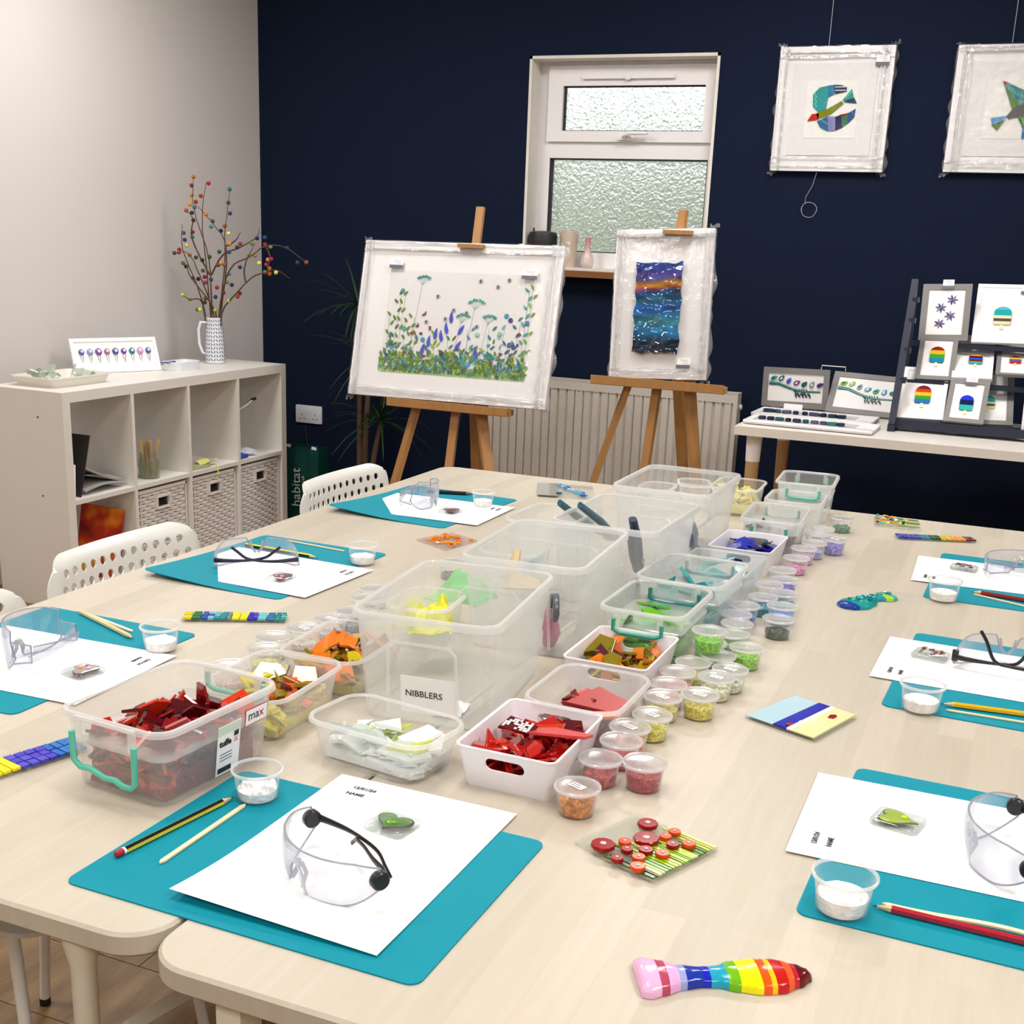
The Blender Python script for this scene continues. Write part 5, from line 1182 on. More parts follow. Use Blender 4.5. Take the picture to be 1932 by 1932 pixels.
# ---------------------------------------------------------------- on top of the shelf
ZT = SH_
def top(px, py): return P(px, py, SH_-T)
fr_w = mat('white_frame_paint', C(244, 242, 244), .4, nz=(3, .01)); mount = mat('white_mount_card', C(240, 238, 238), .8, nz=(8, .01))
def frame_geo(root, w, h, bw, dp, fm=None, mm=None, inner=None):
    """frame standing on its lower edge: local x right, z up, front faces -y"""
    b = MB()
    for x, z, a, c_ in ((0, bw/2, w, bw), (0, h-bw/2, w, bw), (-w/2+bw/2, h/2, bw, h-2*bw), (w/2-bw/2, h/2, bw, h-2*bw)): b.box((x, dp/2, z), (a, dp, c_))
    part(b, 'frame', fm or fr_w, root, 0)
    part(MB().box((0, dp*.6, h/2), (w-bw*1.8, dp*.5, h-bw*1.8)), 'mount_board', mm or mount, root, 0)
def leanM(BL, BR, TL, y0):
    """picture leaning back on the plane y0; photo corners give width, height and tilt"""
    bl, br = PY(*BL, y0), PY(*BR, y0); best = None
    for k in range(0, 400):
        y = y0-.02+k*.0015; t_ = PY(*TL, y)
        if best is None or abs(t_.x-bl.x) < best[0]: best = (abs(t_.x-bl.x), t_)
    t_ = best[1]; ln = math.atan2(t_.y-bl.y, t_.z-bl.z); h = math.hypot(t_.y-bl.y, t_.z-bl.z); sl = math.atan2(br.z-bl.z, br.x-bl.x)
    w = (br-bl).length; c_ = (bl+br)/2
    M = Matrix.Translation(c_) @ Matrix.Rotation(-ln, 4, 'X') @ Matrix.Rotation(-sl, 4, 'Y'); return M, w, h, ln
# long frame with jellyfish-like glass drops, leaning on the left wall side
a, c = top(143, 706), top(305, 699); tl = top(66, 629)
ax = (c-a).normalized(); wd = (c-a).length
M = frame3((a+c)/2, ax, None); M.translation.z = ZT+.002
nrm = Vector((-ax.y, ax.x, 0))
root = thing('framed_picture', 'long white frame with a row of nine violet glass drops, on the shelf', 'picture frame', M @ Matrix.Rotation(R(-20), 4, 'X'))
H_ = .135; frame_geo(root, wd, H_, .014, .012)
for k in range(9):
    x = -wd/2+.040+k*(wd-.08)/8; r_ = .0115+.003*((k*37) % 5)/5
    cc = [C(80, 90, 170), C(140, 140, 200), C(120, 70, 150), C(170, 90, 140), C(70, 80, 150), C(110, 60, 150), C(40, 120, 130), C(200, 140, 190), C(90, 80, 160)][k]
    g_ = MB().lathe([(r_*.9, 0), (r_, .0015), (r_*.8, .003), (r_*.3, .004)], 16, TR(x, .002, .082, 0, pi/2), cc); g_.lathe([(r_*.5, .0038), (r_*.4, .0046)], 10, TR(x+.002, .002, .084, 0, pi/2), C(210, 220, 240))
    part(g_, 'glass_drop', gloss(), root, 40)
    b = MB()
    for j in range(4): xx = x-.008+.005*j; b.tube([(xx, .003, .070), (xx+.002*(1-(j % 2)*2), .003, .062-.004*(j % 2)), (x+(xx-x)*.3, .003, .050-.006*((j+k) % 3))], .0005, 4, col=C(120, 124, 134))
    part(b, 'drawn_tentacles', matte(), root, 0)
for s in (-.3, .05): part(MB().box((s*wd, -.008, .001), (.002, .02, .004)), 'stand_foot', fr_w, root, 0)
# low tray with clear glass pieces
a = top(40, 724)
th = tub(-3.175, 3.45, R(0), .20, .30, .034, 'flat white tray of clear glass pieces at the near end of the shelf', 'tray', z=SH_-T, m=mat('pearl_plastic', C(222, 218, 208), .35), rim=True, group=None, taper=.86)
del_ = th.pop('group') if 'group' in th else None
wg3 = mat('clear_offcut_glass', C(206, 216, 200), .1, thru=.35, coat=.6)
shards(th, .15, .24, .012, .045, 24, [wg3, wg2, wg3], 'clear glass offcut piled in the flat tray on the shelf', 'clear offcuts in the flat tray', (1., 1.7), 40, 31, mound=.012)
bx = tub(-3.15, 4.095, R(0), .085, .15, .036, 'small white open box beside the long frame on the shelf', 'box', z=SH_-T, m=mat('white_box_plastic', C(228, 232, 238), .35), group=None, taper=.9)
bx.pop('group', None)
o = part(MB().prism([(-.03, -.02), (.03, -.015), (.02, .02)], 0, .003), 'navy_card', mat('violet_card', C(60, 50, 130), .5), None, 0); o.matrix_world = TR(-3.16, 4.03, ZT+.034, .5, R(8)); tag(o, 'dark violet card corner poking out of the small white box', 'card')
# jug
JX, JY = -3.215, 4.41
jg = thing('patterned_jug', 'white jug with a navy leaf pattern holding branches', 'jug', TR(JX, JY, ZT))
jh = .192
prof = [(.036, 0), (.041, .004), (.0415, .05), (.039, .11), (.034, .16), (.0335, jh), (.0305, jh), (.031, .16), (.036, .11), (.0385, .05), (.037, .01), (.01, .008)]
part(MB().lathe(prof, 36), 'jug_body', mat('white_glazed_ceramic', C(226, 228, 232), .25, coat=.4), jg, 50)
part(MB().tube([(-.034*cos(.7), -.034*sin(.7), .17), (-.056*cos(.7), -.056*sin(.7), .172), (-.066*cos(.7), -.066*sin(.7), .14), (-.064*cos(.7), -.064*sin(.7), .08), (-.052*cos(.7), -.052*sin(.7), .045), (-.038*cos(.7), -.038*sin(.7), .04)], [.005, .006, .006, .006, .006, .005], 10, flat=.6), 'handle', mat('white_glazed_ceramic'), jg, 60)
def rad_at(z):
    for k in range(1, 6):
        if z <= prof[k][1]: 
            a_, b_ = prof[k-1], prof[k]; return a_[0]+(b_[0]-a_[0])*(z-a_[1])/max(1e-6, b_[1]-a_[1])
    return .0335
b = MB()
for col_ in range(11):
    a0 = col_*2*pi/11
    for r_ in range(11):
        z = .012+r_*.0162
        for s in (-1, 1):
            poly = []
            for u, v in ((0, 0), (.4, .55), (1, .9), (.65, .15)):
                an = a0+s*(.035+u*.215); zz = z+v*.0135; rr_ = rad_at(zz)+.0004; poly.append((rr_*cos(an), rr_*sin(an), zz))
            b.add(poly, [(0, 1, 2, 3) if s < 0 else (3, 2, 1, 0)])
part(b, 'leaf_pattern', mat('navy_glaze', C(48, 66, 122), .3), jg, 0, kind='stuff')
# branches with felt balls, each branch one thing; points given where they stand in the photo
brm = mat('twig_bark', C(86, 60, 48), .8, nz=(60, .2))
def J(px, py, d=0.): return PY(px, py, JY+d)
def px1(x, y): return (x/2.927, 300+y/2.927)
BR = [  # pixel paths in the 1932-wide crop of the jug, depth offset
 ([(1130, 860), (1090, 700), (1010, 500), (1005, 360)], 0), ([(1165, 860), (1140, 600), (1115, 330), (1140, 130)], .02),
 ([(1170, 860), (1155, 560), (1070, 270), (1070, 95)], -.01), ([(1215, 860), (1240, 560), (1245, 380), (1268, 160)], 0),
 ([(1220, 860), (1250, 500), (1170, 350), (1080, 250)], .03), ([(1225, 850), (1300, 750), (1390, 655), (1470, 625), (1530, 615), (1600, 660)], -.02),
 ([(1180, 860), (1100, 640), (1040, 520), (965, 520)], -.03), ([(1210, 840), (1270, 610), (1380, 540), (1470, 480), (1580, 490), (1695, 575)], -.05),
 ([(1120, 800), (1050, 775), (1005, 750)], -.02), ([(1170, 640), (1230, 530), (1320, 490), (1420, 430), (1430, 385)], .02),
 ([(1355, 680), (1350, 600), (1370, 540), (1410, 470)], -.02), ([(1160, 640), (1060, 440), (1065, 330), (1030, 290)], .01), ([(1465, 480), (1490, 540), (1480, 610)], -.04),
 ([(1250, 480), (1300, 450), (1330, 405)], .01), ([(1190, 850), (1060, 660), (1030, 590), (1010, 570)], -.04)]
for k, (pts, d) in enumerate(BR):
    pa_ = [J(*px1(x, y), d*(1-(y > 780))) for x, y in pts]
    if pts[0][1] > 780: pa_.insert(0, Vector((JX+(pa_[0].x-JX)*.5, JY, ZT+.03)))
    n_ = len(pa_); sm = []
    for i in range(n_-1):
        for q in range(4):
            t_ = q/4; p0, p1, p2, p3 = pa_[max(i-1, 0)], pa_[i], pa_[i+1], pa_[min(i+2, n_-1)]
            v_ = .5*((2*p1)+(p2-p0)*t_+(2*p0-5*p1+4*p2-p3)*t_*t_+(3*p1-p0-3*p2+p3)*t_**3); sm.append(v_+Vector((random.uniform(-1, 1)*.0015, random.uniform(-1, 1)*.002, 0)))
    sm.append(pa_[-1])
    o = part(MB().tube(sm, [.0036*(1-i/len(sm))+.0009 for i in range(len(sm))], 6), 'twig', brm, None, 60); tag(o, 'bare brown twig standing in the patterned jug', 'twig', 'twigs in the patterned jug')
BL_ = [(1068, 98, 'b07830'), (1152, 134, 'a01838'), (1058, 146, '902028'), (1268, 167, '2a6a70'), (1059, 199, 'c89030'), (1109, 204, 'a83020'), (1081, 236, 'a03018'), (1048, 250, 'd09828'), (1261, 242, '206040'), (1074, 266, '3a7078'), (1028, 284, 'b85828'), (1060, 297, '283838'), (1137, 305, 'd07020'), (1270, 300, '5a2070'), (1068, 338, '403038'), (1174, 343, '584060'), (1166, 373, '408088'), (1241, 370, 'a05028'), (1220, 396, '202048'), (1262, 412, 'd8d070'), (1064, 403, '803030'), (1014, 408, '405868'), (1062, 431, '386060'), (1020, 446, '303870'), (1419, 438, '202858'), (1462, 434, '1c4070'), (1392, 467, '688030'), (1267, 468, 'c88830'), (1327, 468, '883048'), (1030, 477, 'd0d060'), (990, 500, '983038'), (988, 516, 'c04038'), (963, 519, '385838'), (1211, 512, '306038'), (1265, 514, '304878'), (1310, 488, '402848'), (1464, 472, '902038'), (1494, 486, '70902c'), (1157, 540, '304828'), (1117, 558, '202828'), (1082, 543, '384828'), (1047, 530, 'a87040'), (1375, 530, '708830'), (1407, 532, 'b07840'), (1220, 576, 'c88830'), (1204, 586, '604838'), (1480, 556, 'e08850'), (1497, 553, 'c02060'), (1432, 576, 'd8d870'), (1472, 583, 'b83060'), (1487, 604, 'd89040'), (1325, 597, '283868'), (1240, 585, '905028'), (1121, 616, '485838'), (1027, 593, '182028'), (1010, 575, '606838'), (1265, 634, '4890a0'), (1490, 634, 'c05828'), (1524, 627, 'd8d858'), (1464, 625, '788830'), (1130, 651, '902048'), (1065, 658, '802038'), (1095, 662, '202048'), (1165, 666, '284888'), (1133, 682, '903838'), (1198, 710, 'b02028'), (1253, 680, '708030'), (1280, 695, '383058'), (1235, 738, '983028'), (1325, 742, '882828'), (1312, 760, 'a03030'), (1190, 762, '283858'), (1008, 751, 'd0d058'), (1049, 775, '909838'), (1131, 792, '384020'), (1265, 783, 'c0c048'), (1134, 770, '687030'), (1090, 832, '607028'), (1104, 831, 'd8d860'), (1188, 836, 'b0b830'), (1692, 571, '905030'), (1643, 573, '204838'), (1585, 492, '183058')]
def hue(hx):
    import colorsys
    r_, g_, b_ = [int(hx[i:i+2], 16)/255 for i in (0, 2, 4)]; h, l_, s = colorsys.rgb_to_hls(r_, g_, b_); h *= 360
    if l_ < .16: return 'near black'
    if s < .2: return 'dark grey' if l_ < .35 else 'grey'
    n_ = 'red' if h < 14 else 'orange' if h < 36 else 'yellow' if h < 64 else 'olive green' if h < 90 else 'green' if h < 165 else 'teal' if h < 200 else 'blue' if h < 250 else 'purple' if h < 300 else 'magenta' if h < 345 else 'red'
    return ('dark ' if l_ < .27 else 'pale ' if l_ > .6 else '')+n_
sph = {}
for x, y, hx in BL_:
    if hx not in sph:
        b = MB(); n_ = 8; b.loft([[(.0088*sin(pi*i/n_)*cos(2*pi*k/12)*(1+.06*noise.noise(Vector((i, k, 2)))), .0088*sin(pi*i/n_)*sin(2*pi*k/12), -.0088*cos(pi*i/n_)) for k in range(12)] for i in range(1, n_)], col=C(hx))
        sph[hx] = b.mesh('felt_ball', 60); sph[hx].materials.append(mat('felt_wool', attr=True, rough=.95, nz=(500, .2), bp=(800, .4)))
    o = link('felt_ball', sph[hx]); o.matrix_world = Matrix.Translation(J(*px1(x, y), random.uniform(-.02, .012))); tag(o, 'small '+hue(hx)+' felt ball on a twig in the jug', 'felt ball', 'felt balls on the twigs')

# ================================================================ pictures
wrapm = clear('cling_wrap', milk=.015, edge=.20, body=(.85, .85, .87), rough=.10, gl=.75, bp=(26, 1., (1, 1, 1)))
wrapx = clear('cling_wrap_creased', milk=.12, edge=.35, body=(.88, .88, .9), rough=.14, gl=1.9, bp=(60, 1., (1, 1, 1)))
def wrap(root, w, h, dp, seed, bw=.05, flaps=True):
    rn = random.Random(seed)
    def f(u, v):
        x, z = (u-.5)*(w+.006), (v-.0)*(h+.006)-.003; e = min(w/2-abs(x), z, h-z); k = math.exp(-(max(e, 0)/(bw*.6))**2)
        a_ = noise.noise(Vector((x*(14 if min(z, h-z) < w/2-abs(x) else 70), z*(70 if min(z, h-z) < w/2-abs(x) else 14), seed)))
        return (x, -.0025-.0045*k*abs(a_)-.0008*noise.noise(Vector((x*9, z*9, seed))), z)
    part(MB().sheet(f, 90, 90, .0002), 'wrap_film', wrapm, root, 60)
    b = MB()                                     # gathered film along the edges
    for s in (0, 1):
        for hor in (0, 1):
            LL = w if hor else h
            for q in range(5):
                off = rn.uniform(.000, bw)
                def g(u, v, off=off, s=s, hor=hor, LL=LL, q=q):
                    t_ = (u-.5)*LL; d = off+.006*noise.noise(Vector((t_*6, q, seed)))+v*.0065; d = d if s == 0 else -d
                    y = -.0045-.005*abs(noise.noise(Vector((t_*25, q*3+v*2, seed))))
                    return (t_, y, (0 if s == 0 else h)+d) if hor else (((-w/2) if s == 0 else (w/2))+d, y, h/2+t_)
                b.sheet(g, 60, 1, .0002)
    part(b, 'wrap_creases', wrapx, root, 60, kind='stuff')
    if flaps:
        b = MB()
        for sx in (-1, 1):
            for sz in (0, 1):
                def g(u, v): return (sx*(w/2-.02+.034*u), dp*.5+.012*noise.noise(Vector((u*5, v*5, seed+sx))), sz*h+(1 if sz else -1)*(.004+.022*v*(.4+noise.noise(Vector((u*3, sx, sz+seed))))))
                b.sheet(g, 8, 5, .0003); part(b, 'loose_film', wrapx, root, 60); b = MB()
            def g2(u, v): return (sx*(w/2+.002+.012*v*abs(noise.noise(Vector((u*7, sx, seed))))*2), dp*(.3+.5*v), h*u)
            b.sheet(g2, 40, 3, .0003); part(b, 'loose_film', wrapx, root, 60); b = MB()
def frame_thing(label, M, w, h, bw, dp, name='framed_picture', group=None, fm=None, mm=None):
    r_ = thing(name, label, 'picture frame', M, group); frame_geo(r_, w, h, bw, dp, fm, mm); return r_
tagm = mat('grey_price_strip', C(100, 98, 108), .5)
def price(root, x, z, w=.045, y=-.006, up_=True):
    part(MB().box((x, y-.0006, z), (w, .0006, .013)), 'price_strip', tagm, root, 0)
    part(MB().box((x+.002, y, z+(.017 if up_ else -.017)), (w*.95, .0006, .024)), 'price_card', pap2, root, 0)
    b = MB()
    for q in range(3): b.box((x+.002+.004*q, y-.0005, z+(.023 if up_ else -.012)-.006*q), (w*(.6-.1*q), .0002, .0012))
    part(b, 'price_writing', grey_ink, root, 0)
def oak(n='pine_easel_wood'): return mat(n, C(168, 122, 70), .5, stretch=(22, 22, 1.6), nz=(5, .22))
# easel + picture 1
M1, w1, h1, l1 = leanM((657, 742), (1027, 773), (694, 453), 4.3)
pic = frame_thing('large white frame wrapped in film with a meadow of glass flowers', M1, w1, h1, .032, .022)
part(MB().box((0, .010, h1*.48), (w1*.78, .004, h1*.80)), 'inner_mount', mat('inner_mount_card', C(232, 230, 232), .8), pic, 0)
def leafpoly(b, x, z, ln, wd, an, col, y):
    c_, s_ = cos(an), sin(an)
    pts = [(0, 0), (ln*.35, wd/2), (ln*.7, wd*.4), (ln, 0), (ln*.7, -wd*.4), (ln*.35, -wd/2)]
    b.add([(x+px*c_-pz*s_, y, z+px*s_+pz*c_) for px, pz in pts]+[(x+px*c_-pz*s_, y+.0012, z+px*s_+pz*c_) for px, pz in pts], [(5, 4, 3, 2, 1, 0)]+[(i, (i+1) % 6, 6+(i+1) % 6, 6+i) for i in range(6)], col)
px0, px1_, pz0, pz1 = -w1*.352, w1*.385, h1*.165, h1*.80
PW, PH = px1_-px0, pz1-pz0; YA = .0055
part(MB().box(((px0+px1_)/2, .0075, (pz0+pz1)/2+.005), (PW, .003, PH+.01)), 'glass_panel', clear('picture_glass', .25, .5, body=(.93, .93, .93), rough=.05), pic, 0)
rn = random.Random(9); AX = lambda u: px0+u*PW; AZ = lambda v: pz0+v*PH
greens2 = [C(96, 140, 10), C(120, 160, 30), C(150, 180, 60), C(70, 110, 10), C(110, 120, 20), C(60, 130, 90)]; teals = [C(40, 120, 130), C(70, 150, 160), C(30, 100, 150), C(110, 180, 190), C(60, 150, 190)]
b = MB()
for k in range(620):                              # low growth
    u = rn.random(); v = abs(rn.gauss(0, .11)); leafpoly(b, AX(min(.97, u)), AZ(min(v, .5)), rn.uniform(.018, .032), rn.uniform(.008, .013), rn.uniform(.3, 2.8), rn.choice(greens2+greens2+teals), YA-.0004*(k % 3))
part(b, 'meadow_leaves', gloss(), pic, 0, kind='stuff')
b = MB()
for k in range(120):                              # soft grass band
    u = k/120; leafpoly(b, AX(u), AZ(-.01), rn.uniform(.02, .045), .012, rn.uniform(1.2, 1.9), rn.choice([C(150, 200, 90), C(120, 180, 50), C(190, 220, 150)]), YA+.0006)
part(b, 'grass_band', gloss(), pic, 0, kind='stuff')
b = MB()
for bu in (.03, .07, .1, .15, .80, .84, .9, .95, .98, .46, .60, .74, .35, .18, .22):
    hgt = rn.uniform(.55, .95) if bu < .12 or bu > .88 else rn.uniform(.3, .75); cc = rn.choice(greens2+teals); n_ = int(hgt*12)
    b.tube([(AX(bu), YA+.0008, AZ(0)), (AX(bu+rn.uniform(-.02, .03)), YA+.0008, AZ(hgt))], .0006, 4, col=C(130, 160, 120))
    for q in range(n_): leafpoly(b, AX(bu+.01*q/n_), AZ(hgt*(q+1)/n_*.97), (.026), .0105, pi/2+(1 if q % 2 else -1)*rn.uniform(.5, .9), cc, YA-.0006)
part(b, 'tall_sprigs', gloss(), pic, 0, kind='stuff')
b = MB()
for cu, cv, r_ in ((.24, .94, .022), (.62, .72, .028), (.54, .58, .022), (.72, .58, .022)):
    for q in range(9):
        a_ = pi*.12+q/8*pi*.76; ex, ez = AX(cu)+r_*1.2*cos(a_), AZ(cv)+r_*.6*sin(a_); b.tube([(AX(cu-.01), YA, AZ(cv)-.02), (ex, YA, ez)], .0004, 3, col=C(140, 190, 180))
        for g_ in range(6): b.box((ex+rn.uniform(-.005, .005), YA-.001, ez+rn.uniform(-.004, .004)), (.0045, .0012, .0045), None, rn.choice([C(90, 190, 180), C(130, 210, 200), C(60, 160, 160)]))
    b.tube([(AX(cu-.01), YA, AZ(cv)-.02), (AX(cu-.05), YA, AZ(.1))], .0006, 4, col=C(150, 180, 170))
part(b, 'umbel_flowers', gloss(), pic, 0, kind='stuff')
for k, (cu, cv, an) in enumerate(((.32, .30, 1.5), (.36, .38, 1.45), (.28, .22, 1.4), (.44, .44, 1.75), (.46, .55, 1.6), (.52, .44, 1.1), (.51, .28, 1.1), (.66, .22, 1.85), (.41, .36, 1.75))):
    b = MB(); 
    for q in range(3): leafpoly(b, AX(cu)+.003*(q-1), AZ(cv)-.012, .048-.006*q, .014, an+.08*(q-1), [C(70, 70, 200), C(90, 90, 220), C(60, 80, 190)][q], YA-.001-.0005*q)
    part(b, 'violet_spike', gloss(), pic, 0)
b = MB()
for cu, cv in ((.27, .60), (.23, .48), (.32, .46), (.20, .40), (.26, .40), (.93, .44), (.89, .24), (.82, .24), (.92, .34), (.16, .2), (.3, .18), (.76, .14)):
    for q in range(6): b.box((AX(cu)+rn.uniform(-.006, .006), YA-.001, AZ(cv)+rn.uniform(-.006, .006)), (.006, .0014, .006), None, rn.choice([C(130, 70, 80), C(160, 90, 100), C(110, 50, 60)]))
for cu, cv, cc in ((.10, .82, C(60, 150, 150)), (.14, .44, C(80, 160, 160)), (.28, .34, C(40, 150, 190)), (.83, .62, C(50, 150, 190)), (.86, .58, C(60, 50, 130)), (.97, .56, C(70, 120, 170)), (.80, .44, C(140, 190, 170)), (.90, .32, C(40, 80, 130)), (.87, .34, C(40, 90, 140)), (.65, .42, C(150, 200, 170)), (.06, .28, C(30, 90, 130)), (.42, .21, C(60, 50, 70)), (.55, .15, C(20, 150, 150))):
    b.lathe([(.010, 0), (.008, .0015), (.003, .002)], 10, TR(AX(cu), YA-.0005, AZ(cv), 0, pi/2), cc)
for cu, cv in ((.35, .78), (.47, .65), (.56, .63), (.42, .56), (.63, .95), (.75, .90), (.82, .97), (.29, .52), (.64, .50)):
    b.lathe([(.010, 0), (.009, .0012)], 6, TR(AX(cu), YA, AZ(cv), 0, pi/2), C(190, 196, 196)); b.box((AX(cu), YA-.002, AZ(cv)), (.008, .001, .010), None, C(80, 90, 100))
part(b, 'beads_and_bees', gloss(), pic, 0, kind='stuff')
price(pic, -w1*.322, h1*.835, .058); price(pic, w1*.352, h1*.80, .062)
wrap(pic, w1, h1, .022, 1.5, .04)
def easel(label, X0, zt_, y0, ln, trayw, topz, topw, toppx, spread=(.30, .07, .20), tr=0., sx=1.):
    """A-frame easel: two splayed front legs, a central mast, a tray, a top clamp and a rear leg"""
    M = TR(X0, y0, 0); e = thing('wooden_easel', label, 'easel', M, 'pine easels before the radiator'); w_ = oak()
    t_ = math.tan(ln)
    yb = lambda z: .030+(z-zt_)*t_            # plane just behind the picture
    def bar(p, q, a_, c_, nm):
        p, q = Vector(p), Vector(q); part(MB().box((0, 0, (q-p).length/2), (a_, c_, (q-p).length)), nm, w_, e, 0, M=Matrix.Translation(p) @ (q-p).to_track_quat('Z', 'Y').to_matrix().to_4x4())
    apex = zt_+.50
    def hit(px, py, back=0):                  # photo pixel -> local point in the leaning plane of the easel
        d = ray(px, py); Y0 = y0+.034+back; k = (Y0+(CAMP.z-zt_)*t_-CAMP.y)/(d.y-d.z*t_); p = CAMP+d*k; return Vector((p.x-X0, p.y-y0, p.z))
    def thru(p, q, z): return p+(q-p)*((z-p.z)/(q.z-p.z))
    for (p, q), nm, zz in ((spread[0], 'front_leg', apex), (spread[3], 'front_leg', apex)):
        p, q = hit(*p), hit(*q); bar(thru(p, q, .01), thru(p, q, zz), .040, .020, nm)
    p = hit(*spread[1][0]); q = Vector((toppx, yb(topz)-.002, topz)); bar(thru(p, q, .25), q, .032, .018, 'mast')
    p, q = hit(*spread[2][0], .14), hit(*spread[2][1], .30); bar(thru(p, q, .01), Vector((p.x-.03, yb(apex)+.06, apex-.03)), .040, .020, 'rear_leg')
    part(MB().box((0, -.005, zt_-.012), (trayw, .060, .022)), 'tray', w_, e, 0)
    part(MB().box((0, -.034, zt_-.006), (trayw, .008, .030)), 'tray_lip', w_, e, 0) 
    zz = topz-topw; yy = yb(zz)
    part(MB().box((toppx, yy-.030, zz), (.105, .055, .014)), 'top_clamp', w_, e, 0, M=I4)
    return e
a = PY(849, 760, 4.3); zt1 = a.z-.012
tp = PY(896, 390, M1.translation.y+.14+.02)
easel('pine easel holding the large meadow picture', PY(849, 760, 4.3).x, PY(849, 765, 4.27).z, 4.30, l1, abs(PY(963, 770, 4.27).x-PY(735, 750, 4.27).x), tp.z, .145, tp.x-PY(849, 760, 4.3).x, (((787, 765), (748, 900)), ((850, 860),), ((884, 770), (893, 900)), ((907, 770), (922, 895))))
# picture 2
M2, w2_, h2, l2_ = leanM((1149, 712), (1330, 717), (1178, 434), 4.30)
pic = frame_thing('narrow white frame wrapped in film around a wavy blue glass seascape', M2, w2_, h2, .026, .022)
sea, t, o_ = nt('seascape_glass'); bs = t.nodes.new('ShaderNodeBsdfPrincipled'); bs.inputs['Roughness'].default_value = .06; bs.inputs['Coat Weight'].default_value = .8
tcn = t.nodes.new('ShaderNodeTexCoord'); sp_ = t.nodes.new('ShaderNodeSeparateXYZ'); L(t, tcn.outputs['Generated'], sp_.inputs[0])
nz_ = noisef(t, 7, 4, coords(t, 'Object', (1, 1, 3))); ad = t.nodes.new('ShaderNodeMath'); ad.operation = 'MULTIPLY_ADD'; ad.inputs[1].default_value = .16; L(t, nz_, ad.inputs[0]); L(t, sp_.outputs['Z'], ad.inputs[2])
cr = t.nodes.new('ShaderNodeValToRGB'); L(t, ad.outputs[0], cr.inputs[0]); el = cr.color_ramp.elements
stops = [(.10, (10, 22, 40)), (.24, (10, 50, 74)), (.34, (20, 100, 150)), (.44, (40, 110, 120)), (.56, (10, 70, 140)), (.68, (20, 80, 110)), (.745, (10, 60, 110)), (.775, (120, 50, 60)), (.82, (180, 120, 20)), (.87, (70, 70, 110)), (.95, (60, 50, 130)), (1., (40, 60, 130))]
el[0].position = stops[0][0]; el[0].color = (*C(stops[0][1]), 1); el[1].position = 1; el[1].color = (*C(stops[-1][1]), 1)
for p_, c_ in stops[1:-1]: e_ = el.new(p_); e_.color = (*C(c_), 1)
n2 = noisef(t, 14, 3, coords(t)); cc_ = mixc(t, n2, cr.outputs[0], cr.outputs[0], 'MULTIPLY'); mr = t.nodes.new('ShaderNodeMapRange'); mr.inputs[1].default_value = .3; mr.inputs[2].default_value = .7; mr.inputs[3].default_value = .55; mr.inputs[4].default_value = 1.5; L(t, n2, mr.inputs[0]); cc_.node.inputs[0].default_value = 1
for l_ in list(t.links):
    if l_.to_socket == cc_.node.inputs[0] or l_.to_socket == cc_.node.inputs[7]: t.links.remove(l_)
L(t, mr.outputs[0], cc_.node.inputs[7]); L(t, cc_, bs.inputs['Base Color']); L(t, bs.outputs[0], o_.inputs[0])
aw, ah = w2_*.47, h2*.60
def wavy(u, v):
    x, z = (u-.5)*aw, (v-.5)*ah; k = abs(2*u-1)**6; k2 = abs(2*v-1)**8
    x += .004*noise.noise(Vector((u*2, z*22, 3)))*k*2; z += .005*noise.noise(Vector((x*30, v*2, 5)))*k2*2
    return (x-.010, -.010-.010*noise.noise(Vector((x*10, z*26, 1)))-.005*noise.noise(Vector((x*30, z*50, 2))), z+h2*.475)
part(MB().sheet(wavy, 40, 70, .006), 'wavy_glass', sea, pic, 60)
price(pic, w2_*.27, h2*.085, .05)
wrap(pic, w2_, h2, .022, 4.2, .035)
X2 = PY(1243, 716, 4.3).x; tp = PY(1288, 397, M2.translation.y+.10)
easel('pine easel holding the narrow seascape picture before the window', X2, PY(1243, 722, 4.27).z, 4.30, max(l2_, R(7)), abs(PY(1368, 728, 4.27).x-PY(1117, 708, 4.27).x), tp.z, .075, tp.x-X2, (((1185, 728), (1122, 900)), ((1222, 850),), ((1262, 735), (1277, 880)), ((1302, 735), (1311, 880))))
# framed birds hanging on the navy wall
def flat(root, pts, col, y=-.001, th_=.0012, m=None, name='glass_shape'):
    pts = list(pts)
    if sum(pts[i][0]*pts[(i+1) % len(pts)][1]-pts[(i+1) % len(pts)][0]*pts[i][1] for i in range(len(pts))) < 0: pts.reverse()
    return part(MB().prism(pts, 0, th_, col=col), name, m or gloss(), root, 0, M=TR(0, y, 0, 0, pi/2))
def wallpic(label, xl, xr_, zt_, zb_):
    w_, h_ = xr_-xl, zt_-zb_; r_ = frame_thing(label, TR((xl+xr_)/2, WALLY-.030, zb_), w_, h_, .022, .024)
    f = MB()
    for q, m_ in ((.12, .0004), (.16, .0002)): pass
    part(MB().box((0, .006, h_*.5), (w_*.74, .003, h_*.74)), 'inner_mount', mat('inner_mount_card'), r_, 0)
    part(MB().box((0, .004, h_*.5), (w_*.46, .002, h_*.46)), 'art_panel', mat('art_panel_card', C(238, 238, 234), .7), r_, 0)
    return r_, w_, h_
y_ = 5.12
r_, w_, h_ = wallpic('film wrapped square frame with a curled winged swallow in glass', PY(1462, 200, y_).x+.004, PY(1680, 200, y_).x-.004, PY(1570, 87, y_).z, PY(1550, 323, y_).z)
def cpt(x, y, x0=195, x1=970, z0=1155, z1=325):     # crop pixel -> local frame coordinate, shear removed
    x = x+(y-740)*.085; return ((x-x0)/(x1-x0)-.5)*w_, (1-(y-z1)/(z0-z1))*h_
def ps(l): return [cpt(*q) for q in l]
A_ = -.0005
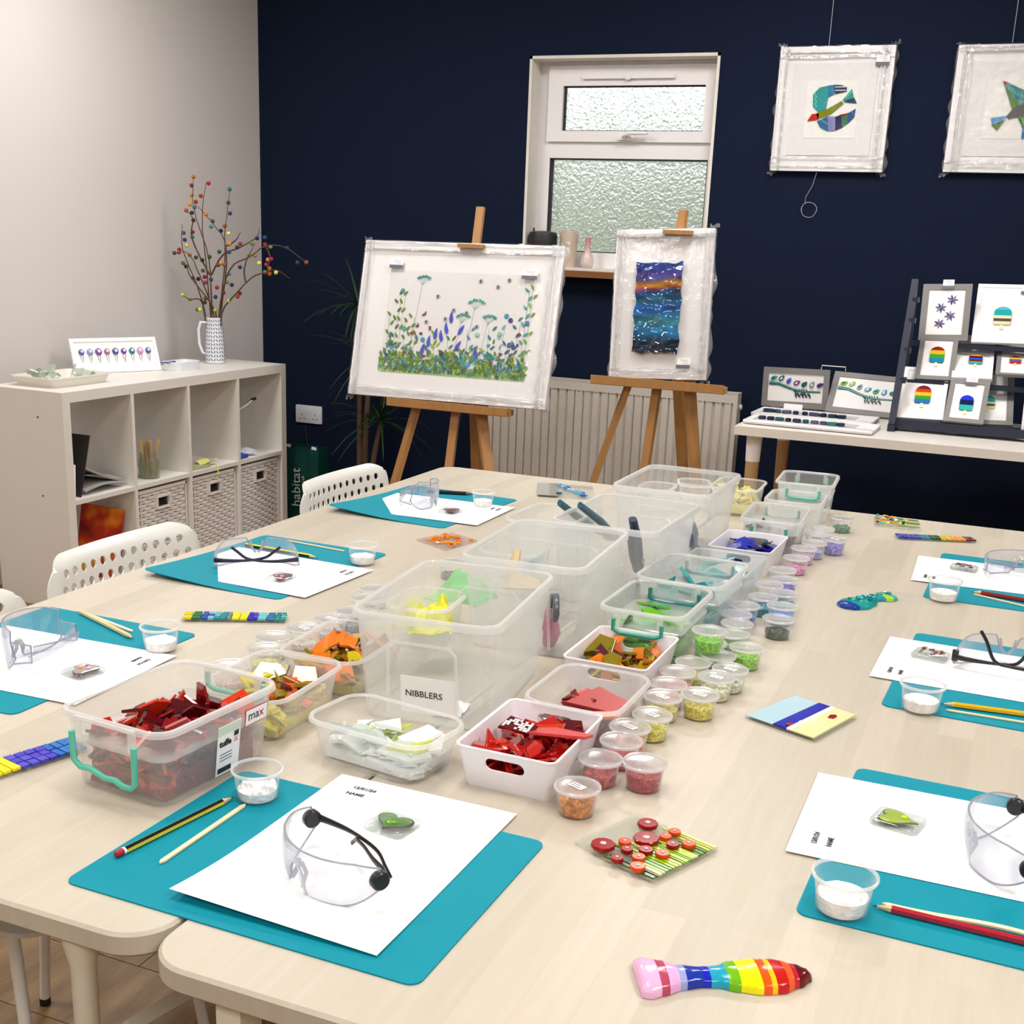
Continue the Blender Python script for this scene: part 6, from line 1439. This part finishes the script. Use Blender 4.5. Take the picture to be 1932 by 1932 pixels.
flat(r_, ps([(455, 640), (500, 595), (560, 582), (560, 660), (545, 740), (490, 755), (455, 720)]), C(20, 150, 150), .0); flat(r_, ps([(560, 582), (600, 577), (600, 640), (560, 660)]), C(10, 110, 160), .0)
flat(r_, ps([(600, 577), (650, 580), (685, 592), (684, 622), (600, 640)]), C(10, 30, 80), .0)
flat(r_, ps([(418, 818), (450, 770), (485, 768), (500, 770), (492, 808)]), C(190, 40, 34), -.001); flat(r_, ps([(480, 765), (560, 735), (650, 685), (665, 700), (580, 770), (490, 805)]), C(120, 130, 10), -.001)
flat(r_, ps([(655, 682), (720, 605), (732, 655), (690, 690)]), C(30, 150, 140), -.001); flat(r_, ps([(665, 690), (735, 662), (755, 700), (700, 695)]), C(10, 60, 90), -.001)
flat(r_, ps([(485, 820), (560, 785), (612, 788), (612, 880), (560, 885), (510, 862)]), C(20, 100, 150), 0); flat(r_, ps([(560, 785), (612, 788), (612, 880), (565, 884)]), C(130, 130, 180), -.0006)
flat(r_, ps([(612, 788), (650, 775), (655, 862), (612, 880)]), C(10, 20, 80), 0); flat(r_, ps([(650, 775), (690, 768), (700, 830), (655, 862)]), C(40, 110, 80), 0); flat(r_, ps([(640, 776), (700, 764), (690, 775), (645, 790)]), C(150, 20, 30), -.0012)
flat(r_, ps([(690, 768), (748, 735), (740, 790), (700, 830)]), C(20, 80, 140), 0)
b = MB()
for q in range(14): x, z = cpt(610+(q % 7)*11, 592+(q//7)*22); b.box((x, -.0018, z), (.004, .0006, .004), None, C(235, 240, 245))
for q in range(6): x, z = cpt(470+(q % 2)*8, 640+q*16); b.lathe([(.004, 0), (.004, .0006)], 8, TR(x, -.0012, z, 0, pi/2), C(80, 200, 190))
for q in range(5): x, z = cpt(500+q*14, 800+q*9); b.box((x, -.0018, z), (.006, .0006, .0016), None, C(200, 225, 240))
for q in range(4): x, z = cpt(685+q*10, 660-q*12); b.box((x, -.0024, z), (.004, .0006, .005), None, C(120, 220, 200))
part(b, 'white_details', gloss(), r_, 0, kind='stuff')
price(r_, w_*.40, h_*.855, .05, up_=True); wrap(r_, w_, h_, .024, 7.1, .05)
r_.children[0].name = 'frame'
r1w = r_
xl2 = PY(1797, 200, y_).x-.004
r_, w_, h_ = wallpic('film wrapped square frame with a flying bird whose tail points down', xl2, xl2+.44, PY(1797, 85, y_).z, PY(1770, 324, y_).z)
cpt2 = lambda x, y: cpt(x, y, 1395, 2190, 1170, 310)
ps2 = lambda l: [cpt2(*q) for q in l]
flat(r_, ps2([(1715, 552), (1740, 560), (1860, 620), (1900, 680), (1780, 745)]), C(30, 120, 120), 0); flat(r_, ps2([(1740, 600), (1800, 690), (1830, 700), (1780, 745)]), C(90, 120, 10), -.001); flat(r_, ps2([(1715, 552), (1742, 560), (1728, 590)]), C(170, 40, 20), -.0012)
flat(r_, ps2([(1745, 790), (1780, 745), (1860, 700), (1960, 650), (2040, 640), (2030, 700), (1900, 770), (1760, 808)]), C(96, 92, 92), -.0014)
flat(r_, ps2([(1650, 800), (1745, 785), (1740, 815), (1700, 840), (1660, 850)]), C(60, 140, 190), 0); flat(r_, ps2([(1655, 850), (1740, 812), (1690, 885)]), C(90, 130, 20), 0)
flat(r_, ps2([(1810, 780), (1940, 740), (1990, 850), (1850, 870)]), C(30, 100, 80), 0); flat(r_, ps2([(1850, 870), (1990, 850), (1960, 915), (1845, 940)]), C(20, 110, 180), 0); flat(r_, ps2([(1835, 800), (1900, 790), (1860, 860)]), C(120, 160, 20), -.001)
b = MB()
for q in range(8): x, z = cpt2(1755+q*14, 600+q*10); b.box((x, -.0018, z), (.003, .0006, .012), Matrix.Identity(4), C(90, 190, 200))
for q in range(6): x, z = cpt2(1870+(q % 3)*30, 790+(q//3)*40); b.lathe([(.006, 0), (.005, .0008)], 8, TR(x, -.0012, z, 0, pi/2), C(80, 160, 180))
part(b, 'small_details', gloss(), r_, 0, kind='stuff')
wrap(r_, w_, h_, .024, 9.3, .05)
cord = mat('nylon_hanging_cord', C(170, 176, 186), .3)
for (xa, ya), (xb, yb_), lb in (((1579, -60), (1570, 90), 'thin nylon cord holding the swallow picture'), ((1930, -60), (1918, 80), 'thin nylon cord holding the flying bird picture')):
    a, c = PY(xa, ya, 5.135), PY(xb, yb_, 5.135); c.x = a.x; tag(part(MB().tube([Vector((a.x, a.y, CEIL)), c], .0012, 6), 'picture_wire', cord, None, 60), lb, 'cord', 'picture hanging cords')
pts = [PY(1541, 325, 5.13), PY(1533, 350, 5.13), PY(1520, 372, 5.13)]
cc0 = PY(1526, 396, 5.13)
for k in range(44): a_ = 2.2+k*.32; pts.append(cc0+Vector(((.030+.001*sin(k))*cos(a_), -.001*sin(k*.7), (.034+.0012*cos(k*1.3))*sin(a_)*.85)))
tag(part(MB().tube(pts, .0011, 6), 'coiled_cord', cord, None, 60), 'small coil of nylon cord dangling below the swallow picture', 'cord')

# ================================================================ window sill pots
def lathe_thing(name, label, cat, pos, prof, m, n=24, sc=(1, 1, 1)):
    o = part(MB().lathe(prof, n), name, m, None, 50); o.matrix_world = Matrix.Translation(pos) @ Matrix.Diagonal((*sc, 1)); return tag(o, label, cat)
ys = WALLY-.02; zsl = WB+.0125
a = PY(1024, 467, ys+.06); th = thing('cast_iron_pot', 'squat black lidded pot on the window sill', 'pot', TR(a.x, WALLY+.04, WB+.012))
part(MB().lathe([(.040, 0), (.054, .02), (.062, .07), (.063, .128), (.058, .142), (.03, .146), (.006, .148)], 28), 'pot_body', mat('black_iron', C(30, 30, 32), .5, bp=(90, .4)), th)
part(MB().lathe([(.004, 0), (.005, .012), (.003, .022)], 10, TR(-.045, 0, .138)), 'lid_knob', mat('black_iron'), th)
for o in th.children: o.scale = (1, .8, 1.35) if 0 else (1, 1, 1)
a = PY(1068, 503, ys+.05); b = MB(); n_ = 30
rings = [[((r_+0)*cos(2*pi*k/n_), r_*sin(2*pi*k/n_), z+(.010*sin(k*1.9)*(1 if z > .14 else 0))) for k in range(n_)] for r_, z in ((.034, 0), (.038, .01), (.036, .06), (.040, .12), (.041, .148), (.037, .148), (.035, .12), (.03, .02))]
o = part(b.loft(rings), 'torn_rim_vase', mat('rust_stained_ceramic', C(206, 188, 172), .5, nz=(14, .25)), None, 50); o.matrix_world = TR(a.x, WALLY+.05, WB+.012); tag(o, 'cream vase with a ragged rim and rust stains on the sill', 'vase')
a = PY(1104, 507, ys+.03)
vz, t, o_ = nt('pink_fade_ceramic'); bs = t.nodes.new('ShaderNodeBsdfPrincipled'); bs.inputs['Roughness'].default_value = .2; tcn = t.nodes.new('ShaderNodeTexCoord'); sp_ = t.nodes.new('ShaderNodeSeparateXYZ'); L(t, tcn.outputs['Generated'], sp_.inputs[0])
L(t, mixc(t, sp_.outputs['Z'], C(232, 226, 216), C(196, 130, 140)), bs.inputs['Base Color']); L(t, bs.outputs[0], o_.inputs[0])
lathe_thing('bud_vase', 'little bottle shaped vase, pink neck and white belly, on the sill', 'vase', Vector((a.x, WALLY+.03, WB+.012)), [(.018, 0), (.026, .006), (.030, .022), (.025, .045), (.014, .068), (.0115, .090), (.013, .126), (.009, .126), (.008, .08), (.004, .02)], vz)

# ================================================================ radiator, socket, bag, plant
rm = mat('radiator_enamel', C(206, 200, 192), .4)
xr0, xr1 = PY(922, 780, 5.06).x, PY(1392, 740, 5.06).x; zr1 = PY(1040, 714, 5.06).z; zr0 = zr1-.62
th = thing('panel_radiator', 'white ribbed panel radiator on the navy wall under the window', 'radiator', TR((xr0+xr1)/2, 5.06, zr0)); W = xr1-xr0; H = zr1-zr0
b = MB(); n_ = 28; prof = []
xs = [-W/2]; 
pitch = (W-.04)/n_
def rf(u, v):
    x = (u-.5)*W; z = v*H; inn = 1 if .045 < z < H-.045 else 0; k = (x+W/2-.02)/pitch; g = abs((k % 1)-.5)*2
    dep = 0 if (not inn or k < 0 or k > n_) else (.011 if g > .80 else .0)
    return (x, -.0+dep, z)
nu = n_*8
vs = [0, .04/H, .047/H, .5, 1-.047/H, 1-.04/H, 1]
top_ = [Vector(rf(i/nu, v)) for v in vs for i in range(nu+1)]; fs = []
for j in range(len(vs)-1):
    for i in range(nu): a_ = j*(nu+1)+i; fs.append((a_, a_+1, a_+nu+2, a_+nu+1))
b.add(top_, fs); part(b, 'front_panel', rm, th, 30)
part(MB().box((0, .045, H/2), (W-.02, .045, H-.03)), 'convector_core', rm, th, 0)
part(MB().box((0, .033, H-.001), (W+.006, .068, .004)), 'top_grille', rm, th, 0)
for s in (-1, 1): part(MB().box((s*(W/2+.002), .033, H/2), (.003, .068, H)), 'side_cover', rm, th, 0)
part(MB().lathe([(.012, 0), (.012, .008), (.006, .010)], 12, TR(W/2+.004, .05, H-.06, 0, 0, pi/2)), 'bleed_plug', cream, th)
b = MB()
for k in range(n_):
    b.box((-W/2+.02+pitch*(k+.5), -.0006, H-.043), (pitch*.5, .001, .004))
part(b, 'slot_shade_strips', mat('painted_slot_shade', C(150, 144, 136), .5), th, 0)  # darker surface strips; the slots' shade is put into their colour
a, c = PY(557, 763, 5.14), PY(607, 801, 5.14)
th = thing('wall_socket', 'white double wall socket on the navy wall above the bag', 'socket', TR((a.x+c.x)/2, WALLY, (a.z+c.z)/2)); ww, hh = .146, .086
part(MB().prism(rrect(ww, hh, .006), 0, .010, TR(0, 0, 0, 0, pi/2), bev=.002), 'socket_plate', mat('socket_white', C(222, 222, 228), .35), th)
b = MB()
for s in (-1, 1):
    x = s*.036; b.box((x, -.0102, -.002), (.003, .001, .010)); b.box((x-.011, -.0102, -.022), (.008, .001, .0035)); b.box((x+.011, -.0102, -.022), (.008, .001, .0035))
part(b, 'pin_holes', ink, th, 0)
for s in (-1, 1): part(MB().box((s*.014, -.011, .014), (.010, .003, .016)), 'switch', mat('socket_white'), th, 0)
# bag beside the shelf
yb0 = 4.80; a, c = PY(546, 850, yb0), PY(606, 846, yb0); zb1 = a.z+.03
th = thing('carrier_bag', 'dark green shop carrier bag with white upright lettering beside the shelf', 'bag', TR((a.x+c.x)/2, yb0, 0)); bw_ = c.x-a.x+.03
gb = mat('dark_green_bag', C(10, 62, 56), .4, nz=(6, .2))
def bagf(sy):
    return lambda u, v: ((u-.5)*bw_*(1-.04*v), sy*(.055-.02*v*v)+.008*noise.noise(Vector((u*4, v*5, sy))), v*zb1)
b = MB(); b.sheet(lambda u, v: bagf(-1)(u, v), 12, 16, .001); b.sheet(lambda u, v: bagf(1)(1-u, v), 12, 16, .001); part(b, 'bag_wall', gb, th, 60)
b = MB()
for s in (-1, 1): b.sheet(lambda u, v: (s*bw_/2*(1-.04*v), (u-.5)*s*(.11-.03*v), v*zb1), 4, 10, .001)
b.box((0, 0, .004), (bw_, .10, .004)); part(b, 'gusset', gb, th, 60)
b = MB(); 
for sx in (-1, 1): b.box((sx*.03, -.034, zb1+.004), (.025, .002, .014), Matrix.Rotation(.1*sx, 4, 'Y'))
part(b, 'bag_rim_trim', pap2, th, 0)
for q, xx in enumerate((-.02,)):
    part(MB().tube([(-.04, -.035, zb1-.02), (-.03, -.045, zb1+.10), (.03, -.045, zb1+.10), (.04, -.035, zb1-.02)], .004, 8), 'handle', mat('black_cord', C(14, 14, 16), .8), th, 60)
lt = mat('white_bag_print', C(196, 206, 200), .5)
text('habitat', .066, lt, th, TR(.012, -.066, PY(575, 861, yb0).z-.225, 0, pi/2, 0) @ Matrix.Rotation(pi/2, 4, 'Z'), 'bag_lettering'); text('.co.uk', .022, lt, th, TR(.034, -.066, PY(575, 905, yb0).z-.02, 0, pi/2, 0) @ Matrix.Rotation(pi/2, 4, 'Z'), 'bag_lettering')
# dracaena
pl = thing('dracaena_plant', 'tall spiky leaved house plant in the dark corner behind the big easel', 'plant', TR(-2.74, 4.86, 0))
lf = mat('dracaena_leaf', C(34, 62, 30), .4, nz=(12, .25)); tr_ = mat('plant_trunk', C(88, 66, 48), .8, nz=(30, .3))
part(MB().lathe([(.10, 0), (.13, .22), (.135, .24), (.12, .24), (.11, .20)], 24), 'plant_pot', mat('dark_pot', C(40, 36, 34), .5), pl)
part(MB().lathe([(.118, .195), (.06, .205), (.01, .205)], 20), 'soil', mat('soil', C(34, 24, 18), .95), pl)
CR = []
for tx, ty, tz, x0 in ((.03, 0, .80, .0), (-.04, .02, 1.02, -.02), (.07, .03, .52, .03)):
    part(MB().tube([(x0, 0, .2), (x0+(tx-x0)*.4, ty*.5, .2+(tz-.2)*.5), (tx, ty, tz)], [.016, .013, .010], 10), 'trunk', tr_, pl, 60); CR.append((tx, ty, tz))
rn = random.Random(12)
for tx, ty, tz in CR:
    for k in range(34):
        a_ = rn.uniform(0, 2*pi); el_ = rn.uniform(-.5, 1.2); ln = rn.uniform(.26, .40); wd = rn.uniform(.010, .016)
        def f(u, v):
            r_ = ln*u*cos(el_)*(1-.15*u); z = ln*u*sin(el_)-.20*u*u*ln*1.6; w_ = wd*(1-u)**.6*(.5+min(1, u*6)*.5); t_ = (v-.5)*w_
            x = tx+r_*cos(a_)-t_*sin(a_); y = ty+r_*sin(a_)+t_*cos(a_); return (x, min(y, .26), tz+z)
        part(MB().sheet(f, 9, 2, .0008), 'leaf', lf, pl, 60)

# ================================================================ side table with displayed work
TY0, TY1, TX0, TX1 = 4.19, 4.95, -.905, .60
th = thing('side_table', 'white topped side table with pale wooden legs against the navy wall', 'table', TR((TX0+TX1)/2, (TY0+TY1)/2, 0)); ZT2 = T-.002
hx, hy = (TX1-TX0)/2, (TY1-TY0)/2; wt_ = mat('white_table_top', C(228, 222, 214), .35)
part(MB().box((0, 0, ZT2-.015), (2*hx, 2*hy, .030)), 'tabletop', wt_, th, 0)
for sx in (-1, 1):
    for sy in (-1, 1):
        lx, ly = sx*(hx-.055), sy*(hy-.09)
        lg = part(MB().lathe([(.016, 0), (.024, ZT2-.13), (.0245, ZT2-.12)], 20, TR(lx, ly)), 'leg', mat('pale_leg_wood', C(190, 152, 104), .5, stretch=(12, 12, 1), nz=(6, .15)), th)
        part(MB().lathe([(.0252, ZT2-.13), (.028, ZT2-.03)], 20, TR(lx, ly)), 'white_sleeve', fr_w, lg)
ZT2 += .0
def slim(BL, BR, TL, y0, label, fmat, bw, group, dz=None, name='framed_picture'):
    M, w_, h_, l_ = leanM(BL, BR, TL, y0)
    r_ = thing(name, label, 'picture frame', M, group); frame_geo(r_, w_, h_, bw*w_, .010, fmat, mount); return r_, w_, h_
gfm = mat('grey_frame_card', C(128, 126, 124), .6)
def birds(r_, w_, h_, cols, flip_):
    b = MB(); zb_ = h_*.50
    pts = [(-w_*.40, zb_+h_*.10), (-w_*.25, zb_+h_*.09), (-w_*.10, zb_), (w_*.08, zb_-h_*.08), (w_*.38, zb_-h_*.07)]
    b.tube([(x, .002, z) for x, z in pts], [.0075, .006, .0055, .004, .0035], 8, col=C(52, 116, 116), flat=.4)
    for q in range(7):
        x = -w_*.05+q*w_*.035; b.tube([(x, .002, zb_-h_*.02), (x+w_*.05, .002, zb_-h_*.10-.01*(q % 3)), (x+w_*.06, .002, zb_-h_*.17-.006*(q % 2))], [.0022, .0015, .0008], 6, col=C(30, 60, 66), flat=.5)
        leafpoly(b, x+w_*.05, zb_-h_*.12, .022, .006, -1.2+.3*(q % 3), C(30, 56, 60), .0)
    part(b, 'glass_branch', gloss(), r_, 60)
    for q, cc in enumerate(cols):
        x = -w_*.34+q*w_*.70/(len(cols)-1); z = zb_+h_*(.16 if q < 2 else .13-.10*min(1, (q-1)/3)); an = .5+.3*(q % 3)
        b = MB()
        pr = [(.011*cos(t_)*(1+.5*cos(t_)**4*(1 if cos(t_) > 0 else 0)), .0085*sin(t_)) for t_ in [2*pi*i/16 for i in range(16)]]
        b.prism(pr, 0, .004, TR(0, 0, 0), C(cc), bev=.001)
        bo = part(b, 'glass_bird', gloss(), r_, 40, M=TR(x, .002, z+.010, 0, pi/2, 0) @ Matrix.Rotation(an, 4, 'Z'))
        part(MB().prism([(p[0]*.45, p[1]*.45) for p in pr], .0038, .0052, None, C([220, 230, 235] if q % 2 else [30, 90, 100])), 'bird_wing', gloss(), bo, 0)
r_, w_, h_ = slim((1436, 765), (1560, 773), (1443, 692), 4.78, 'grey edged picture of seven small glass birds on a teal branch', gfm, .085, 'grey edged bird pictures')
birds(r_, w_, h_, ['50a0a0', '2a6a78', '6070c8', '703078', '286068', '8a8a90', '5a2a70'], 0)
part(MB().tube([(w_*.36, .005, h_), (w_*.37, .005, h_+.016), (w_*.72, .005, h_+.014), (w_*.72, .005, h_)], .0018, 6), 'wire_hanger', fr_w, r_, 60)
r_, w_, h_ = slim((1556, 774), (1692, 790), (1573, 699), 4.74, 'grey edged picture of glass birds on a branch, half hidden by the navy rack', gfm, .085, 'grey edged bird pictures')
birds(r_, w_, h_, ['90b830', 'a8c848', '90a8a8', '60a8c0', '58b090', '60a8d0', '288868'], 1)
# flat trays of glass animals
def flattray(label, y0, y1, x0, x1, zb_, seed, n_):
    th = thing('sample_tray', label, 'tray', TR((x0+x1)/2, (y0+y1)/2, ZT2+zb_, R(-1.5)), 'flat sample trays on the side table'); w_, l_ = x1-x0, y1-y0
    part(MB().box((0, 0, .006), (w_, l_, .006)), 'tray_base', mat('tray_grey_board', C(196, 194, 194), .5), th, 0)
    b = MB()
    for x, y, a_, c_ in ((0, -l_/2+.012, w_, .024), (0, l_/2-.006, w_, .012), (-w_/2+.012, 0, .024, l_-.036), (w_/2-.03, 0, .06, l_-.036)): b.box((x, y, .011), (a_, c_, .008))
    part(b, 'tray_rim', fr_w, th, 0)
    rn = random.Random(seed)
    for k in range(n_):
        x = -w_*.40+k*w_*.70/n_; rr_ = rn.uniform(.012, .02)
        part(MB().prism([(rr_*cos(t_)*1.1, rr_*.8*sin(t_)) for t_ in [2*pi*i/9 for i in range(9)]], 0, .012, col=rn.choice([C(40, 50, 84), C(30, 90, 100), C(90, 90, 110), C(30, 40, 60), C(80, 70, 110), C(50, 120, 120)]), bev=.003), 'glass_piece', gloss(), th, 40, M=TR(x, .0, .009, rn.random()*3))
    b = MB()
    for k in range(14): b.box((w_*.18+k*.010, -l_*.28, .0155), (.007, .004, .0004))
    if seed == 1: part(b, 'tray_lettering', grey_ink, th, 0, kind='stuff')
flattray('white sample tray with dark glass pieces, at the front edge of the side table', 4.255, 4.46, -.89, -.45, 0, 1, 10)
flattray('white sample tray with dark glass pieces, behind the front tray', 4.48, 4.68, -.91, -.48, 0, 2, 9)
part(MB().box((0, 0, .016), (.07, .0008, .03)), 'name_card', pap2, None, 0).matrix_world = TR(-.80, 4.70, ZT2+.001, 0, R(-15)); bpy.data.objects['name_card']; tag(bpy.data.objects['name_card'], 'small white name card behind the rear sample tray', 'card')
# tiered display rack
nvw = mat('navy_painted_wood', C(26, 32, 54), .5, nz=(20, .1))
a = P(1681, 813, -.002); tb = PY(1746, 530, 4.66)
th = thing('display_rack', 'navy painted tiered wooden rack on the side table', 'rack', TR(a.x, a.y, ZT2)); RL = .62
for x in (0, RL):
    bx_ = Vector((x, 0, .02)); tx_ = Vector((x+.0, .20, tb.z-ZT2)); d_ = tx_-bx_
    part(MB().box((0, 0, d_.length/2), (.022, .030, d_.length)), 'slanted_rail', nvw, th, 0, M=Matrix.Translation(bx_) @ d_.to_track_quat('Z', 'Y').to_matrix().to_4x4())
    part(MB().box((x, .14, .012), (.024, .32, .024)), 'foot_bar', nvw, th, 0)
    bk_ = Vector((x, .29, .02)); d2 = Vector((x, .20, tb.z-ZT2-.03))-bk_
    part(MB().box((0, 0, d2.length/2), (.022, .022, d2.length)), 'back_post', nvw, th, 0, M=Matrix.Translation(bk_) @ d2.to_track_quat('Z', 'Y').to_matrix().to_4x4())
    for zz in (.17, .27, .37, .44): part(MB().box((x+(.012 if x == 0 else -.012), .20*zz/.5+.004, zz), (.020, .05, .018)), 'rung_block', nvw, th, 0)
part(MB().box((RL/2, .015, .026), (RL, .012, .030)), 'ledge_lip', nvw, th, 0)
for zz, yy in ((.042, .045), (PY(1725, 716, 4.575).z-ZT2, 4.592-a.y), (PY(1732, 643, 4.705).z-ZT2, 4.722-a.y)):
    part(MB().box((RL/2, yy, zz-.009), (RL, .036, .016)), 'ledge', nvw, th, 0)
def lolly(r_, cx, cz, w_, bands, stick_=True):
    h_ = w_*1.45; n_ = len(bands); 
    prof = lambda z: w_/2*math.sqrt(max(.02, 1-max(0, (z-(h_-w_*.5))/(w_*.5))**2)) if z > h_-w_*.5 else w_/2*(1 if z > w_*.08 else .9)
    z0 = 0
    for k in range(n_):
        za, zb_ = h_*k/n_, h_*(k+1)/n_; pts = []
        zs = [za+(zb_-za)*i/5 for i in range(6)]
        pts = [(prof(z), z) for z in zs]+[(-prof(z), z) for z in reversed(zs)]
        part(MB().prism(pts, 0, .005, col=C(bands[n_-1-k]), bev=0), 'glass_band', gloss(), r_, 0, M=TR(cx, .002, cz, 0, pi/2))
    part(MB().box((cx, .001, cz-w_*.18), (w_*.22, .003, w_*.36)), 'lolly_stick', matte() if 0 else mat('cream_glass', C(222, 224, 190), .4), r_, 0)
def pframe(BL, BR, TL, y0, label, grey, bands=None, lc=None, lw=None, pr=None, group='small framed glass pictures on the rack'):
    r_, w_, h_ = slim(BL, BR, TL, y0, label, gfm if grey else fr_w, .13 if grey else .09, group)
    if bands: lolly(r_, lc[0]*w_, lc[1]*h_, lw*w_, bands)
    if pr: price(r_, pr[0]*w_, pr[1]*h_, min(.04, w_*.36), -.003)
    return r_, w_, h_
RB = ['781818', 'd03820', 'e8c020', '3a9a28', '1a70b0']; TLY = ['60b0d0', '20a8a8', '20a8a8', 'dcd8b8', '5a4a40', 'dcd8b0']
r_, w_, h_ = pframe((1732, 642), (1825, 643), (1749, 536), 4.705, 'grey edged frame with four small violet flowers, top tier of the rack', True, pr=(0, .93))
for k, (cx, cz) in enumerate(((.12, .72), (-.10, .58), (.10, .44), (-.10, .30))):
    b = MB()
    for q in range(7): leafpoly(b, cx*w_, cz*h_, .020, .006, q*2*pi/7+.3*k, [C(110, 104, 150), C(140, 136, 180), C(70, 70, 100)][q % 3], .001)
    part(b, 'glass_flower', gloss(), r_, 0)
pframe((1832, 645), (1936, 648), (1852, 536), 4.705, 'white frame with a large turquoise and cream lolly, top tier of the rack', False, TLY, (.02, .30), .32, (.42, .85))
pframe((1725, 714), (1798, 717), (1742, 632), 4.575, 'little grey edged frame with a rainbow lolly, middle tier of the rack', True, ['901a1a', 'e0b020', '3a9a28', '1a80b0'], (0, .38), .38)
pframe((1795, 712), (1872, 714), (1814, 633), 4.570, 'white frame with a yellow, blue and maroon lolly, middle tier', False, ['e8b020', '5a1428', '2a50c0', '802030', '40b0a8'], (.05, .32), .34, (.42, .84))
pframe((1878, 706), (1944, 708), (1893, 632), 4.570, 'grey edged frame with a red and yellow lolly at the end of the middle tier', True, ['701018', 'e0c050', '4070b0', 'c82828'], (.05, .28), .34)
pframe((1692, 787), (1779, 792), (1712, 692), 4.46, 'large white frame with the biggest rainbow lolly, bottom tier', False, RB, (-.01, .30), .34, (.24, .90))
pframe((1812, 799), (1911, 801), (1832, 699), 4.475, 'grey edged frame with a turquoise lolly partly covered, bottom tier', True, TLY, (.0, .28), .28)
pframe((1779, 793), (1855, 800), (1794, 714), 4.435, 'grey edged frame with a cobalt and teal lolly, front of the bottom tier', True, ['2038d0', '101850', '30b0a8'], (.0, .28), .34, (.02, .90))
pframe((1926, 812), (2000, 816), (1946, 700), 4.45, 'white frame mostly hidden past the end of the bottom tier', False, RB, (0, .3), .3)
